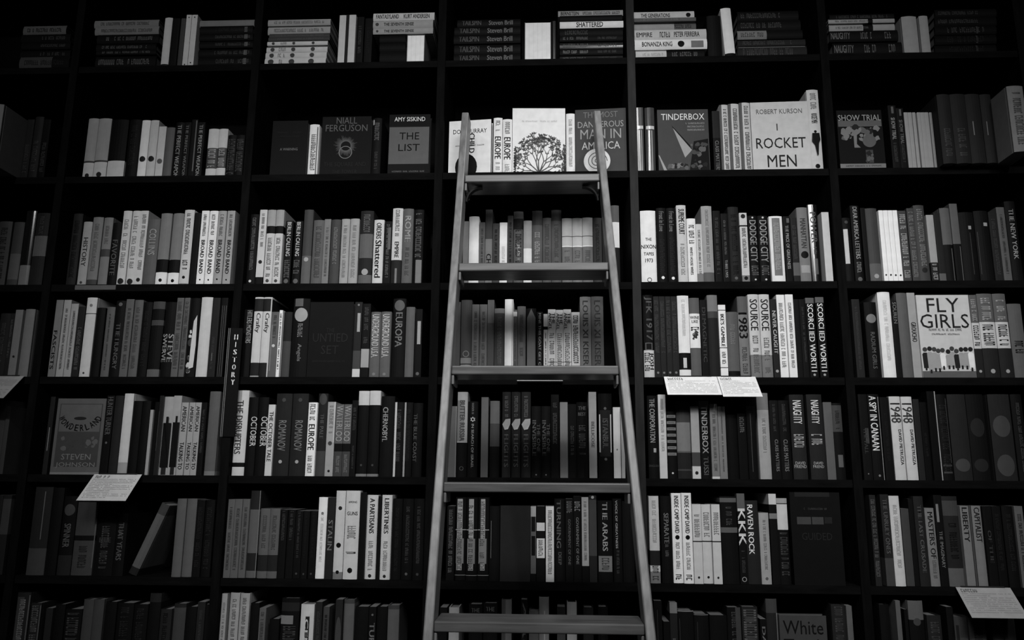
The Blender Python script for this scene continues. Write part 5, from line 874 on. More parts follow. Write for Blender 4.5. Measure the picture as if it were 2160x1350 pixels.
('V', 5, 4, 1, 18, (0, 0), 0.2909, 0.012, 1.6308, 0.0289, 0.2295, 1, 0, 0, 0, [('t', 'THE CORPORATION', 0.43, 0.96, 6.0, 0.5, 0.45), ('h', 'ENGLISH', 0.15, 0.9, 3.0), ('p', 0.5, 0.75, 0.31, 0.36, 6.0)]),
('V', 5, 4, 2, 18, (0, 0), 0.3169, 0.01, 1.6308, 0.0208, 0.2323, 7, 0, 0, 0, [('s', 0.3, 0.95, 6.0, 0.4)]),
('V', 5, 4, 3, 18, (0, 0), 0.3416, 0.01, 1.6308, 0.0268, 0.185, 1, 0, 0, 0, [('stripes',), ('d', 0.08, 7.0, 0.2)]),
('V', 5, 4, 4, 18, (0, 0), 0.3761, 0.015, 1.6308, 0.0377, 0.2151, 2, 0, 0, 0, [('b', 0.35, 0.72, 5.0), ('b', 0.72, 0.85, 3.0), ('b', 0.33, 0.35, 4.0), ('b', 0.1, 0.12, 3.0)]),
('V', 5, 4, 5, 18, (0, 0), 0.4068, 0.007, 1.6308, 0.0226, 0.1991, 6, 0, 0, 0, [('b', 0.17, 0.37, 3.0), ('b', 0.0, 0.17, 7.0), ('d', 0.08, 2.0, 0.4), ('b', 0.36, 0.37, 6.0)]),
('V', 5, 4, 6, 18, (0, 0), 0.4327, 0.004, 1.6308, 0.0269, 0.2142, 1, 0, 0, 0, [('t', 'TINDERBOX', 0.32, 0.94, 6.0, 0.6), ('t', 'TUSSI', 0.05, 0.28, 4.0, 0.5), ('b', 0.9, 1.0, 4.0)]),
('V', 5, 4, 7, 18, (0, 0), 0.4588, 0.004, 1.6308, 0.0206, 0.2054, 5, 0, 0, 0, [('b', 0.0, 0.03, 7.0), ('s', 0.1, 0.9, 4.0, 0.4)]),
('V', 5, 4, 8, 18, (0, 0), 0.4816, 0.01, 1.6308, 0.0204, 0.1992, 5, 0, 0, 0, [('s', 0.1, 0.9, 4.0, 0.2)]),
('V', 5, 4, 9, 18, (0, 0), 0.5099, 0.015, 1.6308, 0.0299, 0.1771, 1, 1, 0, 0, []),
('V', 5, 4, 10, 18, (0, 0), 0.5371, 0.012, 1.6308, 0.0238, 0.1799, 1, 1, 0, 0, [('s', 0.7, 0.95, 4.0, 0.5)]),
('V', 5, 4, 11, 18, (0, 0), 0.5616, 0.004, 1.6308, 0.024, 0.1998, 1, 1, 0, 0, [('p', 0.4, 0.44, 0.1, 0.9, 4.0)]),
('V', 5, 4, 12, 18, (0, 0), 0.5983, 0.015, 1.6308, 0.0314, 0.2379, 6, 0, 0, 0, [('b', 0.8, 1.0, 5.0), ('s', 0.3, 0.7, 5.0, 0.3)]),
('V', 5, 4, 13, 18, (0, 0), 0.6258, 0.007, 1.6308, 0.0224, 0.2164, 1, 0, 0, 0, [('t', 'CLASS MATTERS', 0.1, 0.5, 5.0, 0.4, 0.6), ('s', 0.6, 0.95, 3.0, 0.3)]),
('V', 5, 4, 14, 18, (0, 0), 0.6521, 0.004, 1.6308, 0.0284, 0.2161, 1, 0, 0, 0, [('t', 'CLASS MATTERS', 0.1, 0.5, 5.0, 0.4, 0.5), ('s', 0.6, 0.95, 3.0, 0.3)]),
('V', 5, 4, 15, 18, (0, 0), 0.692, 0.012, 1.6308, 0.0387, 0.2333, 2, 0, 0, 0, [('t', 'NAUGHTY', 0.65, 0.93, 8.0, 0.6), ('s', 0.37, 0.53, 6.0, 0.7), ('h', 'DAVID', 0.19, 0.7, 6.0), ('h', 'FRIEND', 0.15, 0.85, 6.0)]),
('V', 5, 4, 16, 18, (0, 0), 0.7407, 0.012, 1.6308, 0.0417, 0.234, 2, 0, 0, 0, [('t', 'NAUGHTY', 0.65, 0.93, 8.0, 0.5), ('s', 0.37, 0.53, 6.0, 0.7), ('h', 'DAVID', 0.19, 0.6, 6.0), ('h', 'FRIEND', 0.15, 0.7, 6.0)]),
('V', 5, 4, 17, 18, (0, 0), 0.7759, 0.015, 1.6308, 0.0227, 0.2125, 4, 0, 0, 0, []),
('V', 5, 4, 18, 18, (0, 0), 0.8013, 0.015, 1.6308, 0.0264, 0.2102, 1, 0, 0, 0, [('b', 0.62, 0.97, 3.0), ('s', 0.65, 0.9, 2.0, 0.4), ('p', 0.3, 0.8, 0.16, 0.32, 4.0)]),
('V', 5, 5, 1, 13, (0, 0), 0.873, 0.012, 1.6308, 0.0237, 0.2346, 1, 0, 0, 0, [('t', 'THE FALL', 0.3, 0.6, 3.0, 0.4), ('p', 0.5, 0.9, 0.42, 0.6, 3.0), ('d', 0.07, 5.0, 0.15)]),
('V', 5, 5, 2, 13, (0, 0), 0.9028, 0.012, 1.6308, 0.0305, 0.2347, 1, 0, 0, 0, [('t', 'A SPY IN CANAAN', 0.34, 0.98, 8.0, 0.6, 0.4), ('p', 0.9, 0.96, 0.0, 0.97, 6.0), ('d', 0.05, 5.0, 0.2)]),  # slim right panel paints a gloss line along the edge
('V', 5, 5, 3, 13, (0, 0), 0.9314, 0.012, 1.6308, 0.0237, 0.2265, 1, 0, 0, 0, [('s', 0.2, 0.8, 2.0, 0.3)]),
('V', 5, 5, 4, 13, (0, 0), 0.9612, 0.012, 1.6308, 0.0295, 0.2287, 7, 0, 0, 0, [('t', '1948', 0.68, 0.92, 3.0, 0.9), ('t', 'DAVID PIETRUSZA', 0.18, 0.6, 2.0, 0.3, 0.7)]),
('V', 5, 5, 5, 13, (0, 0), 0.991, 0.007, 1.6308, 0.0291, 0.2277, 7, 0, 0, 0, [('t', '1948', 0.68, 0.92, 3.0, 0.9), ('t', 'DAVID PIETRUSZA', 0.18, 0.6, 2.0, 0.3, 0.7)]),
('V', 5, 5, 6, 13, (0, 0), 1.0162, 0.01, 1.6308, 0.0165, 0.221, 2, 0, 0, 0, []),
('V', 5, 5, 7, 13, (0, 0), 1.0357, 0.012, 1.6308, 0.0181, 0.213, 1, 1, 0, 0, [('s', 0.3, 0.6, 2.0, 0.3)]),
('V', 5, 5, 8, 13, (0, 0), 1.057, 0.004, 1.6308, 0.0233, 0.2423, 1, 1, 0, 0, [('p', 0.85, 0.97, 0.0, 1.0, 6.0)]),  # pale strip paints a glossy edge reflection
('V', 5, 5, 9, 13, (0, 0), 1.0865, 0.01, 1.6308, 0.0273, 0.2348, 1, 0, 0, 0, [('s', 0.1, 0.9, 2.0, 0.6), ('p', 0.9, 0.94, 0.2, 0.95, 4.0), ('p', 0.1, 0.94, 0.08, 0.1, 3.0), ('p', 0.1, 0.94, 0.16, 0.18, 3.0)]),
('V', 5, 5, 10, 13, (0, 0), 1.125, 0.004, 1.6308, 0.0485, 0.2342, 2, 0, 0, 0, [('blob', 0.5, 0.75, 2.0), ('blob', 0.1, 0.25, 3.0)]),
('V', 5, 5, 11, 13, (0, 0), 1.1781, 0.012, 1.6308, 0.0468, 0.2352, 1, 0, 0, 0, [('blob', 0.5, 0.72, 2.0), ('blob', 0.1, 0.25, 2.0)]),
('V', 5, 5, 12, 13, (0, 0), 1.2451, 0.015, 1.6308, 0.058, 0.2357, 2, 0, 0, 0, [('blob', 0.5, 0.75, 3.0), ('blob', 0.05, 0.3, 3.0)]),
('V', 5, 5, 13, 13, (0, 0), 1.2894, 0.01, 1.6308, 0.0293, 0.2352, 1, 0, 0, 0, [('s', 0.1, 0.9, 3.0, 0.3)]),
('V', 6, 0, 1, 2, (0, 0), -1.5696, 0.012, 1.3542, 0.0231, 0.2178, 2, 0, 0, 0, []),
('V', 6, 0, 2, 2, (0, 0), -1.5437, 0.01, 1.3542, 0.0238, 0.2181, 2, 0, 0, 0, [('b', 0.5, 0.95, 3.0)]),
('V', 6, 1, 1, 11, (0, 0), -1.4386, 0.007, 1.3542, 0.0512, 0.2411, 2, 0, 0, 0, [('b', 0.0, 0.3, 3.0), ('p', 0.6, 0.65, 0.4, 0.95, 4.0)]),
('V', 6, 1, 2, 11, (0, 0), -1.395, 0.007, 1.3542, 0.031, 0.2397, 1, 0, 0, 0, []),
('V', 6, 1, 3, 11, (0, 0), -1.3598, 0.012, 1.3542, 0.0385, 0.216, 1, 0, 0, 0, [('t', 'SPINNER', 0.35, 0.65, 4.0, 0.5), ('blob', 0.75, 0.9, 3.0), ('b', 0.0, 0.25, 2.0)]),
('V', 6, 1, 4, 11, (0, 0), -1.3101, 0.015, 1.3542, 0.0596, 0.2, 3, 0, 0, 0, [('b', 0.47, 0.54, 1.0), ('s', 0.1, 0.4, 2.0, 0.4), ('p', 0.95, 0.99, 0.1, 0.98, 4.0)]),
('V', 6, 1, 5, 11, (0, 0), -1.2479, 0.012, 1.3542, 0.0544, 0.1931, 1, 0, 0, 0, [('s', 0.1, 0.7, 3.0, 0.4), ('h', 'BLUE', 0.5, 0.6, 3.0)]),
('V', 6, 1, 6, 11, (0, 0), -1.2033, 0.01, 1.3542, 0.0305, 0.1698, 1, 0, 0, 0, [('t', 'THAT YEARS', 0.25, 0.85, 4.0, 0.5), ('s', 0.6, 0.8, 3.0, 0.3)]),
('L', 6, 1, 7, 11, (0, 0), -1.1627, 0.015, 1.3542, 0.0245, 0.2064, 4, 0, 22.0, 0, [('b', 0.85, 1.0, 3.0), ('b', 0.0, 0.1, 2.0), ('p', 0.3, 0.7, 0.1, 0.8, 4.0)]),
('V', 6, 1, 8, 11, (0, 0), -1.0347, 0.007, 1.3542, 0.026, 0.2118, 4, 0, 0, 0, []),
('V', 6, 1, 9, 11, (0, 0), -1.0074, 0.012, 1.3542, 0.0274, 0.2119, 4, 0, 0, 0, []),
('V', 6, 1, 10, 11, (0, 0), -0.9818, 0.015, 1.3542, 0.0223, 0.2087, 1, 0, 0, 0, [('s', 0.1, 0.9, 2.0, 0.5)]),
('V', 6, 1, 11, 11, (0, 0), -0.9559, 0.015, 1.3542, 0.0261, 0.2089, 1, 0, 0, 0, [('s', 0.1, 0.9, 2.0, 0.5)]),
('V', 6, 2, 1, 22, (0, 0), -0.8901, 0.004, 1.3542, 0.0186, 0.2113, 4, 0, 0, 0, [('s', 0.1, 0.9, 3.0, 0.4)]),
('V', 6, 2, 2, 22, (0, 0), -0.8697, 0.004, 1.3542, 0.0208, 0.2115, 4, 0, 0, 0, [('s', 0.1, 0.9, 3.0, 0.4)]),
('V', 6, 2, 3, 22, (0, 0), -0.8491, 0.007, 1.3542, 0.0193, 0.2116, 4, 0, 0, 0, [('s', 0.1, 0.9, 3.0, 0.4)]),
('V', 6, 2, 4, 22, (0, 0), -0.8252, 0.01, 1.3542, 0.0274, 0.2354, 2, 0, 0, 0, [('b', 0.0, 0.08, 4.0), ('b', 0.28, 0.78, 4.0), ('p', 0.92, 0.98, 0.0, 1.0, 5.0)]),
('V', 6, 2, 5, 22, (0, 0), -0.7924, 0.004, 1.3542, 0.0268, 0.1869, 4, 0, 0, 0, [('b', 0.1, 0.33, 2.0), ('s', 0.4, 0.9, 3.0, 0.4)]),
('V', 6, 2, 6, 22, (0, 0), -0.7646, 0.004, 1.3542, 0.0274, 0.1872, 4, 0, 0, 0, [('b', 0.1, 0.33, 2.0), ('s', 0.4, 0.9, 3.0, 0.4)]),
('V', 6, 2, 7, 22, (0, 0), -0.739, 0.004, 1.3542, 0.0198, 0.1841, 1, 0, 0, 0, [('s', 0.55, 0.98, 3.0, 0.4)]),
('V', 6, 2, 8, 22, (0, 0), -0.7184, 0.01, 1.3542, 0.0202, 0.184, 1, 0, 0, 0, [('s', 0.55, 0.98, 3.0, 0.4)]),
('V', 6, 2, 9, 22, (0, 0), -0.6976, 0.012, 1.3542, 0.0199, 0.1808, 1, 0, 0, 0, [('s', 0.3, 0.98, 3.0, 0.3), ('d', 0.07, 3.0, 0.3)]),
('V', 6, 2, 10, 22, (0, 0), -0.675, 0.004, 1.3542, 0.0176, 0.1813, 1, 0, 0, 0, [('s', 0.3, 0.98, 2.0, 0.3), ('d', 0.07, 3.0, 0.3)]),
('V', 6, 2, 11, 22, (0, 0), -0.6564, 0.012, 1.3542, 0.0184, 0.1811, 1, 0, 0, 0, [('s', 0.3, 0.98, 2.0, 0.3), ('d', 0.07, 3.0, 0.3)]),
('V', 6, 2, 12, 22, (0, 0), -0.6328, 0.012, 1.3542, 0.0246, 0.2189, 8, 0, 0, 0, [('s', 0.2, 0.8, 7.0, 0.3), ('d', 0.8, 5.0, 0.3)]),
('V', 6, 2, 13, 22, (0, 0), -0.6063, 0.004, 1.3542, 0.0211, 0.2186, 2, 0, 0, 0, [('t', 'STALIN', 0.35, 0.72, 5.0, 0.6)]),
('V', 6, 2, 14, 22, (0, 0), -0.5813, 0.004, 1.3542, 0.0262, 0.2372, 7, 0, 0, 0, [('d', 0.08, 1.0, 0.35), ('d', 0.38, 1.0, 0.5), ('b', 0.0, 0.08, 5.0), ('d', 0.8, 2.0, 0.4)]),
('V', 6, 2, 15, 22, (0, 0), -0.5471, 0.004, 1.3542, 0.0394, 0.2375, 7, 0, 0, 0, [('h', 'GUNS', 0.74, 0.75, 2.0), ('h', 'AMONG', 0.87, 0.6, 3.0), ('s', 0.45, 0.6, 5.0, 0.6), ('s', 0.25, 0.31, 3.0, 0.7), ('d', 0.1, 1.0, 0.35)]),
('V', 6, 2, 16, 22, (0, 0), -0.5177, 0.007, 1.3542, 0.0161, 0.2326, 1, 0, 0, 0, []),
('V', 6, 2, 17, 22, (0, 0), -0.4938, 0.015, 1.3542, 0.0305, 0.226, 7, 0, 0, 0, [('t', 'A PARTISANS', 0.54, 0.96, 2.0, 0.45), ('s', 0.1, 0.45, 5.0, 0.4), ('d', 0.04, 2.0, 0.3)]),
('V', 6, 2, 18, 22, (0, 0), -0.4705, 0.004, 1.3542, 0.0088, 0.223, 1, 0, 0, 0, []),
('V', 6, 2, 19, 22, (0, 0), -0.4514, 0.007, 1.3542, 0.0278, 0.2264, 7, 0, 0, 0, [('t', 'LIBERTINES', 0.54, 0.96, 2.0, 0.45), ('s', 0.1, 0.45, 5.0, 0.4), ('d', 0.04, 2.0, 0.3)]),
('V', 6, 2, 20, 22, (0, 0), -0.4219, 0.01, 1.3542, 0.0271, 0.2165, 1, 0, 0, 0, [('s', 0.1, 0.9, 2.0, 0.3)]),
('V', 6, 2, 21, 22, (0, 0), -0.3924, 0.012, 1.3542, 0.0298, 0.2167, 1, 0, 0, 0, [('s', 0.2, 0.9, 3.0, 0.3), ('d', 0.07, 4.0, 0.25)]),
('V', 6, 2, 22, 22, (0, 0), -0.3608, 0.007, 1.3542, 0.029, 0.2171, 1, 0, 0, 0, [('s', 0.2, 0.9, 3.0, 0.3), ('d', 0.07, 3.0, 0.25)]),
('V', 6, 3, 1, 17, (0, 0), -0.2714, 0.007, 1.3542, 0.0215, 0.1978, 1, 0, 0, 0, [('s', 0.1, 0.95, 4.0, 0.5)]),
('V', 6, 3, 2, 17, (0, 0), -0.2447, 0.015, 1.3542, 0.0297, 0.2218, 1, 0, 0, 0, [('p', 0.15, 0.65, 0.12, 0.98, 6.0), ('s', 0.1, 0.95, 3.0, 0.4, 0.4), ('b', 0.6, 0.61, 6.0), ('b', 0.06, 0.065, 6.0), ('p', 0.1, 0.8, 0.2, 0.5, 5.0)]),
('V', 6, 3, 3, 17, (0, 0), -0.2129, 0.007, 1.3542, 0.0302, 0.2216, 1, 0, 0, 0, [('p', 0.2, 0.65, 0.12, 0.98, 6.0), ('s', 0.1, 0.95, 3.0, 0.4, 0.4), ('b', 0.6, 0.61, 6.0), ('b', 0.06, 0.065, 6.0), ('p', 0.1, 0.8, 0.2, 0.5, 5.0)]),
('V', 6, 3, 4, 17, (0, 0), -0.1818, 0.012, 1.3542, 0.0309, 0.2217, 1, 0, 0, 0, [('p', 0.25, 0.65, 0.12, 0.98, 6.0), ('s', 0.1, 0.95, 3.0, 0.4, 0.4), ('b', 0.6, 0.61, 6.0), ('b', 0.06, 0.065, 6.0), ('p', 0.1, 0.8, 0.2, 0.5, 5.0)]),
('V', 6, 3, 5, 17, (0, 0), -0.1506, 0.007, 1.3542, 0.0281, 0.1988, 1, 0, 0, 0, [('p', 0.15, 0.19, 0.3, 0.8, 5.0)]),
('F', 6, 3, 6, 17, (0, 0), -0.0932, 0.004, 1.3542, 0.0823, 0.2, 2, 0, 0, 0, []),
('V', 6, 3, 7, 17, (0, 0), -0.0439, 0.015, 1.3542, 0.0147, 0.1988, 4, 0, 0, 0, [('p', 0.15, 0.85, 0.66, 0.86, 1.0), ('p', 0.15, 0.85, 0.34, 0.6, 1.0), ('b', 0.0, 0.1, 1.0), ('b', 0.86, 1.0, 6.0)]),
('V', 6, 3, 8, 17, (0, 0), -0.0235, 0.007, 1.3542, 0.0233, 0.1992, 1, 0, 0, 0, [('p', 0.03, 0.97, 0.67, 0.78, 7.0), ('p', 0.03, 0.97, 0.31, 0.57, 7.0), ('s', 0.33, 0.55, 3.0, 0.5)]),
('V', 6, 3, 9, 17, (0, 0), 0.0016, 0.004, 1.3542, 0.0222, 0.1995, 7, 0, 0, 0, [('s', 0.1, 0.95, 5.0, 0.5)]),
('V', 6, 3, 10, 17, (0, 0), 0.029, 0.015, 1.3542, 0.029, 0.22, 1, 0, 0, 0, [('t', 'TURNING', 0.4, 0.98, 4.0, 0.4, 0.4), ('t', 'DEEP', 0.2, 0.35, 4.0, 0.3)]),
('V', 6, 3, 11, 17, (0, 0), 0.0549, 0.004, 1.3542, 0.0205, 0.2204, 1, 0, 0, 0, [('t', 'GOVERNMENT OF ONE', 0.2, 0.75, 4.0, 0.35), ('s', 0.82, 0.97, 4.0, 0.7)]),
('V', 6, 3, 12, 17, (0, 0), 0.0772, 0.012, 1.3542, 0.0216, 0.227, 1, 0, 0, 0, [('t', 'GOVERNMENT OF ONE', 0.2, 0.75, 5.0, 0.35), ('s', 0.82, 0.97, 5.0, 0.7)]),
('V', 6, 3, 13, 17, (0, 0), 0.0982, 0.004, 1.3542, 0.0185, 0.2247, 6, 0, 0, 0, [('b', 0.0, 0.19, 1.0), ('s', 0.25, 0.95, 5.0, 0.4)]),
('V', 6, 3, 14, 17, (0, 0), 0.1194, 0.01, 1.3542, 0.0205, 0.2291, 2, 0, 0, 0, [('b', 0.3, 0.95, 3.0), ('d', 0.98, 6.0, 0.4)]),
('V', 6, 3, 15, 17, (0, 0), 0.152, 0.004, 1.3542, 0.0402, 0.2162, 1, 0, 0, 0, [('t', 'THE ARABS', 0.38, 0.98, 6.0, 0.35), ('p', 0.05, 0.95, 0.13, 0.32, 5.0), ('s', 0.15, 0.3, 3.0, 0.5)]),
('V', 6, 3, 16, 17, (0, 0), 0.1868, 0.015, 1.3542, 0.0242, 0.2212, 1, 0, 0, 0, [('t', 'VOICE OF GREATNESS', 0.4, 0.98, 6.0, 0.25, 0.4), ('s', 0.1, 0.38, 3.0, 0.3)]),
('V', 6, 3, 17, 17, (0, 0), 0.2162, 0.015, 1.3542, 0.0314, 0.2148, 1, 0, 0, 0, []),
('V', 6, 4, 1, 14, (0, 0), 0.286, 0.004, 1.3542, 0.0266, 0.2294, 7, 0, 0, 0, [('b', 0.2, 0.37, 2.0), ('b', 0.0, 0.13, 5.0), ('s', 0.42, 0.95, 6.0, 0.4), ('s', 0.03, 0.2, 3.0, 0.6)]),
('V', 6, 4, 2, 14, (0, 0), 0.3195, 0.012, 1.3542, 0.0289, 0.2296, 1, 0, 0, 0, [('t', 'SEPARATE', 0.45, 0.8, 5.0, 0.45), ('s', 0.3, 0.44, 4.0, 0.3)]),
('V', 6, 4, 3, 14, (0, 0), 0.349, 0.015, 1.3542, 0.026, 0.2374, 8, 0, 0, 0, [('t', 'INSIDE CAMP DAVID', 0.55, 0.97, 1.0, 0.45), ('d', 0.505, 1.0, 0.45), ('s', 0.15, 0.45, 5.0, 0.4), ('s', 0.03, 0.1, 3.0, 0.6)]),
('V', 6, 4, 4, 14, (0, 0), 0.3757, 0.007, 1.3542, 0.0262, 0.2383, 8, 0, 0, 0, [('t', 'INSIDE CAMP DAVID', 0.55, 0.97, 1.0, 0.45), ('d', 0.505, 1.0, 0.45), ('s', 0.15, 0.45, 5.0, 0.4), ('s', 0.03, 0.1, 3.0, 0.6)]),
('V', 6, 4, 5, 14, (0, 0), 0.4013, 0.004, 1.3542, 0.0235, 0.2083, 7, 0, 0, 0, [('b', 0.52, 0.535, 2.0), ('s', 0.58, 0.9, 5.0, 0.6), ('d', 0.08, 2.0, 0.25)]),
('V', 6, 4, 6, 14, (0, 0), 0.4282, 0.012, 1.3542, 0.0252, 0.208, 7, 0, 0, 0, [('b', 0.52, 0.535, 2.0), ('s', 0.58, 0.9, 5.0, 0.6), ('d', 0.08, 2.0, 0.25)]),
('V', 6, 4, 7, 14, (0, 0), 0.4527, 0.004, 1.3542, 0.0225, 0.2084, 7, 0, 0, 0, [('b', 0.52, 0.535, 2.0), ('s', 0.58, 0.9, 5.0, 0.6), ('d', 0.08, 2.0, 0.25)]),
('V', 6, 4, 8, 14, (0, 0), 0.4893, 0.01, 1.3542, 0.0443, 0.2302, 1, 0, 0, 0, [('b', 0.93, 0.98, 4.0), ('b', 0.58, 0.64, 4.0), ('s', 0.66, 0.88, 3.0, 0.35)]),
('V', 6, 4, 9, 14, (0, 0), 0.5244, 0.015, 1.3542, 0.0209, 0.2377, 1, 0, 0, 0, [('b', 0.8, 1.0, 4.0), ('t', 'KKK', 0.42, 0.83, 8.0, 0.9), ('r', 0.05, 6.0, 0.3), ('s', 0.12, 0.38, 3.0, 0.4)]),
('V', 6, 4, 10, 14, (0, 0), 0.5523, 0.012, 1.3542, 0.0338, 0.2192, 2, 0, 0, 0, [('t', 'RAVEN ROCK', 0.35, 0.95, 8.0, 0.42, 0.35)]),
('V', 6, 4, 11, 14, (0, 0), 0.5835, 0.012, 1.3542, 0.026, 0.1867, 6, 0, 0, 0, [('s', 0.2, 0.9, 5.0, 0.3), ('d', 0.08, 4.0, 0.3)]),
('V', 6, 4, 12, 14, (0, 0), 0.6087, 0.01, 1.3542, 0.0201, 0.2377, 1, 0, 0, 0, [('b', 0.88, 1.0, 7.0), ('b', 0.72, 0.78, 5.0)]),
('V', 6, 4, 13, 14, (0, 0), 0.6339, 0.01, 1.3542, 0.0279, 0.2261, 1, 0, 0, 0, [('b', 0.63, 0.93, 7.0), ('b', 0.94, 1.0, 6.0), ('s', 0.1, 0.6, 3.0, 0.7)]),
('F', 6, 4, 14, 14, (0, 0), 0.7205, 0.004, 1.3542, 0.1332, 0.2426, 1, 0, 0, 0, [('q', 0.1, 0.8, 0.95, 1.0, 2.0), ('q', 0.12, 0.4, 0.65, 0.73, 3.0), ('q', 0.42, 0.65, 0.65, 0.73, 3.0), ('q', 0.67, 0.82, 0.66, 0.73, 2.0), ('h', 'GUIDED', 0.52, 0.6, 2.0), ('s2', 0.8, 0.84, 0.6, 3.0)]),
('V', 6, 5, 1, 15, (0, 0), 0.8757, 0.007, 1.3542, 0.016, 0.2365, 2, 0, 0, 0, [('s', 0.1, 0.95, 4.0, 0.6)]),
('V', 6, 5, 2, 15, (0, 0), 0.9088, 0.01, 1.3542, 0.0223, 0.2384, 2, 0, 0, 0, [('t', 'THE UNRULY ONES', 0.35, 0.95, 4.0, 0.5), ('b', 0.0, 0.3, 3.0)]),
('V', 6, 5, 3, 15, (0, 0), 0.9338, 0.007, 1.3542, 0.0264, 0.2347, 7, 0, 0, 0, [('s', 0.2, 0.9, 6.0, 0.4)]),
('V', 6, 5, 4, 15, (0, 0), 0.9619, 0.015, 1.3542, 0.0211, 0.2012, 3, 0, 0, 0, []),
('V', 6, 5, 5, 15, (0, 0), 0.9796, 0.015, 1.3542, 0.0123, 0.2274, 1, 0, 0, 0, []),
('V', 6, 5, 6, 15, (0, 0), 0.9991, 0.01, 1.3542, 0.0254, 0.2342, 2, 0, 0, 0, [('t', 'THE LAST CRUSADE', 0.15, 0.9, 4.0, 0.4)]),
('V', 6, 5, 7, 15, (0, 0), 1.0281, 0.015, 1.3542, 0.0243, 0.2031, 5, 0, 0, 0, [('t', 'MASTERS OF', 0.35, 0.95, 2.0, 0.55), ('s', 0.1, 0.33, 4.0, 0.4)]),
('V', 6, 5, 8, 15, (0, 0), 1.0522, 0.015, 1.3542, 0.0214, 0.2377, 1, 0, 0, 0, [('t', 'THE IMAGINARY', 0.2, 0.6, 5.0, 0.4), ('p', 0.2, 0.5, 0.7, 0.9, 5.0)]),
('V', 6, 5, 9, 15, (0, 0), 1.0846, 0.015, 1.3542, 0.0404, 0.2347, 2, 0, 0, 0, [('b', 0.0, 0.2, 4.0), ('b', 0.78, 0.95, 3.0), ('s', 0.3, 0.7, 1.0, 0.5)]),
('V', 6, 5, 10, 15, (0, 0), 1.1163, 0.007, 1.3542, 0.0218, 0.2099, 5, 0, 0, 0, [('t', 'LIBERTY', 0.55, 0.98, 2.0, 0.6)]),
('V', 6, 5, 11, 15, (0, 0), 1.1498, 0.01, 1.3542, 0.0244, 0.2101, 5, 0, 0, 0, [('t', 'CAPITALIST', 0.55, 0.98, 2.0, 0.6)]),
('V', 6, 5, 12, 15, (0, 0), 1.1741, 0.004, 1.3542, 0.023, 0.2098, 1, 0, 0, 0, [('t', 'OF THE', 0.3, 0.7, 3.0, 0.4)]),
('V', 6, 5, 13, 15, (0, 0), 1.2039, 0.015, 1.3542, 0.0222, 0.2097, 1, 0, 0, 0, [('s', 0.2, 0.9, 2.0, 0.4)]),
('V', 6, 5, 14, 15, (0, 0), 1.2298, 0.007, 1.3542, 0.0284, 0.2101, 1, 0, 0, 0, [('s', 0.2, 0.9, 2.0, 0.4)]),
('V', 6, 5, 15, 15, (0, 0), 1.2599, 0.01, 1.3542, 0.0221, 0.2103, 4, 0, 0, 0, [('s', 0.2, 0.9, 2.0, 0.4)]),
('V', 7, 1, 1, 16, (0, 0), -1.4618, 0.01, 1.0772, 0.0382, 0.2299, 2, 0, 0, 0, [('p', 0.05, 0.6, 0.0, 0.95, 3.0), ('s', 0.1, 0.95, 5.0, 0.4), ('p', 0.9, 0.97, 0.0, 0.97, 4.0)]),
('V', 7, 1, 2, 16, (0, 0), -1.427, 0.015, 1.0772, 0.0302, 0.202, 2, 0, 0, 0, [('s', 0.1, 0.97, 4.0, 0.6), ('p', 0.9, 0.97, 0.0, 0.97, 4.0)]),
('V', 7, 1, 3, 16, (0, 0), -1.3808, 0.007, 1.0772, 0.0191, 0.1908, 2, 0, 0, 0, []),
('V', 7, 1, 4, 16, (0, 0), -1.3524, 0.007, 1.0772, 0.0274, 0.2009, 1, 0, 0, 0, []),
('V', 7, 1, 5, 16, (0, 0), -1.3149, 0.01, 1.0772, 0.0464, 0.188, 1, 0, 0, 0, [('s', 0.1, 0.95, 3.0, 0.7)]),
('V', 7, 1, 6, 16, (0, 0), -1.2758, 0.012, 1.0772, 0.0284, 0.2141, 3, 0, 0, 0, []),
('V', 7, 1, 7, 16, (0, 0), -1.2466, 0.012, 1.0772, 0.0287, 0.2145, 3, 0, 0, 0, []),
('V', 7, 1, 8, 16, (0, 0), -1.2089, 0.007, 1.0772, 0.031, 0.2092, 1, 0, 0, 0, []),
('V', 7, 1, 9, 16, (0, 0), -1.1676, 0.007, 1.0772, 0.0447, 0.2066, 1, 0, 0, 0, [('s', 0.4, 0.95, 2.0, 0.5)]),
('V', 7, 1, 10, 16, (0, 0), -1.1227, 0.004, 1.0772, 0.0385, 0.2044, 1, 0, 0, 0, [('s', 0.4, 0.95, 2.0, 0.5)]),
('V', 7, 1, 11, 16, (0, 0), -1.087, 0.01, 1.0772, 0.0317, 0.233, 1, 0, 0, 0, [('b', 0.9, 1.0, 2.0)]),
('V', 7, 1, 12, 16, (0, 0), -1.0511, 0.004, 1.0772, 0.031, 0.1925, 2, 0, 0, 0, [('s', 0.5, 0.95, 1.0, 0.4)]),
('V', 7, 1, 13, 16, (0, 0), -1.0182, 0.015, 1.0772, 0.0335, 0.2058, 2, 0, 0, 0, [('b', 0.0, 0.95, 3.0)]),
('V', 7, 1, 14, 16, (0, 0), -0.9804, 0.004, 1.0772, 0.029, 0.1999, 1, 0, 0, 0, []),
('V', 7, 1, 15, 16, (0, 0), -0.9527, 0.004, 1.0772, 0.0211, 0.2131, 2, 0, 0, 0, [('s', 0.1, 0.9, 3.0, 0.3)]),
('V', 7, 1, 16, 16, (0, 0), -0.9346, 0.004, 1.0772, 0.0115, 0.207, 1, 0, 0, 0, []),
('V', 7, 2, 1, 16, (0, 0), -0.8942, 0.015, 1.0772, 0.0154, 0.2342, 6, 0, 0, 0, [('s', 0.1, 0.9, 5.0, 0.4)]),
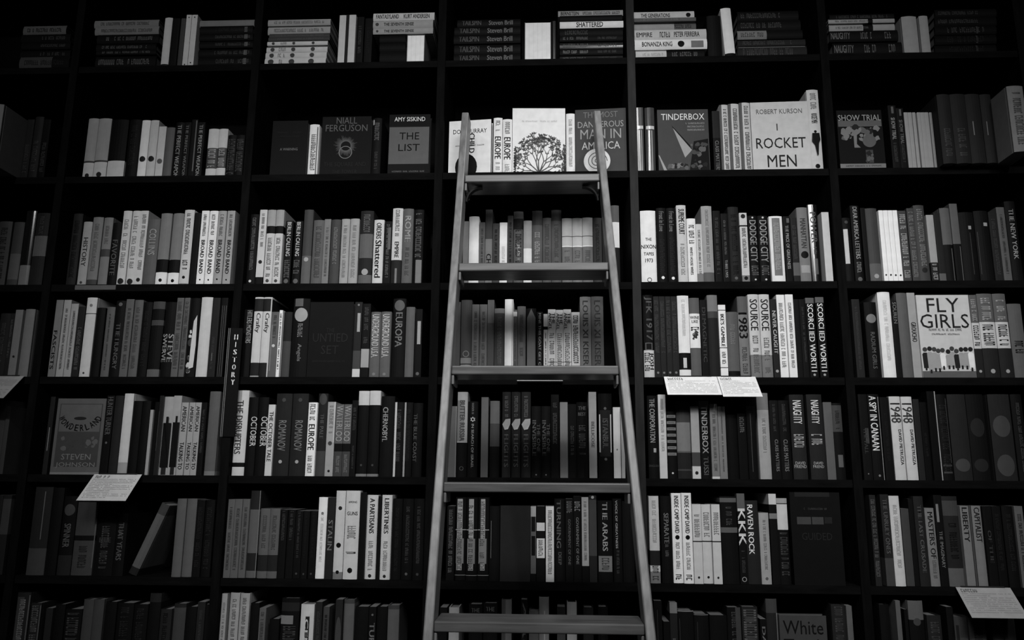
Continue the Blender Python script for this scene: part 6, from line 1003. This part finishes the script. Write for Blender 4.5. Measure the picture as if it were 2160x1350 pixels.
('V', 7, 2, 2, 16, (0, 0), -0.8655, 0.015, 1.0772, 0.0262, 0.2365, 6, 0, 0, 0, [('s', 0.1, 0.95, 4.0, 0.4)]),
('V', 7, 2, 3, 16, (0, 0), -0.8363, 0.012, 1.0772, 0.0258, 0.236, 6, 0, 0, 0, [('s', 0.1, 0.95, 4.0, 0.4)]),
('V', 7, 2, 4, 16, (0, 0), -0.8057, 0.007, 1.0772, 0.0242, 0.2114, 1, 0, 0, 0, []),
('V', 7, 2, 5, 16, (0, 0), -0.7841, 0.012, 1.0772, 0.0178, 0.1982, 4, 0, 0, 0, [('s', 0.1, 0.95, 3.0, 0.5)]),
('V', 7, 2, 6, 16, (0, 0), -0.7508, 0.012, 1.0772, 0.0271, 0.1699, 1, 0, 0, 0, [('s', 0.1, 0.6, 4.0, 0.5)]),
('V', 7, 2, 7, 16, (0, 0), -0.7086, 0.012, 1.0772, 0.0491, 0.2248, 1, 0, 0, 0, [('q', 0.0, 0.7, 0.7, 0.8, 5.0), ('s', 0.3, 0.68, 3.0, 0.7), ('b', 0.85, 0.95, 2.0)]),
('V', 7, 2, 8, 16, (0, 0), -0.6602, 0.01, 1.0772, 0.0364, 0.2097, 7, 0, 0, 0, [('p', 0.4, 0.7, 0.1, 0.85, 2.0), ('t', 'CENSUS', 0.15, 0.82, 7.0, 0.25)]),
('V', 7, 2, 9, 16, (0, 0), -0.6274, 0.004, 1.0772, 0.019, 0.2174, 2, 0, 0, 0, [('s', 0.1, 0.9, 3.0, 0.4)]),
('V', 7, 2, 10, 16, (0, 0), -0.6089, 0.015, 1.0772, 0.0168, 0.2033, 3, 0, 0, 0, [('s', 0.1, 0.9, 2.0, 0.4)]),
('V', 7, 2, 11, 16, (0, 0), -0.5713, 0.004, 1.0772, 0.0191, 0.2245, 2, 0, 0, 0, [('blob', 0.4, 0.8, 3.0)]),
('V', 7, 2, 12, 16, (0, 0), -0.5469, 0.015, 1.0772, 0.0283, 0.2233, 4, 0, 0, 0, [('b', 0.95, 1.0, 3.0)]),
('V', 7, 2, 13, 16, (0, 0), -0.5106, 0.012, 1.0772, 0.0369, 0.2051, 1, 0, 0, 0, []),
('V', 7, 2, 14, 16, (0, 0), -0.479, 0.004, 1.0772, 0.0194, 0.2067, 1, 0, 0, 0, [('t', 'TURNING', 0.2, 0.8, 5.0, 0.7), ('d', 0.9, 4.0, 0.3)]),
('V', 7, 2, 15, 16, (0, 0), -0.4538, 0.007, 1.0772, 0.0277, 0.2066, 1, 0, 0, 0, []),
('V', 7, 2, 16, 16, (0, 0), -0.4238, 0.012, 1.0772, 0.0308, 0.2101, 4, 0, 0, 0, [('b', 0.95, 1.0, 3.0)]),
('V', 7, 3, 1, 12, (0, 0), -0.2865, 0.007, 1.0772, 0.0196, 0.2073, 1, 0, 0, 0, []),
('V', 7, 3, 2, 12, (0, 0), -0.2575, 0.004, 1.0772, 0.0272, 0.2081, 6, 0, 0, 0, []),
('V', 7, 3, 3, 12, (0, 0), -0.1993, 0.004, 1.0772, 0.0363, 0.2168, 1, 0, 0, 0, [('h', 'THE', 0.93, 0.6, 4.0), ('h', 'VAL', 0.8, 0.6, 4.0)]),
('V', 7, 3, 4, 12, (0, 0), -0.1601, 0.012, 1.0772, 0.0381, 0.2193, 1, 0, 0, 0, [('h', 'THE', 0.93, 0.6, 4.0), ('h', 'ALL', 0.8, 0.6, 4.0)]),
('V', 7, 3, 5, 12, (0, 0), -0.1156, 0.007, 1.0772, 0.027, 0.2295, 3, 0, 0, 0, [('p', 0.4, 1.0, 0.0, 1.0, 4.0)]),
('V', 7, 3, 6, 12, (0, 0), -0.0679, 0.007, 1.0772, 0.0171, 0.2307, 1, 0, 0, 0, [('t', 'ARISE', 0.2, 0.97, 4.0, 0.5)]),
('V', 7, 3, 7, 12, (0, 0), -0.0421, 0.015, 1.0772, 0.0264, 0.1999, 4, 0, 0, 0, []),
('V', 7, 3, 8, 12, (0, 0), -0.0147, 0.012, 1.0772, 0.0263, 0.2371, 5, 0, 0, 0, [('p', 0.5, 0.6, 0.0, 0.85, 6.0)]),
('V', 7, 3, 9, 12, (0, 0), 0.0315, 0.01, 1.0772, 0.022, 0.2127, 2, 0, 0, 0, [('b', 0.5, 0.8, 3.0)]),
('V', 7, 3, 10, 12, (0, 0), 0.0601, 0.007, 1.0772, 0.0262, 0.2255, 6, 0, 0, 0, []),
('V', 7, 3, 11, 12, (0, 0), 0.1044, 0.01, 1.0772, 0.0268, 0.2121, 2, 0, 0, 0, []),
('V', 7, 3, 12, 12, (0, 0), 0.1433, 0.01, 1.0772, 0.0261, 0.2142, 1, 0, 0, 0, [('s', 0.1, 0.9, 2.0, 0.3)]),
('V', 7, 4, 1, 13, (0, 0), 0.2906, 0.015, 1.0772, 0.0212, 0.2312, 1, 0, 0, 0, [('p', 0.4, 0.44, 0.1, 0.9, 3.0)]),
('V', 7, 4, 2, 13, (0, 0), 0.3122, 0.01, 1.0772, 0.0169, 0.1791, 1, 0, 0, 0, []),
('V', 7, 4, 3, 13, (0, 0), 0.3316, 0.012, 1.0772, 0.0195, 0.2275, 2, 0, 0, 0, [('b', 0.88, 1.0, 5.0), ('s', 0.2, 0.6, 5.0, 0.4)]),
('V', 7, 4, 4, 13, (0, 0), 0.3638, 0.012, 1.0772, 0.0417, 0.2075, 1, 0, 0, 0, [('b', 0.985, 1.0, 5.0), ('p', 0.1, 0.12, 0.0, 0.9, 3.0)]),
('V', 7, 4, 5, 13, (0, 0), 0.4041, 0.007, 1.0772, 0.0377, 0.1995, 1, 0, 0, 0, [('b', 0.985, 1.0, 4.0), ('p', 0.2, 0.22, 0.0, 0.9, 3.0)]),
('V', 7, 4, 6, 13, (0, 0), 0.4493, 0.01, 1.0772, 0.0452, 0.1966, 1, 0, 0, 0, []),
('V', 7, 4, 7, 13, (0, 0), 0.4912, 0.01, 1.0772, 0.0354, 0.2174, 1, 0, 0, 0, [('p', 0.6, 1.0, 0.6, 1.0, 3.0), ('s', 0.5, 0.95, 3.0, 0.4)]),
('V', 7, 4, 8, 13, (0, 0), 0.5335, 0.012, 1.0772, 0.0418, 0.2192, 2, 0, 0, 0, [('s', 0.5, 0.97, 4.0, 0.8), ('b', 0.0, 0.45, 5.0)]),
('V', 7, 4, 9, 13, (0, 0), 0.5671, 0.01, 1.0772, 0.0167, 0.1889, 1, 0, 0, 0, [('t', 'DAMAGE', 0.2, 0.9, 5.0, 0.5)]),
('V', 7, 4, 10, 13, (0, 0), 0.5921, 0.015, 1.0772, 0.0288, 0.2399, 2, 0, 0, 0, [('b', 0.85, 1.0, 3.0), ('b', 0.0, 0.6, 2.0), ('p', 0.9, 1.0, 0.1, 0.85, 5.0)]),
('F', 7, 4, 11, 13, (0, 0), 0.6684, 0.004, 1.0772, 0.1226, 0.2006, 3, 0, 0, 0, [('h', 'White', 0.85, 0.85, 1.0), ('h', 'Trash', 0.62, 0.85, 1.0)]),
('V', 7, 4, 12, 13, (0, 0), 0.7668, 0.015, 1.0772, 0.0351, 0.2276, 2, 0, 0, 0, [('s', 0.3, 0.98, 3.0, 0.6)]),
('V', 7, 4, 13, 13, (0, 0), 0.7948, 0.015, 1.0772, 0.0147, 0.2248, 4, 0, 0, 0, []),
('V', 7, 5, 1, 10, (0, 0), 0.8839, 0.007, 1.0772, 0.0253, 0.2309, 1, 0, 0, 0, []),
('V', 7, 5, 2, 10, (0, 0), 0.9196, 0.007, 1.0772, 0.012, 0.2407, 4, 0, 0, 0, []),
('V', 7, 5, 3, 10, (0, 0), 0.9407, 0.012, 1.0772, 0.0083, 0.2186, 1, 0, 0, 0, []),
('V', 7, 5, 4, 10, (0, 0), 0.9646, 0.004, 1.0772, 0.0382, 0.2417, 1, 0, 0, 0, [('b', 0.8, 1.0, 4.0), ('d', 0.78, 3.0, 0.5)]),
('V', 7, 5, 5, 10, (0, 0), 1.0096, 0.004, 1.0772, 0.0362, 0.2053, 2, 0, 0, 0, [('s', 0.1, 0.95, 3.0, 0.6)]),
('V', 7, 5, 6, 10, (0, 0), 1.0504, 0.004, 1.0772, 0.0173, 0.2274, 1, 0, 0, 0, []),
('V', 7, 5, 7, 10, (0, 0), 1.0771, 0.004, 1.0772, 0.0329, 0.2017, 3, 0, 0, 0, [('p', 0.1, 0.3, 0.1, 0.9, 2.0)]),
('V', 7, 5, 8, 10, (0, 0), 1.1204, 0.007, 1.0772, 0.0432, 0.2003, 3, 0, 0, 0, [('s', 0.2, 0.95, 2.0, 0.5)]),
('V', 7, 5, 9, 10, (0, 0), 1.1718, 0.007, 1.0772, 0.0281, 0.2225, 2, 0, 0, 0, []),
('V', 7, 5, 10, 10, (0, 0), 1.2022, 0.007, 1.0772, 0.0297, 0.2229, 2, 0, 0, 0, [])
]

SH = ['top shelf', 'second shelf', 'third shelf', 'fourth shelf', 'fifth shelf', 'sixth shelf', 'lowest shelf']
BAY = ['far left bay', 'second bay from left', 'bay left of ladder', 'bay behind ladder', 'bay right of ladder', 'far right bay']
TN = ['black', 'black', 'dark', 'dark grey', 'grey', 'grey', 'light grey', 'pale', 'white', 'white']
ORD = ['first', 'second', 'third', 'fourth', 'fifth', 'sixth', 'seventh', 'eighth', 'ninth', 'tenth', 'eleventh', 'twelfth',
       'thirteenth', 'fourteenth', 'fifteenth', 'sixteenth', 'seventeenth', 'eighteenth', 'nineteenth', 'twentieth',
       'twenty-first', 'twenty-second', 'twenty-third', 'twenty-fourth', 'twenty-fifth']
NAMES = ('BRILL', 'Brill', 'SISKIND', 'FERGUSON', 'MURRAY', 'ANDERSEN', 'FERREIRA', 'KURSON', 'NIXON', "IKE", 'FRIEND', 'DAVID', 'STEVEN',
         'JOHNSON', 'PIETRUSZA', 'KISER', 'STALIN', 'ROMANOV', 'Gandhi', 'JFK', 'JOSH', 'STEVE', 'HITLER', 'GROUCHO', 'COLLINS', 'BERNSTEIN',
         'NIALL', 'HUNTER', 'TURNER', 'Angels', 'SUPREME', 'JUST', 'WINE', 'LIKE', 'ARABS', 'LIBERTINES')
def make_label(s):
    kind, row, bay, col, ncol, pos, X, rec, Z, w, h, tone, gl, lean, yaw, deco = s
    txt = None
    for d in deco:
        if d[0] in 'thv' and isinstance(d[1], str) and not any(nm in d[1] for nm in NAMES) and len(d[1]) > 2:
            if kind == 'F' and txt: txt += ' ' + d[1]
            elif not txt: txt = d[1]
    if any(d[0] == 'arc' for d in deco): txt = 'WONDERLAND'
    if txt and len(txt.split()) > 4: txt = ' '.join(txt.split()[:4])
    hue = ('glossy ' if gl else '') + TN[tone]
    place = '%s, %s' % (SH[row - 1], BAY[bay])
    if kind == 'H':
        cols = sorted({b[3] for b in BOOKS if b[0] == 'H' and b[1] == row and b[2] == bay})
        which = 'only' if len(cols) == 1 else ['left', 'right'][cols.index(col)] if len(cols) == 2 else ORD[cols.index(col)]
        end = '%s down the %s stack, %s' % (ORD[pos[0] - 1], which, place)
        for core in ('%s book lettered %s' % (hue, txt) if txt else hue + ' book lying flat', hue + ' book lying flat', hue + ' book'):
            L = core + ', ' + end
            if len(L.split()) <= 16: return L
        return L
    side = 'leftmost' if col == 1 else ('rightmost' if col == ncol else ORD[col - 1] + ' from left')
    if kind == 'F': core = '%s book face out' % hue
    elif kind == 'E': core = 'white page edges of book'
    else: core = ('slim ' if w < .016 else 'thick ' if w > .036 else '') + hue + ' book' + (' leaning' if lean else '')
    if any(d[0] == 'tree' for d in deco): core = 'white book face out with tree drawing'; txt = None
    if txt: core += ' lettered ' + txt
    elif kind == 'V' and any(d[0] in ('d', 'r') for d in deco): core += ' with round mark'
    elif kind == 'V' and any(d[0] == 'b' for d in deco): core += ' with colour band'
    L = '%s, %s, %s' % (core, side, place)
    if len(L.split()) > 16:
        for cut in (' with round mark', ' with colour band', 'glossy '):
            if len(L.split()) > 16: L = L.replace(cut, '')
    while len(L.split()) > 16 and txt and len(txt.split()) > 1:
        txt2 = ' '.join(txt.split()[:-1]); L = L.replace(txt, txt2); txt = txt2
    if len(L.split()) > 16: L = L.replace(' lettered ' + (txt or ''), '')
    return L

for s in BOOKS:
    kind, row, bay, col, ncol, pos, X, rec, Z, w, h, tone, gl, lean, yaw, deco = s
    nm = 'hardcover_book' if (kind in 'HFL' or w > .0238) and kind != 'E' else 'paperback_book'
    y = rec
    if kind == 'F' and yaw: y = rec + abs(math.sin(math.radians(yaw))) * w / 2
    loc = [X, y, Z]; rot = [0, 0, 0]
    if kind == 'F': rot[2] = math.radians(yaw)
    root = thing(nm, loc, make_label(s), 'book', 'books on the %s' % SH[row - 1], rot)
    if kind == 'L' or (lean and kind == 'V'):
        a = math.radians(lean)
        if kind == 'V': a = -a; root.location.x = X - w / 2 + w / 2 * math.cos(a); root.location.z = Z + w / 2 * abs(math.sin(a)) + .0002
        else: root.location.x = X + w / 2 - w / 2 * math.cos(a); root.location.z = Z + w / 2 * math.sin(a) + .0002
        root.rotation_euler = (0, a, 0)
    build_book(s, root)

# ------------------------------------------------------------------ bookcase (setting)
TH = 0.021; UT = 0.024; CD = 0.27; Z_TOP = SHELF[0] + 0.325
extra = [SHELF[6] - .28, SHELF[6] - .56, 0.10]
X_L = UPS[0] - 0.30; X_R = UPS[-1] + 0.30
allup = UPS
k = 0
for zi, z in enumerate(SHELF + extra + [Z_TOP]):
    for i in range(len(allup) - 1):
        mb = MB(); mb.box(allup[i] + UT / 2, allup[i + 1] - UT / 2, 0, CD, z - TH, z, M_SHELF)
        k += 1
        o = structure(mb.build('trim_%d' % k))
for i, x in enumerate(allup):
    mb = MB(); mb.box(x - UT / 2, x + UT / 2, -.006, CD, 0, Z_TOP, M_UPRIGHT_LIT if i == 4 else M_UPRIGHT)
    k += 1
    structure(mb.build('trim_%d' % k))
mb = MB(); mb.box(-7, 7, CD, CD + .05, 0, 5.5, M_WALL); structure(mb.build('wall_back'))
mb = MB(); mb.box(-7, 7, -5, CD + .05, -.05, 0, M_FLOOR); structure(mb.build('floor'))

# ------------------------------------------------------------------ rolling ladder
lad = thing('library_ladder', (0, 0, 0), 'tall wooden library ladder leaning against the bookcase in the middle', 'ladder')
SL = 0.33
LB = {-1: [(-.252, 1.06), (-.2565, -.28)], 1: [(.151, 1.06), (.212, -.28)]}
def lad_y(z):      # front face of the rails, z above eye level
    return 1.80 + SL * z - DIST
def rail_x(s, z):
    (xa, za), (xb, zb) = LB[s]
    return xa + (xb - xa) * (z - za) / (zb - za)
RW = 0.020; RD = 0.075
for s in (-1, 1):
    mb = MB()
    z0, z1 = -EYE + .001, 1.055
    P = []
    for z in (z0, z1):
        xo = rail_x(s, z); xi = xo - s * RW
        y = lad_y(z)
        P += [(min(xo, xi), y, z + EYE), (max(xo, xi), y, z + EYE), (max(xo, xi), y + RD, z + EYE), (min(xo, xi), y + RD, z + EYE)]
    mb.mesh_add(P, [(0, 3, 2, 1), (4, 5, 6, 7), (0, 1, 5, 4), (1, 2, 6, 5), (2, 3, 7, 6), (3, 0, 4, 7)], M_LADDER)
    bevel(mb.build('side_rail', lad), .003)
ST = [.834, .555, .273, -.002, -.281, -.560, -.839, -1.118, -1.397]
for zi, z in enumerate(ST):
    xl = rail_x(-1, z) + RW; xr = rail_x(1, z) - RW
    y = lad_y(z) + .004
    mb = MB(); mb.box(xl, xr, y, y + .105, z + EYE - .022, z + EYE, M_STEP)
    st = mb.build('step', lad); bevel(st, .0035, 3)
    for s in (-1, 1):
        xx = xl if s < 0 else xr
        mb = MB()
        a, b_ = (xx + .0005, xx + .0065) if s < 0 else (xx - .0065, xx - .0005)
        mb.box(a, b_, y + .004, y + .085, z + EYE - .045, z + EYE - .0225, M_LADDER)
        bk = mb.build('step_block', st); bevel(bk, .002)
# curved corner braces below the top step
z = ST[0]
for s in (-1, 1):
    xx = rail_x(s, z) - s * RW
    mb = MB(); R_ = .045; n = 10
    for i in range(n):
        a0 = math.pi / 2 * i / n; a1 = math.pi / 2 * (i + 1) / n
        def pt(a, r, yy):
            return (xx - s * (.002 + R_ - r * math.cos(a)), yy, z + EYE - .024 - R_ + r * math.sin(a))
        y0 = lad_y(z) + .03; y1 = y0 + .02
        for (ra, rb) in ((R_, R_ - .004),):
            A = [pt(a0, ra, y0), pt(a1, ra, y0), pt(a1, rb, y0), pt(a0, rb, y0)]
            B_ = [pt(a0, ra, y1), pt(a1, ra, y1), pt(a1, rb, y1), pt(a0, rb, y1)]
            mb.mesh_add(A + B_, [(0, 1, 2, 3), (7, 6, 5, 4), (0, 4, 5, 1), (3, 2, 6, 7)], M_METAL)
    mb.build('corner_brace', lad)

# ------------------------------------------------------------------ shelf cards, labels and the section sign
def card(x0, x1, z, L, tn, label):
    root = thing('shelf_card', ((x0 + x1) / 2, -.004, z + .001), label, 'card', 'review cards hanging from the shelves', (math.radians(43), 0, 0))
    W = x1 - x0
    mb = MB(); mb.box(-W / 2, W / 2, -L, 0, -.0004, .0004, tone_mat(tn)); mb.build('card_sheet', root)
    rng = random.Random(int(x0 * 1000)); mb = MB()
    yy = -.022
    while yy > -L + .010:
        LL = W * (.9 if rng.random() < .8 else .5)
        for (a, c, e, f_) in marks(rng, 30):
            mb.poly([(-W / 2 + .05 * W + a * LL, yy + c * .0026, .0007), (-W / 2 + .05 * W + e * LL, yy + c * .0026, .0007),
                     (-W / 2 + .05 * W + e * LL, yy + f_ * .0026, .0007), (-W / 2 + .05 * W + a * LL, yy + f_ * .0026, .0007)], tone_mat(5 if tn < 9 else 6))
        yy -= .0065
    mb.build('small_lettering', root)
    mb = MB()
    for (a, c, e, f_) in marks(rng, 7):
        mb.poly([(-W / 2 + .06 * W + a * .3 * W, -.016 + c * .010, .0007), (-W / 2 + .06 * W + e * .3 * W, -.016 + c * .010, .0007),
                 (-W / 2 + .06 * W + e * .3 * W, -.016 + f_ * .010, .0007), (-W / 2 + .06 * W + a * .3 * W, -.016 + f_ * .010, .0007)], tone_mat(3))
    mb.build('heading_lettering', root)
    mb = MB(); mb.box(-W * .4, W * .4, -.001, .004, -.001, .001, tone_mat(2)); mb.build('card_clip', root)
card(-1.289, -1.151, SHELF[4], .104, 7, 'white printed card sloping down from the fifth shelf, lower left')
card(.323, .470, SHELF[3], .084, 9, 'bright white card sloping from fourth shelf, left one of the pair right of ladder')
card(.4715, .577, SHELF[3], .092, 9, 'bright white card sloping from fourth shelf, right one of the pair right of ladder')
card(1.068, 1.208, SHELF[5], .096, 6, 'grey-white printed card sloping from the sixth shelf, lower right corner')
card(-1.692, -1.531, SHELF[3], .106, 6, 'grey printed card on the fourth shelf at the left edge of the frame')
SIGN=[-0.9114, 1.7389, 2.0522, 1.8832, 2.0367]
STRIP=[-0.0896, 0.0388, 1.9109]
STRIP2=[-1.4117, -1.2872, 2.188]
xs, zb, zt, t1, t0 = SIGN
sg = thing('section_sign', (xs, -.0065, zb), 'narrow black sign with stacked letters HISTORY on upright between second and third bays', 'sign')
mb = MB(); mb.box(-.021, .021, -.004, 0, 0, zt - zb, tone_mat(1)); mb.build('sign_panel', sg)
mb = MB()
mb.box(-.0205, -.0195, -.0048, -.0041, .0, zt - zb, tone_mat(6)); mb.box(-.016, -.015, -.0048, -.0041, 0, zt - zb, tone_mat(6))
mb.build('edge_stripe', sg)
mb = MB(); n = 7; ph = (t0 - t1) / n
for i, ch in enumerate('HISTORY'):
    vs, fs, asp = font_mesh(ch, .04)
    W_ = .011 if ch != 'I' else .0024; zc = t0 - zb - ph * (i + .5)
    mb.mesh_add([(.004 + (q[0] - .5) * W_, -.0046, zc + (q[1] - .5) * ph * .68) for q in vs], fs, tone_mat(9))
mb.build('title_lettering', sg)
a, b_, z = STRIP
tag(bevel((lambda m: (m.box(a, b_, -.030, -.0005, z - .0145, z - .0125, tone_mat(7)), m.build('shelf_label'))[1])(MB()), .0005),
    'thin pale label strip sticking out of the fourth shelf edge behind the ladder', 'label')
a, b_, z = STRIP2
tag((lambda m: (m.box(a, b_, -.003, -.0005, z - .017, z - .003, tone_mat(4)), m.build('shelf_label'))[1])(MB()),
    'grey label strip on the edge of the third shelf, left side', 'label')
